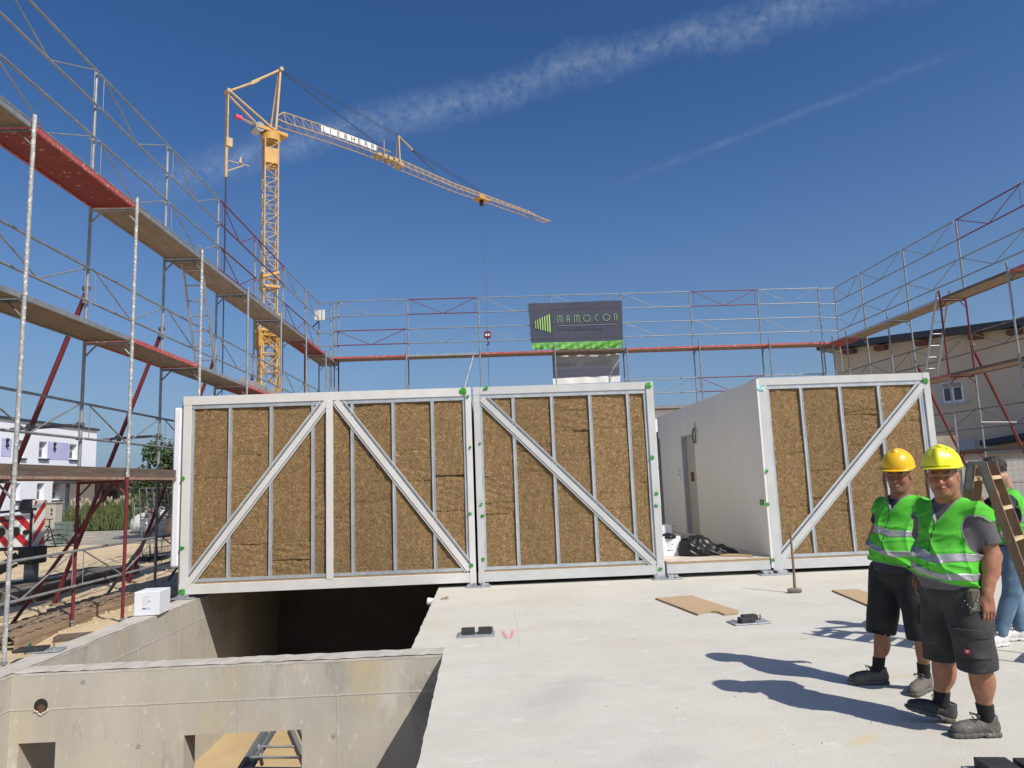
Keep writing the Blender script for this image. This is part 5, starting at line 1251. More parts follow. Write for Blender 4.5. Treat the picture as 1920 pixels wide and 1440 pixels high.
# low wall, door, dark canopy below the house
d0, d1_ = hp(1800, 850, .1), hp(1818, 850, .1); mb = MB(); hbox(mb, hs(d0), hs(d1_)+.3, GZ, hp(1808, 824).z, .0, .05); put(mb, 'door', MT['frame_grey'], bh)
mb = MB(); cA_, cB_ = hp(1845, 832, 1.5), hp(1925, 820, 1.5); hbox(mb, hs(cA_), hs(cB_)+3, hp(1850, 836, 1.5).z, hp(1850, 826, 1.5).z, 2.2, .1, .6); put(mb, 'canopy', MT['anthracite'], bh)
yw = thing('yard_wall', 'weathered grey yard wall seen behind the two yellow helmets', 'wall', at_y(1772, 880, 27)); a, b = at_y(1745, 818, 27), at_y(1792, 815, 27)
MT['old_wall'] = mat('stained_wall', (.30, .275, .22), .9, 0, (.18, .165, .13), 1.2, 6); mb = MB(); mb.box((a.x, 27, GZ), (b.x, 27.3, a.z)); put(mb, 'wall', MT['old_wall'], yw)
q = at_z(1835, 960, GZ); fence(at_y(1800, 900, 24).x, 24, R(-4), 'dark mesh fence panel behind the man with the ladder', 'galv_dark', 3.4, 1.9)
gw = thing('garage', 'grey rendered garage wall in shade behind the wooden ladder', 'garage', (20, 29, GZ)); a, b = at_y(1795, 850, 29), at_y(2050, 850, 29)
mb = MB(); mb.box((a.x, 29, GZ), (b.x, 33, at_y(1860, 850, 29).z)); put(mb, 'wall', MT['render_grey'], gw); mb = MB(); mb.box((a.x-.2, 28.8, at_y(1860, 850, 29).z+.002), (b.x, 33.2, at_y(1860, 844, 29).z)); put(mb, 'roof', MT['anthracite'], gw)
# distant house roof in the gap between the modules
dh = thing('house', 'low distant house with a brown tiled roof, seen in the gap above the floor module', 'house', (10.5, 44, GZ)); a, b = at_y(1215, 770, 44), at_y(1330, 770, 44)
mb = MB(); mb.box((a.x, 44, GZ), (b.x+3, 50, a.z)); put(mb, 'wall', MT['render_white'], dh); MT['tile'] = mat('brown_roof_tile', (.20, .135, .095), .9, 0, (.28, .21, .16), 9, 3)
mb = MB(); zr = at_y(1260, 757, 46).z; mb.add([(a.x-.4, 43.6, a.z), (b.x+3, 43.6, a.z), (b.x+3, 47, zr), (a.x-.4, 47, zr), (b.x+3, 50.4, a.z), (a.x-.4, 50.4, a.z)], [(0,1,2,3), (3,2,4,5), (0,5,4,1), (0,3,5), (1,4,2)]); put(mb, 'roof', MT['tile'], dh)
# trestle / ladder down in the pit
ts = thing('pit_ladder', 'grey steel ladder standing in the pit, seen through the opening in the cross wall', 'ladder', (-2.2, 9.5, ZF))
pa, pb, pc, pd = at_y(492, 1380, 9.0), at_y(548, 1378, 9.0), at_y(448, 1450, 8.6), at_y(580, 1452, 8.6)
for u, v in ((pa, pc), (pb, pd)):
    mb = MB(); e_ = v+(v-u)*1.2; e_.z = max(e_.z, ZF+.02); u2 = u+(u-v)*.15; mb.beam(u2, e_, .05, .09); mb.beam(u2+Vector((.09, .05, 0)), e_+Vector((.09, .05, 0)), .04, .06); put(mb, 'rail', MT['leg_grey'], ts)
mb = MB()
for k in range(6): f_ = .3+.28*k; mb.tube(pa+(pc-pa)*f_, pb+(pd-pb)*f_, .016, 6)
mb.tube(pa+(pc-pa)*.2, pa+(pc-pa)*.9+Vector((.2, .1, 0)), .02, 6); put(mb, 'rung', MT['galv'], ts)
# ================================================================ people, grown from distance fields
def _n(v): v = np.asarray(v, float); return v/np.linalg.norm(v)
def cap(P, a, b, ra, rb=None):
    rb = ra if rb is None else rb; a = np.asarray(a, float); b = np.asarray(b, float); ab = b-a
    t = np.clip(((P-a) @ ab)/(ab @ ab), 0, 1); return np.linalg.norm(P-a-t[:, None]*ab, axis=1)-(ra+(rb-ra)*t)
def ell(P, c, r):
    q = (P-np.asarray(c, float)); r = np.asarray(r, float); k0 = np.linalg.norm(q/r, axis=1); k1 = np.linalg.norm(q/(r*r), axis=1)+1e-9
    return k0*(k0-1)/k1
def rbx(P, c, h, r):
    q = np.abs(P-np.asarray(c, float))-np.asarray(h, float)+r
    return np.linalg.norm(np.maximum(q, 0), axis=1)+np.minimum(q.max(axis=1), 0)-r
def smin(a, b, k): h = np.clip(.5+.5*(b-a)/k, 0, 1); return b*(1-h)+a*h-k*h*(1-h)
def smax(a, b, k): return -smin(-a, -b, k)
class Fr:
    """a frame: origin, yaw, pitch (nose up), roll"""
    def __init__(s, o, yaw=0, pitch=0, roll=0, sc=1.):
        s.o = np.asarray(o, float); s.s = sc
        s.R = np.array(Matrix.Rotation(R(yaw), 3, 'Z') @ Matrix.Rotation(R(-pitch), 3, 'Y') @ Matrix.Rotation(R(roll), 3, 'X'))
    def l(s, P): return (P-s.o) @ s.R/s.s            # world -> local
    def w(s, p): return s.o+s.R @ np.asarray(p, float)*s.s
    def W(s, P): return s.o+np.asarray(P) @ s.R.T
def surf(f, lo, hi, h, name, mt, parent, tint=None, band=4):
    """surface nets with a coarse to fine narrow band"""
    lo = np.asarray(lo, float); hi = np.asarray(hi, float); n = np.maximum(2, np.ceil((hi-lo)/(h*band)).astype(int))+1
    ax = [lo[i]+np.arange(n[i])*h*band for i in range(3)]
    G = np.stack(np.meshgrid(*ax, indexing='ij'), -1).reshape(-1, 3); c = f(G).reshape(n)
    N_ = (n-1)*band+1
    near = np.abs(c) < h*band*2.2
    cellm = np.zeros(n-1, bool)
    for dx in (0, 1):
        for dy in (0, 1):
            for dz in (0, 1): cellm |= near[dx:n[0]-1+dx, dy:n[1]-1+dy, dz:n[2]-1+dz]
    V = np.ones(N_, np.float32)
    csign = np.where(c[:-1, :-1, :-1] < 0, -1., 1.); up = np.repeat(np.repeat(np.repeat(csign, band, 0), band, 1), band, 2)
    V[:-1, :-1, :-1] = up
    m_ = np.zeros(N_, bool); mm = np.repeat(np.repeat(np.repeat(cellm, band, 0), band, 1), band, 2); m_[:-1, :-1, :-1] = mm
    m_[1:, :, :] |= m_[:-1, :, :]; m_[:, 1:, :] |= m_[:, :-1, :]; m_[:, :, 1:] |= m_[:, :, :-1]
    idx = np.argwhere(m_); pts = lo+idx*h; vals = np.empty(len(pts), np.float32)
    for k in range(0, len(pts), 400000): vals[k:k+400000] = f(pts[k:k+400000])
    V[m_] = vals
    S = V < 0
    acc = np.zeros(tuple(N_-1)+(3,), np.float32); cnt = np.zeros(tuple(N_-1), np.float32)
    for axis in range(3):
        o = [a for a in range(3) if a != axis]
        A = np.take(V, range(0, N_[axis]-1), axis); B_ = np.take(V, range(1, N_[axis]), axis); cr = (A < 0) != (B_ < 0)
        I = np.argwhere(cr); a_ = A[cr]; b_ = B_[cr]; t = a_/(a_-b_); pos = I.astype(np.float32); pos[:, axis] += t
        for d0 in (0, 1):
            for d1 in (0, 1):
                J = I.copy(); J[:, o[0]] -= d0; J[:, o[1]] -= d1
                ok = (J >= 0).all(1) & (J < (N_-1)).all(1); Jk = J[ok]
                np.add.at(acc, (Jk[:, 0], Jk[:, 1], Jk[:, 2]), pos[ok]); np.add.at(cnt, (Jk[:, 0], Jk[:, 1], Jk[:, 2]), 1)
    act = cnt > 0; ids = -np.ones(tuple(N_-1), np.int64); ids[act] = np.arange(act.sum())
    vs = lo+(acc[act]/cnt[act][:, None])*h
    faces = []
    for axis in range(3):
        o = [a for a in range(3) if a != axis]
        A = np.take(S, range(0, N_[axis]-1), axis); B_ = np.take(S, range(1, N_[axis]), axis); I = np.argwhere(A != B_); fl = A[A != B_]
        q = []
        for (d0, d1) in ((1, 1), (0, 1), (0, 0), (1, 0)):
            J = I.copy(); J[:, o[0]] -= d0; J[:, o[1]] -= d1; q.append(J)
        ok = np.all([((J >= 0).all(1) & (J < (N_-1)).all(1)) for J in q], axis=0)
        Q = np.stack([ids[J[ok][:, 0], J[ok][:, 1], J[ok][:, 2]] for J in q], 1); fk = fl[ok]
        if axis == 1: fk = ~fk
        Q[~fk] = Q[~fk][:, ::-1]; faces.append(Q)
    Fc = np.concatenate(faces); Fc = Fc[(Fc >= 0).all(1)]
    me = bpy.data.meshes.new(name); me.vertices.add(len(vs)); me.vertices.foreach_set('co', vs.astype(np.float32).ravel())
    me.loops.add(len(Fc)*4); me.loops.foreach_set('vertex_index', Fc.ravel().astype(np.int32)); me.polygons.add(len(Fc))
    me.polygons.foreach_set('loop_start', np.arange(0, len(Fc)*4, 4, dtype=np.int32)); me.polygons.foreach_set('loop_total', np.full(len(Fc), 4, np.int32))
    me.polygons.foreach_set('use_smooth', np.ones(len(Fc), bool)); me.update(calc_edges=True); me.validate()
    if tint is not None:
        C_ = tint(vs); at = me.color_attributes.new('tint', 'FLOAT_COLOR', 'POINT'); at.data.foreach_set('color', np.concatenate([C_, np.ones((len(C_), 1))], 1).astype(np.float32).ravel())
    me.materials.append(mt); ob = bpy.data.objects.new(name, me); col.objects.link(ob); ob.parent = parent
    return ob
def creases(P, k, v, f, w_=3.):
    a = P @ _n(v)*f+1.1*np.sin(P[:, 2]*7+P[:, 0]*5)+.7*np.sin(P[:, 1]*11-P[:, 2]*4); return k*(1-np.abs(np.sin(a)))**w_
def folds(P, k, seed=0, ax=(0, 0, 1), f=20.):
    r_ = np.random.RandomState(seed); s = 0
    for i in range(5):
        v = r_.randn(3); v = v/np.linalg.norm(v)*f*(.7+.25*i); u = r_.randn(3)*f*.3
        s = s+np.sin(P @ v+1.6*np.sin(P @ u+i))/(1+.45*i)
    return k*s/2.4
def skinmat(name, base, lip=None):
    M = mat(name, base, .48, 0, tuple(c*.78 for c in base), 26, 5, .18, 120, spots=[(tuple(c*1.12 for c in base), 34, .6, .7)])
    n = M.node_tree.nodes; l = M.node_tree.links; b = n['Principled BSDF']; src = b.inputs['Base Color'].links[0].from_socket
    at = n.new('ShaderNodeAttribute'); at.attribute_name = 'tint'; x = n.new('ShaderNodeMix'); x.data_type = 'RGBA'; x.blend_type = 'MULTIPLY'; x.inputs[0].default_value = 1
    l.new(src, x.inputs[6]); l.new(at.outputs['Color'], x.inputs[7]); l.new(x.outputs[2], b.inputs['Base Color'])
    b.inputs['Subsurface Weight'].default_value = .08; b.inputs['Subsurface Radius'].default_value = (.01, .004, .002); b.inputs['Subsurface Scale'].default_value = .6
    return M
MT['hivis'] = mat('hi_vis_green_cloth', (.09, .54, .03), .8, 0, (.075, .45, .028), 5, 4, .5, 16, spots=[((.07, .36, .03), 8, .62, .72)])
MT['reflect'] = mat('silver_reflective_tape', (.36, .37, .38), .42, .25, (.30, .31, .32), 20, 3, .1, 60)
MT['piping'] = mat('grey_edge_binding', (.22, .24, .23), .7)
MT['tee_grey'] = mat('grey_tee_cloth', (.115, .105, .11), .9, 0, (.095, .088, .092), 12, 4, .2, 260)
MT['tee_navy'] = mat('navy_tee_cloth', (.022, .026, .042), .9, 0, (.030, .032, .048), 12, 4, .2, 260)
MT['work_black'] = mat('black_work_cloth', (.013, .013, .014), .85, 0, (.024, .024, .024), 7, 5, .3, 240)
MT['work_grey'] = mat('worn_charcoal_cloth', (.028, .027, .026), .88, 0, (.052, .050, .047), 6, 5, .3, 240, spots=[((.14, .13, .12), 22, .66, .75)])
MT['pocket'] = mat('dark_grey_pocket_cloth', (.036, .034, .033), .85, 0, (.062, .059, .056), 9, 5, .4, 200)
MT['denim'] = mat('blue_denim', (.075, .14, .23), .85, 0, (.14, .23, .34), 7, 5, .3, 240, spots=[((.25, .34, .44), 12, .62, .74)])
MT['shoe_grey'] = mat('scuffed_grey_leather', (.075, .072, .066), .7, 0, (.14, .13, .115), 14, 5, .3, 120, spots=[((.28, .26, .22), 34, .62, .7)])
MT['shoe_black'] = mat('dark_leather', (.030, .031, .034), .6, 0, (.06, .06, .06), 14, 5, .3, 120)
MT['shoe_tan'] = mat('dusty_toe_leather', (.17, .155, .125), .8, 0, (.11, .10, .085), 14, 5, .3, 120)
MT['shoe_white'] = mat('white_sneaker', (.66, .66, .66), .6, 0, (.52, .51, .50), 12, 4)
MT['sock'] = mat('black_sock', (.016, .016, .018), .95, 0, bump=.3, bscale=200)
MT['hair'] = mat('dark_hair', (.018, .014, .012), .6, 0, (.04, .03, .025), 40, 3, .6, 180)
MT['hair_grey'] = mat('cropped_greying_hair', (.07, .055, .045), .8, 0, (.15, .13, .11), 60, 3, .6, 200)
MT['eye'] = mat('eyeball', (.16, .13, .12), .35); MT['iris'] = mat('dark_iris', (.02, .013, .01), .2)
MT['teeth'] = mat('teeth', (.40, .36, .30), .5)
MT['helmet_lemon'] = mat('lemon_helmet_plastic', (.84, .82, .035), .32, 0, (.80, .77, .03), 3, 3, spec=.5)
MT['helmet_orange'] = mat('golden_yellow_helmet_plastic', (.86, .53, .012), .34, 0, (.80, .46, .012), 3, 4, spots=[((.30, .18, .02), 60, .755, .78)])
MT['belt'] = mat('black_belt', (.014, .014, .015), .5); MT['pouch'] = mat('olive_pouch', (.11, .10, .07), .8, 0, (.06, .055, .045), 9, 4)
MT['logo_red'] = mat('red_logo_patch', (.50, .03, .04), .6); MT['logo_white'] = mat('white_logo_mark', (.7, .66, .64), .6)

def head_sdf(P, F, fat=1., mouth=0., neck=None):
    q = F.l(P); m = q*np.array([1, 0, 1])+np.abs(q)*np.array([0, 1, 0])
    d = ell(q, (-.012, 0, .035), (.100, .078, .092))
    d = smin(d, ell(q, (.028, 0, -.035), (.070, .064*fat, .085)), .03)
    d = smin(d, cap(m, (.0, .050*fat, -.055), (.060, .022, -.100), .020), .035)
    d = smin(d, ell(q, (.075, 0, -.102), (.024, .026, .020)), .022)                      # chin
    d = smin(d, ell(m, (.064, .038*fat, -.030), (.026, .024, .024)), .022)               # cheek
    d = smin(d, cap(m, (.092, .010, .020), (.078, .046, .022), .0105), .016)             # brow
    d = smax(d, -ell(m, (.103, .031, .000), (.016, .019, .0125)), .012)                  # eye socket
    d = smin(d, ell(m, (.080, .031, -.002), (.0135, .017, .0125)), .006)                 # lids
    d = np.maximum(d, -cap(m, (.0965, .021, -.003), (.0915, .041, -.0045), .0026))
    n_ = smin(cap(q, (.092, 0, .012), (.122, 0, -.034), .0095, .0155), ell(m, (.104, .013, -.037), (.011, .0085, .0085)), .008)
    d = smin(d, n_, .009)
    d = smin(d, cap(m, (.099, .0, -.0615), (.088, .024, -.0665-mouth*.004), .0075, .005), .007)
    d = smin(d, cap(m, (.098, .0, -.0785+mouth*.002), (.087, .022, -.0745-mouth*.003), .0085, .005), .007)
    d = np.maximum(d, -cap(m, (.109, .0, -.0700+mouth*.003), (.093, .024, -.0700-mouth*.007), .0026))
    d = smax(d, -cap(m, (.101, .020, -.040), (.086, .036, -.072), .0045), .007)          # fold beside the mouth
    e = ell(m, (-.004, .080, -.006), (.020, .011, .032)); e = smax(e, -ell(m, (.000, .090, -.004), (.011, .007, .020)), .005)
    d = smin(d, e, .008)
    return d*F.s
def head_tint(P, F, st=.75):
    q = F.l(P); C_ = np.ones((len(P), 3)); y = np.abs(q[:, 1])
    def ap(mask, c): 
        for i in range(3): C_[:, i] *= 1+(c[i]-1)*mask
    g_ = lambda v, a, b: np.clip((v-a)/(b-a), 0, 1)
    front = g_(q[:, 0], .03, .07)
    lip = np.exp(-(((q[:, 2]+.070)/.011)**2+(y/.024)**2))*front; ap(np.clip(lip*1.3, 0, 1), (.92, .62, .62))
    nose = np.exp(-(((q[:, 0]-.118)/.02)**2+((q[:, 2]+.03)/.02)**2+(y/.018)**2)); ap(nose, (1.12, .86, .84))
    fd = np.exp(-(((q[:, 2]+.055+(y-.030)*1.6)/.012)**2+((y-.030)/.010)**2))*front; ap(fd*.5, (.62, .55, .55)); ch = np.exp(-(((q[:, 2]+.03)/.03)**2+((y-.045)/.02)**2))*front; ap(ch, (1.08, .86, .86))
    beard = g_(-q[:, 2], .045, .075)*g_(q[:, 0], -.03, .03)*(1-np.clip(lip*1.4, 0, 1)); ap(beard*(1-st), (.62, .66, .70))
    hair = g_(q[:, 2], .012, .03)*g_(-q[:, 0], -.055, -.03)+g_(-q[:, 0], .02, .05)*g_(q[:, 2], -.05, -.02)
    hair = np.clip(hair, 0, 1); hair[(y > .077) & (q[:, 2] < .03)] = 0; ap(hair, (.30, .36, .42))
    br = np.exp(-(((q[:, 2]-.022)/.0055)**2))*((y > .012) & (y < .048))*front; ap(np.clip(br*1.2, 0, 1), (.25, .24, .26))
    sl = np.exp(-(((q[:, 2]+.003)/.006)**2+((y-.031)/.015)**2))*g_(q[:, 0], .07, .085); ap(sl*.9, (.30, .24, .24)); rg = np.exp(-(((q[:, 2]+.012)/.010)**2+((y-.031)/.020)**2))*front; ap(rg*.7, (.70, .62, .62)); md = np.exp(-(((q[:, 2]+.070)/.0045)**2+(y/.026)**2))*front; ap(md*.9, (.35, .25, .25))  # mouth folds, eye slits and mouth line: crease shade painted into the tint
    return C_
def hand_sdf(P, wr, d_, th, do, s=1., curl=.5, spread=1.):
    """wrist, direction of the fingers, thumb side, back of the hand"""
    d_, th = _n(d_), _n(th); do = _n(do); th = _n(th-d_*(th @ d_)); do = _n(np.cross(d_, th)*np.sign(np.dot(np.cross(d_, th), do)))
    Rm = np.stack([d_, th, do], 1); q = (P-np.asarray(wr, float)) @ Rm/s
    o = rbx(q, (.052, .0, .0), (.046, .040, .015), .014)
    o = smin(o, ell(q, (.035, .026, -.008), (.032, .018, .016)), .012); o = smin(o, cap(q, (-.02, 0, 0), (.02, 0, 0), .026, .024), .02)
    for i, (y, L_) in enumerate(((.031, .072), (.0105, .080), (-.0105, .075), (-.031, .058))):
        c = curl*(1+.12*i); b = np.array([.093-.003*abs(i-1), y, .001]); a1 = .35*c; a2 = 1.15*c; a3 = 1.75*c
        k1 = b+L_*.45*np.array([math.cos(a1), (y*.25*spread)/.08, -math.sin(a1)]); k2 = k1+L_*.32*np.array([math.cos(a2), 0, -math.sin(a2)]); k3 = k2+L_*.25*np.array([math.cos(a3), 0, -math.sin(a3)])
        o = smin(o, cap(q, b-np.array([.02, 0, 0]), k1, .0098, .0088), .005); o = smin(o, np.minimum(cap(q, k1, k2, .0088, .0082), cap(q, k2, k3, .0082, .0072)), .002)
    t0 = np.array([.022, .032, -.008]); t1 = t0+np.array([.030, .022, -.014]); t2 = t1+np.array([.030, .004, -.010]); 
    o = smin(o, cap(q, t0, t1, .0125, .0105), .010); o = smin(o, cap(q, t1, t2, .0100, .0085), .003)
    return o*s
def shoe(F, t, sole, upper, lace=True, s=1., boot=.0):
    """F: frame at the ankle on the ground, x forward"""
    def up(P):
        q = F.l(P)/s
        d = ell(q, (.165, 0, .042), (.068, .047, .040)); d = smin(d, ell(q, (.085, 0, .055), (.10, .043, .048)), .03); d = smin(d, ell(q, (-.015, 0, .055), (.060, .041, .058)), .03)
        d = smin(d, cap(q, (-.012, 0, .06), (-.018, 0, .112+boot), .046, .045), .02)
        d = smax(d, -cap(q, (-.012, 0, .125+boot), (-.015, 0, .2), .034), .006); d = smax(d, q[:, 2]-(.128+boot), .008)
        d = smin(d, cap(q, (.045, -.014, .118), (.060, .014, .125), .012), .012)
        d = np.maximum(d, -(q[:, 2]-.022)); return (d+.0015*np.sin(q[:, 0]*90)*np.sin(q[:, 2]*70+q[:, 1]*40))*s
    c = F.w((.08, 0, .07)); surf(up, c-.26, c+.26, .0055, 'shoe', MT[upper], t)
    def so_(P):
        q = F.l(P)/s
        d = rbx(q, (.085, 0, .016), (.150, .050, .016), .014); taper = .050-.012*np.clip((q[:, 0]-.16)/.08, 0, 1)**2-.010*np.clip((.02-q[:, 0])/.08, 0, 1)-.006*np.exp(-((q[:, 0]-.06)/.03)**2)
        d = smax(d, np.abs(q[:, 1])-taper, .01); d = smax(d, -(q[:, 2]-.010*np.exp(-((q[:, 0]-.055)/.022)**2)-.004*np.clip((q[:, 0]-.17)/.06, 0, 1)), .004)
        return (d+.0012*np.sign(np.sin(q[:, 0]*150)))*s
    surf(so_, c-.26, c+.26, .0055, 'sole', MT[sole], t)
    if lace:
        mb = MB()
        for k in range(4):
            x = .055+.025*k; z = .122-.016*k; a, b = F.w((x*s, -.026*s, z*s)), F.w(((x+.012)*s, .026*s, z*s)); c_ = F.w(((x+.006)*s, 0, (z+.010)*s)); mb.path([a, c_, b], .0035, 5)
        for sg in (-1, 1): mb.path([F.w((.06*s, 0, .130*s)), F.w((.085*s, .030*sg*s, .135*s)), F.w((.075*s, .045*sg*s, .115*s)), F.w((.05*s, .02*sg*s, .125*s))], .0032, 5)
        mb.build('laces', MT['black'], t)
def helmet(F, t, m_, style, sc=1.):
    F = Fr(F.w((0, 0, 0)), 0); 
def person(name, label, base, S):
    base = np.array([base[0], base[1], 0.]); t = thing(name, label, 'person', tuple(base)); r = lambda p: np.asarray(p, float)-base
    H_ = Fr(r(S['head']), *S['head_rot'], S.get('head_s', 1.07)); fat = S.get('fat', 1.); bulk = S.get('bulk', 0.)
    C_ = Fr(r(S['chest']), S['chest_yaw'], S.get('lean', 0)); Be = Fr(r(S['belly']), S['belly_yaw'], S.get('lean', 0)); Pe = Fr(r(S['pelvis']), S['pelvis_yaw'])
    sh, el, wr = [[r(p) for p in S[k]] for k in ('shoulder', 'elbow', 'wrist')]; hip, kn, an = [[r(p) for p in S[k]] for k in ('hip', 'knee', 'ankle')]
    ha = S['hands']; nk = C_.w((0.0, 0, S.get('nkz', .17))); hb = H_.w((-.02, 0, -.065))
    def torso(P, g_=0.):
        qc, qb, qp = C_.l(P), Be.l(P), Pe.l(P)
        d = ell(qc, (.005, 0, 0), (.118+bulk+g_, .178+bulk+g_, .19+g_)); d = smin(d, ell(qb, (.035+bulk, 0, 0), (.128+bulk*1.6+g_, .150+bulk*1.5+g_, .17+g_)), .09)
        d = smin(d, ell(qp, (0, 0, 0), (.125+bulk+g_, .155+bulk+g_, .13+g_)), .08)
        for s_ in sh: d = smin(d, cap(P, nk-np.array([0, 0, .035]), s_+np.array([0, 0, -.01]), .056+g_, .050+bulk*.5+g_), .05)
        return d
    ar = S.get('arm_r', (.054, .046, .045, .030)); lr = S.get('leg_r', (.085, .060, .060, .038))
    def skin(P):
        d = head_sdf(P, H_, fat, S.get('mouth', 0)); d = smin(d, cap(P, hb, nk, .063*fat, .074*fat), .025)
        d = smin(d, torso(P, -.012), .03)
        for i in (0, 1):
            a = smin(cap(P, sh[i], el[i], ar[0], ar[1]), cap(P, el[i], wr[i], ar[2], ar[3]), .02)
            mid = el[i]+(wr[i]-el[i])*.28; a = smin(a, ell(P, mid, (ar[2]*1.0, ar[2]*1.0, .09)), .02)
            a = smin(a, hand_sdf(P, wr[i], *ha[i]), .012); d = smin(d, a, .015)
            if not S.get('long'):
                l_ = smin(cap(P, hip[i], kn[i], lr[0], lr[1]), cap(P, kn[i], an[i], lr[2]*.86, lr[3]), .03)
                cf = kn[i]+(an[i]-kn[i])*.33-np.append(C_.R[:2, 0], 0)*.018*0; back = np.array([math.cos(R(S['feet'][i][0])), math.sin(R(S['feet'][i][0])), 0]); l_ = smin(l_, ell(P, cf-back*.018, (lr[2], lr[2]*.92, .12)), .03)
                l_ = smin(l_, cap(P, an[i], an[i]-np.array([0, 0, .06]), lr[3], .036), .02); d = smin(d, l_, .02)
        return d
    pts = np.array([H_.o, *sh, *el, *wr, *hip, *kn, *an]); lo = pts.min(0)-.26; hi = pts.max(0)+.26; lo[2] = .02
    def tint(P):
        T = head_tint(P, H_, S.get('stubble', .6)); far = np.linalg.norm(P-H_.o, axis=1) > .17; T[far] = 1
        for i in (0, 1):
            kd = np.exp(-(np.linalg.norm(P-wr[i]-np.array([0, 0, -.09]), axis=1)/.04)**2)[:, None]; T = T*(1-kd*np.array([.02, .10, .10]))
        return T
    surf(skin, lo, hi, .0042, 'body', S['skin'], t, tint)
    # eyes, brows, teeth
    for s_ in (-1, 1):
        e = H_.w((.0810, .031*s_, -.003)); mb = MB(); mb.ball(tuple(e), .0118, 12, 8); o = mb.build('eye', MT['eye'], t)
        e = H_.w((.0885, .030*s_, -.003)); mb = MB(); mb.ball(tuple(e), .0048, 8, 6); i_ = mb.build('iris', MT['iris'], t); i_.parent = o
    if S.get('smile'):
        mb = MB(); pts_ = [H_.w((.1035-.35*y*y/.02, y, -.0690+6*y*y)) for y in np.linspace(-.020, .020, 9)]; mb.path([tuple(p) for p in pts_], .0036, 6); mb.build('teeth', MT['teeth'], t)
    bmb = MB()
    for s_ in (-1, 1):
        for y in np.linspace(.014, .046, 7):
            p = H_.w((.1035-.9*(y-.012)**1.0*.42-.006, s_*y, .0245+.006*math.sin((y-.014)*60)-S.get('frown', 0)*max(0, .03-y))); bmb.ball(tuple(p), .0052, 6, 4, (1, 1, .8))
    bmb.build('eyebrows', MT['hair'], t)
    # T-shirt
    nf = S.get('neck_r', .078); slv = S.get('sleeve', .62)
    def tee(P):
        g_ = .010+folds(P, .004, 3, f=26); d = torso(P, 0)-g_
        for i in (0, 1):
            e = sh[i]+(el[i]-sh[i])*slv; dr = _n(el[i]-sh[i]); a = cap(P, sh[i], el[i], ar[0]+.016, ar[1]+.026)-folds(P, .004, 8, f=30); a = smax(a, (P-e) @ dr, .004)
            a = smax(a, -smax(cap(P, sh[i], el[i]+dr*.1, ar[0]+.008, ar[1]+.016), -((P-(e-dr*.03)) @ dr), .003), .003); d = smin(d, a, .035)
        d = smax(d, -ell(C_.l(P), (.025, 0, .055+S.get('nkz', .17)), (.088, nf, .075)), .008)
        d = smax(d, -(P[:, 2]-S['tee_bottom']), .006); return d
    surf(tee, np.minimum(C_.o, Pe.o)-.42, np.array([max(C_.o[0], Pe.o[0])+.42, max(C_.o[1], Pe.o[1])+.42, C_.o[2]+.34]), .0065, 'tee_shirt', MT[S['tee']], t)
    # vest
    vz = S['vee']; vb = S['vest_bottom']
    def vtz(P): return C_.l(P)
    def veedist(q):
        w_ = (q[:, 2]-(vz-C_.o[2]))*S.get('vslope', .40)+.012*0; return (np.abs(q[:, 1]-S.get('vshift', 0))-np.maximum(w_, -.2))*.92
    def vest_raw(P, g_=0.):
        fz = np.clip((1.5-P[:, 2])/.5, .3, 1.3)
        d0 = torso(P, .004)
        for i in (0, 1):
            dr = _n(el[i]-sh[i]); e = sh[i]+dr*S.get('strap', .055); d0 = smin(d0, smax(cap(P, sh[i], el[i], ar[0]+.006, ar[1]+.006), (P-e) @ dr, .004), .03)
        return d0-(.013+g_+folds(P, S.get('vfold', .0085), S.get('seed', 5), f=15)*fz+creases(P, .017, S.get('cr1', (.35, -.35, .75)), 14)+creases(P, .010, (.2, .3, .9), 31)+creases(P, .013, S.get('cr2', (.6, -.6, .1)), 21))
    def vest_cut(P):
        q = C_.l(P); c = np.where(q[:, 0] > -.03, -veedist(q), -1.); c = np.maximum(c, -ell(q, (.0, 0, .045+S.get('nkz', .17)), (.10, .092, .075)))
        for i in (0, 1):
            y = (S.get('arm_y', .205))*(1 if i == 0 else -1); c = np.maximum(c, -ell(q, (.03, y, S.get('arm_z', -.045)), (S.get('arm_x', .095), .085, S.get('arm_h', .165))))
        qb = Be.l(P); return np.maximum(c, -(P[:, 2]+S.get('hem_tilt', 0)*qb[:, 1]-vb-.010*np.sin(P[:, 0]*14+P[:, 1]*9)))
    def vest(P): return smax(vest_raw(P), vest_cut(P), .006)
    L0 = np.minimum(C_.o, Pe.o)-.40; L0[2] = vb-.05; L1 = np.maximum(C_.o, Pe.o)+.40; L1[2] = C_.o[2]+.33
    V_ = surf(vest, L0, L1, .0065, 'vest', MT['hivis'], t)
    for (z0, z1, tilt) in S['bands']:
        def bnd(P):
            q = Be.l(P); zz_ = P[:, 2]+tilt*q[:, 1]+.008*np.sin(q[:, 1]*22)+.004*np.sin(q[:, 0]*30); return np.maximum(np.maximum(vest_raw(P, .0035), vest_cut(P)-.001), np.maximum(z0-zz_, zz_-z1))
        o = surf(bnd, L0, L1, .0065, 'reflective_band', MT['reflect'], t); o.parent = V_
    def pip(P): c = vest_cut(P); return np.maximum(np.maximum(vest_raw(P, .003), c-.002), -(c+.007))
    o = surf(pip, L0, L1, .006, 'edge_binding', MT['piping'], t); o.parent = V_
    def zp(P): q = C_.l(P); return np.maximum(np.maximum(vest_raw(P, .0025), np.abs(q[:, 1]-S.get('vshift', 0)-.006*np.sin(P[:, 2]*14))-.0045), np.maximum(-q[:, 0], P[:, 2]-vz+.01))
    zlo = L0.copy(); 
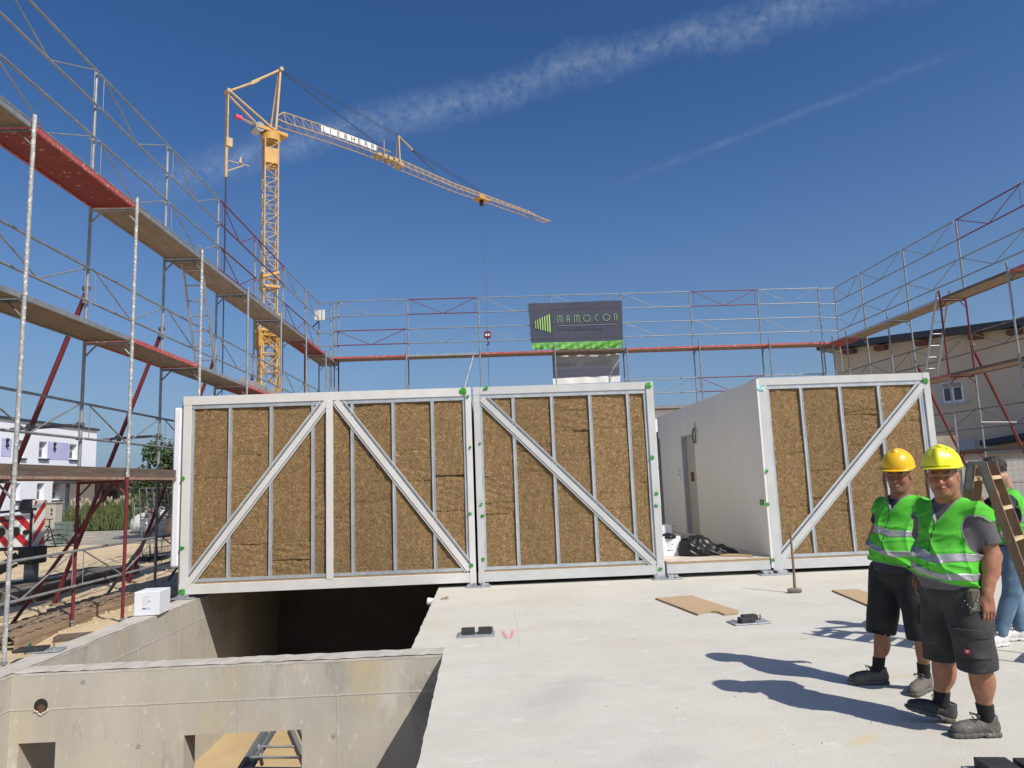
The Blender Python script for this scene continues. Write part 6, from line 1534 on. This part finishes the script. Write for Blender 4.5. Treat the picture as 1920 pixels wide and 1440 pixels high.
    o = surf(lambda P: np.maximum(zp(P), vb+.01-P[:, 2]), L0, L1, .006, 'zip', MT['belt'], t); o.parent = V_
    # trousers
    hz = S['hem']; tr_ = S.get('trouser_r', (.118, .108))
    def sho(P):
        d = ell(Pe.l(P), (0, 0, -.01), (.140+bulk, .170+bulk, .15)); 
        for i in (0, 1):
            if S.get('long'):
                l_ = smin(cap(P, hip[i], kn[i], .105, .075), cap(P, kn[i], an[i]+np.array([0, 0, .02]), .075, .062), .02)-folds(P, .006, 4+i, f=24); l_ = smax(l_, hz[i]-P[:, 2], .004)
            else:
                dr = _n(kn[i]-hip[i]); l_ = cap(P, hip[i], kn[i]+dr*.12, tr_[0]+bulk*.5, tr_[1])-folds(P, .0075, 4+i, f=22); l_ = smax(l_, hz[i]-P[:, 2]+.01*np.sin(P[:, 0]*20), .005)
                l_ = smax(l_, -smax(cap(P, hip[i], kn[i]+dr*.2, tr_[0]-.012, tr_[1]-.012), P[:, 2]-hz[i]-.05, .004), .004)
            d = smin(d, l_, .022)
        return smax(d, P[:, 2]-S['waist'], .006)
    l0 = np.minimum.reduce([*hip, *kn, Pe.o])-.24; l1 = np.maximum.reduce([*hip, *kn, Pe.o])+.24
    if S.get('long'): l0 = np.minimum(l0, np.minimum(*an)-.16)
    l0[2] = min(hz)-.04; l1[2] = S['waist']+.03
    surf(sho, l0, l1, .007, S.get('trouser_name', 'shorts'), MT[S['trousers']], t)
    def belt(P): return np.maximum(ell(Pe.l(P), (0, 0, -.01), (.146+bulk, .176+bulk, .15)), np.maximum(S['waist']-.05-P[:, 2], P[:, 2]-S['waist']+.008))
    surf(belt, l0, l1, .006, 'belt', MT['belt'], t)
    for i, (pc, ph, yaw) in enumerate(S.get('pockets', ())):
        pf = Fr(r(pc), yaw)
        def pk_(P): return smax(sho(P)-.009-folds(P, .003, 9, f=40), rbx(pf.l(P), (0, 0, 0), ph, .02), .004)
        c = pf.o; pko = surf(pk_, c-.2, c+.2, .006, 'cargo_pocket', MT['pocket'], t)
        def pf2(P): q = pf.l(P); return smax(sho(P)-.014, rbx(q, (0, 0, ph[2]-.022), (ph[0], ph[1]+.006, .028), .01), .004)
        o = surf(pf2, c-.2, c+.2, .006, 'pocket_flap', MT['work_grey'], t); o.parent = pko
    for (lc, sz) in S.get('logos', ()):
        # red patch with a small pale mark, laid on the cloth towards the camera
        c = r(lc); dv = _n(np.array([0, 0, HC])-np.asarray(lc)); lo_, hi_ = 0., .4; p = c+dv*.25
        for _ in range(40):
            p = p-dv*max(sho(p[None])[0]-.012, .0005)
            if sho(p[None])[0] < .0135: break
        e = 1e-3; nrm = _n(np.array([(sho((p+np.eye(3)[k]*e)[None])-sho((p-np.eye(3)[k]*e)[None]))[0] for k in range(3)])); u = _n(np.cross((0, 0, 1), nrm)); v_ = np.cross(nrm, u)
        mb = MB(); mb.obox(p+nrm*.003, u, v_, nrm, sz, sz*.9, .0025); lg_ = mb.build('logo_patch', MT['logo_red'], t)
        mb = MB()
        for (a, b, w_) in (((-.45, .35), (-.1, .1), .4), ((-.1, .1), (.25, .45), .35), ((-.1, .1), (.0, -.5), .4), ((.25, .45), (.5, .0), .3)):
            pa = p+nrm*.0058+u*a[0]*sz+v_*a[1]*sz; pb = p+nrm*.0058+u*b[0]*sz+v_*b[1]*sz; mb.tube(pa, pb, sz*w_*.42, 6)
        mb.build('logo_mark', MT['logo_white'], t)
    # socks and shoes
    for i in (0, 1):
        yaw, pit = S['feet'][i][:2]; dz = S['feet'][i][2] if len(S['feet'][i]) > 2 else 0
        F = Fr((an[i][0], an[i][1], .002+dz), yaw, pit)
        if not S.get('long') or True:
            mb = MB(); top = F.w((-.012, 0, .165 if not S.get('long') else .13)); bot = F.w((-.012, 0, .07)); ax_ = an[i]+(kn[i]-an[i])*.13
            def sk(P): return smax(smin(cap(P, bot, an[i], .040, lr[3]+.004), cap(P, an[i], kn[i], lr[3]+.005, lr[2]), .01), (P[:, 2]-S.get('sock_top', .19)), .004)
            surf(sk, an[i]-.14, an[i]+.2, .006, 'sock', MT['sock'], t)
        shoe(F, t, S['sole'], S['shoe'][i], True, S.get('shoe_s', 1.))
    # head gear
    hs_ = S.get('helmet')
    if hs_:
        hsc = .985; HF = Fr(H_.w((-.006, 0, S.get('hel_z', .070))), *[a+b for a, b in zip(S['head_rot'], hs_[2])])
        def dome(P):
            q = HF.l(P)/hsc; d = ell(q, (0, 0, .0), (.145, .118, .136)); 
            if hs_[1] == 'ridge':
                m_ = q*np.array([1, 0, 1])+np.abs(q)*np.array([0, 1, 0]); pn = smax(ell(q, (.018, 0, .0), (.140, .060, .143)), -(q[:, 0]+.02), .01); d = smin(d, pn, .010)
                d = np.maximum(d, -rbx(q, (.085, 0, .127), (.022, .030, .012), .006))
            else: d = smin(d, cap(q, (-.07, 0, .110), (.06, 0, .120), .018), .018)
            d = smax(d, -ell(q, (0, 0, -.004), (.136, .109, .133)), .003); d = smax(d, -(q[:, 2]+.008+.030*np.clip(-q[:, 0]/.13, 0, 1)), .004)
            # brim
            rr_ = np.sqrt((q[:, 0]/1.22)**2+q[:, 1]**2+1e-9); fr = np.clip((q[:, 0])/.12, -1, 1)
            ow = .122+.020*np.clip(fr, 0, 1)+.004; zc = -.006-.030*np.clip(-q[:, 0]/.13, 0, 1)-.010*np.clip(fr, 0, 1)**2-.25*np.maximum(rr_-.118, 0)
            b_ = smax(np.abs(q[:, 2]-zc)-.0035, np.maximum(rr_-ow, .104-rr_), .003); 
            ped = smax(np.abs(q[:, 2]-zc-.10*(.0))-.0035, np.maximum(np.sqrt((q[:, 0]/1.42)**2+(q[:, 1]*1.08)**2)-.125, np.maximum(.112-rr_, -q[:, 0]+.02)), .003)
            d = smin(smin(d, b_, .004), ped, .004)
            return d*hsc
        surf(dome, HF.o-.22, HF.o+.22, .0042, 'helmet', MT[hs_[0]], t)
        mb = MB()
        if hs_[1] == 'ridge':
            for k in range(5): p = HF.w((.1035, -.018+.009*k, .1005)); mb.ball(tuple(p), .0030, 6, 4)
            for s_ in (-1, 1): p = HF.w((.065, .048*s_, .108)); mb.ball(tuple(p), .0045, 6, 4)
        else:
            for p_ in ((.12, .03, .06), (.09, .07, .07), (.128, -.02, .045), (.06, .085, .06), (.11, -.05, .07)): mb.ball(tuple(HF.w(p_)), .0026, 6, 4)
        mb.build('helmet_holes', MT['black'], t)
        mb = MB()
        pts_ = [HF.w((.112*math.cos(a), .094*math.sin(a), -.014-.018*max(0, -math.cos(a)))) for a in [2*math.pi*k/20 for k in range(21)]]; mb.path([tuple(p) for p in pts_], .006, 5); mb.build('head_band', MT['black'], t)
    if S.get('hair'):
        def hr(P):
            q = H_.l(P); d = ell(q, (-.016, 0, .045), (.110, .090, .100)); d = smax(d, -ell(q, (.10, 0, -.03), (.085, .10, .095)), .01); d = smax(d, -(q[:, 2]+.055), .015)
            return d+.003*np.sin(P[:, 0]*150+P[:, 2]*60)*np.sin(P[:, 1]*130)+folds(P, .004, 2, f=70)
        surf(hr, H_.o-.2, H_.o+.2, .0045, 'hair', MT['hair'], t)
    return t, r, sho
SKB = skinmat('sunburnt_skin', (.37, .165, .090)); SKA = skinmat('tanned_skin', (.30, .135, .074)); SKC = skinmat('light_skin', (.48, .27, .19))
mB, rB, shB = person('person', 'frowning man in a lemon yellow helmet and green vest over a grey tee, standing nearest', (3.04, 4.74), dict(
    head=(3.025, 4.68, 1.622), head_rot=(229, -2, 0), fat=1.10, bulk=.026, mouth=1.2, frown=.5, stubble=.6, nkz=.225,
    chest=(3.09, 4.75, 1.235), chest_yaw=203, belly=(3.05, 4.74, 1.04), belly_yaw=200, pelvis=(3.045, 4.74, .89), pelvis_yaw=192,
    shoulder=((3.165, 4.585, 1.365), (3.035, 4.925, 1.365)), elbow=((3.20, 4.55, 1.105), (3.10, 5.10, 1.13)), wrist=((3.10, 4.50, .875), (3.00, 5.02, .95)),
    hands=(((-.02, -.05, -1), (-1, -.1, 0), (0, -1, 0), 1.05, .42), ((-.08, -.1, -1), (-1, .2, 0), (-.5, .9, 0), 1.0, .75)),
    hip=((3.06, 4.65, .87), (3.03, 4.83, .87)), knee=((3.045, 4.59, .46), (3.005, 4.88, .45)), ankle=((3.085, 4.62, .115), (2.975, 4.90, .12)),
    feet=((176, 0), (166, 16, .012)), arm_r=(.062, .052, .053, .034), leg_r=(.10, .066, .070, .040),
    skin=SKB, tee='tee_grey', tee_bottom=.90, neck_r=.085, sleeve=.72, vee=1.32, vslope=.58, vest_bottom=.968, hem_tilt=.22, vshift=-.0, arm_y=.195, arm_z=.015, arm_x=.12, arm_h=.135, strap=.03,
    bands=((1.092, 1.145, .09), (.995, 1.042, .20)), seed=5, hem=(.415, .41), waist=.94, trousers='work_grey', trouser_r=(.125, .112),
    pockets=((tuple(at_y(1826, 1208, 4.52)), (.085, .10, .085), 186),), logos=((tuple(at_y(1814, 1222, 4.5)), .016),), sock_top=.20,
    sole='shoe_grey', shoe=('shoe_grey', 'shoe_black'), helmet=('helmet_lemon', 'ridge', (0, 2, 0))))
mA, rA, shA = person('person', 'grinning man in a golden yellow helmet and green vest over a navy tee', (3.17, 5.61), dict(
    head=(3.25, 5.58, 1.632), head_rot=(224, -6, -3), fat=1.0, bulk=.018, mouth=-1.4, smile=True, stubble=.6, nkz=.205,
    chest=(3.26, 5.61, 1.245), chest_yaw=206, belly=(3.205, 5.60, 1.055), belly_yaw=205, pelvis=(3.18, 5.61, .90), pelvis_yaw=200,
    shoulder=((3.345, 5.46, 1.37), (3.215, 5.765, 1.37)), elbow=((3.43, 5.46, 1.12), (3.155, 5.86, 1.13)), wrist=((3.38, 5.35, .88), (3.31, 5.80, 1.02)),
    hands=(((-.02, -.05, -1), (-1, -.1, 0), (0, -1, 0), 1., .45), ((1, 0, -.2), (0, .2, 1), (0, 1, 0), 1., .6)),
    hip=((3.22, 5.52, .87), (3.13, 5.70, .87)), knee=((3.225, 5.46, .45), (3.065, 5.73, .45)), ankle=((3.27, 5.57, .12), (3.035, 5.79, .12)),
    feet=((216, 0), (172, 0)), arm_r=(.054, .045, .045, .031), leg_r=(.09, .058, .056, .038),
    skin=SKA, tee='tee_navy', tee_bottom=.885, neck_r=.082, sleeve=.55, vee=1.36, vslope=.62, vest_bottom=.965, hem_tilt=.12, vshift=.0, arm_y=.20, arm_h=.13, strap=.06,
    bands=((1.175, 1.225, .10), (1.045, 1.09, .20)), seed=11, hem=(.41, .40), waist=.95, trousers='work_black', trouser_r=(.116, .106),
    pockets=((tuple(at_y(1742, 1150, 5.38)), (.075, .09, .075), 200),), logos=((tuple(at_y(1735, 1158, 5.35)), .015),), sock_top=.21,
    sole='shoe_grey', shoe=('shoe_tan', 'shoe_grey'), helmet=('helmet_orange', 'plain', (0, -2, 0))))
mC, rC, shC = person('person', 'dark haired man in jeans, white sneakers and a green vest, steadying the wooden step ladder', (4.98, 6.84), dict(
    head=(4.935, 6.83, 1.605), head_rot=(158, -28, 8), fat=.96, bulk=0., chest=(5.05, 6.84, 1.25), chest_yaw=148, lean=-4, belly=(5.04, 6.84, 1.05), belly_yaw=155, pelvis=(5.01, 6.84, .89), pelvis_yaw=178,
    shoulder=((4.955, 6.68, 1.375), (5.145, 7.0, 1.375)), elbow=((4.78, 6.58, 1.25), (4.82, 6.95, 1.22)), wrist=((4.555, 6.44, 1.60), (4.66, 6.72, 1.50)),
    hands=(((-.5, -.15, .75), (-.2, -.9, 0), (.3, .1, .9), .95, 1.05), ((-.7, -.4, .5), (-.2, .9, 0), (.2, .1, .9), .95, .9)),
    hip=((4.98, 6.75, .86), (5.01, 6.93, .86)), knee=((4.87, 6.72, .49), (5.05, 6.93, .49)), ankle=((4.74, 6.76, .11), (5.06, 6.93, .11)),
    feet=((196, 0), (176, 0)), skin=SKC, tee='tee_navy', tee_bottom=.90, sleeve=.75, vee=1.34, vslope=.5, vest_bottom=.93, arm_y=.195, arm_h=.15,
    bands=((1.125, 1.175, 0), (.985, 1.035, 0)), seed=21, long=True, hem=(.095, .10), waist=.95, trousers='denim', trouser_name='jeans', sock_top=.12, leg_r=(.085, .06, .058, .036),
    sole='shoe_white', shoe=('shoe_white', 'shoe_white'), hair=True))
# tool pouch and belt buckle of the nearest man
b = rB; c = np.array(b(tuple(at_y(1823, 1118, 4.53)))); mb = MB(); mb.bbox((c[0]-.035, c[1]-.03, c[2]-.10), (c[0]+.045, c[1]+.02, c[2]+.05), .015); mb.build('tool_pouch', MT['pouch'], mB)
mb = MB()
for k in range(9): mb.ball((c[0]-.045+.008*k, c[1]-.034, c[2]-.095+.013*k), .0042, 6, 4)
mb.build('pouch_studs', MT['bolt'], mB)
mb = MB()
for k in range(8): mb.ball((c[0]-.075+.011*k, c[1]-.033-.02*math.sin(k*.4), c[2]-.02-.05*math.sin(math.pi*k/7)), .004, 6, 4)
mb.build('key_chain', MT['bolt'], mB)
# ---------------------------------------------------------------- wooden step ladder
ld = thing('step_ladder', 'wooden step ladder with pale rungs and grey green hinges, right of the nearest man', 'step ladder', (4.5, 6.4, 0))
T1, T2 = Vector((4.39, 6.30, 1.70)), Vector((4.665, 6.55, 1.70)); lat = (T2-T1).normalized(); lean = Vector((lat.y, -lat.x, 0))
MT['hinge'] = mat('grey_green_hinge', (.17, .20, .16), .5, .2, (.24, .27, .23), 12, 4)
for sg, k_ in ((1, .205), (-1, .205)):
    dn = (lean*sg*k_-Vector((0, 0, 1))).normalized(); nr = lat.cross(dn).normalized(); off = lean*sg*.045; wd = .02 if sg > 0 else -.0
    A_, B_ = T1+off-lat*.0, T2+off+lat*.0
    if sg < 0: A_, B_ = T1+off+lat*.03, T2+off-lat*.03
    Lr = 1.68/(-dn.z)
    for q_ in (A_, B_):
        mb = MB(); mb.obox(q_+dn*(Lr/2), dn, lat, nr, Lr/2, .013, .036); put(mb, 'rail', MT['wood'], ld)
    for k in range(6):
        s_ = .14+.275*k; p = A_+dn*s_; q2 = B_+dn*s_; mb = MB(); mb.obox((p+q2)/2, lat, nr, dn, (q2-p).length/2-.013, .034, .016); put(mb, 'rung', MT['wood_light'], ld)
    for q_, sd in ((A_, -1), (B_, 1)):
        mb = MB(); mb.obox(q_+lat*sd*.0165+dn*.11, dn, lat, nr, .13, .003, .022); mb.obox(q_+lat*sd*.0165-dn*.0-lean*sg*.02, (lean*sg).normalized(), lat, Vector((0,0,1)), .04, .0028, .018); put(mb, 'hinge', MT['hinge'], ld)
        mb = MB()
        for k in range(6): mb.tube(q_+lat*sd*.012+dn*(.14+.275*k), q_+lat*sd*.0165+dn*(.14+.275*k), .006, 8)
        put(mb, 'rung_bolt', MT['bolt'], ld)
# ---------------------------------------------------------------- walker far behind
YW = 38.; q = at_z(147, 993, GZ); YW = q.y; hd_ = at_y(148, 938, YW); fw = np.array([q.x, YW, 0.]); t = thing('person', 'distant walker in a white shirt and dark shorts on the lane beyond the sand', 'person', (q.x, YW, GZ))
def wk(P):
    d = ell(P, (0, 0, 1.62), (.10, .085, .125)); d = smin(d, cap(P, (0, 0, 1.5), (0, 0, 1.4), .06), .03)
    for s_ in (-1, 1):
        d = smin(d, cap(P, (.20*s_, 0, 1.40), (.30*s_, .05, 1.12), .06, .045), .03); d = smin(d, cap(P, (.30*s_, .05, 1.12), (.33*s_, -.04, .86), .045, .035), .02); d = smin(d, ell(P, (.335*s_, -.05, .80), (.035, .03, .07)), .02)
        d = smin(d, cap(P, (.1*s_, 0, .9), (.11*s_, -.1*s_, .5), .09, .06), .03); d = smin(d, cap(P, (.11*s_, -.1*s_, .5), (.12*s_, -.16*s_, .08), .058, .04), .02); d = smin(d, ell(P, (.12*s_, -.22*s_, .05), (.05, .12, .045)), .02)
    return smin(d, ell(P, (0, 0, 1.2), (.17, .11, .28)), .05)
tt_ = lambda P: np.ones((len(P), 3))
surf(wk, (-.5, -.45, 0), (.5, .45, 1.8), .018, 'body', SKC, t, tt_)
MT['shirt_white'] = mat('white_shirt', (.68, .68, .67), .9)
def shw(P):
    d = ell(P, (0, 0, 1.2), (.21, .15, .33))
    for s_ in (-1, 1): d = smin(d, smax(cap(P, (.20*s_, 0, 1.40), (.30*s_, .05, 1.12), .085, .075), 1.2-P[:, 2], .01), .03)
    return smax(d, .88-P[:, 2], .01)
surf(shw, (-.5, -.45, .8), (.5, .45, 1.6), .018, 'shirt', MT['shirt_white'], t)
def shw2(P):
    d = ell(P, (0, 0, .88), (.19, .14, .14))
    for s_ in (-1, 1): d = smin(d, cap(P, (.1*s_, 0, .88), (.115*s_, -.08*s_, .56), .11, .09), .02)
    return smax(d, P[:, 2]-.96, .01)
surf(shw2, (-.5, -.45, .4), (.5, .45, 1.1), .018, 'shorts', MT['work_black'], t)
def hw_(P): return smax(ell(P, (0, 0, 1.65), (.11, .10, .115)), -(P[:, 2]-1.62), .01)
surf(hw_, (-.2, -.2, 1.5), (.2, .2, 1.85), .016, 'hair', MT['hair'], t)
# ---------------------------------------------------------------- crumpled black sheet on the floor module
bs = thing('plastic_sheet', 'crumpled shiny black plastic sheet heaped beside the white cartons', 'plastic sheet', (3.75, 12.75, zf))
MT['film'] = mat('black_film', (.010, .010, .011), .40, spec=.4)
def film(P):
    d = ell(P, (-.12, .1, .05), (.34, .34, .26)); d = smin(d, ell(P, (.22, .05, .0), (.36, .26, .15)), .08)
    d = d-folds(P, .035, 6, f=15)-folds(P, .018, 7, f=34)-.03*np.abs(np.sin(P[:, 0]*14+P[:, 1]*9+4*np.sin(P[:, 2]*6)))
    return smax(d*.8, -(P[:, 2]-.004), .004)
surf(film, (-.75, -.5, 0), (.85, .65, .5), .012, 'sheet', MT['film'], bs)
b2 = thing('plastic_sheet', 'small scrap of black plastic film lying in the front open carton', 'plastic sheet', (3.17, 12.85, zf+.33))
surf(lambda P: smax((ell(P, (0, 0, 0), (.16, .14, .07))-folds(P, .025, 9, f=28))*.8, -(P[:, 2]+.03), .004), (-.26, -.25, -.05), (.28, .26, .16), .01, 'film', MT['film'], b2)
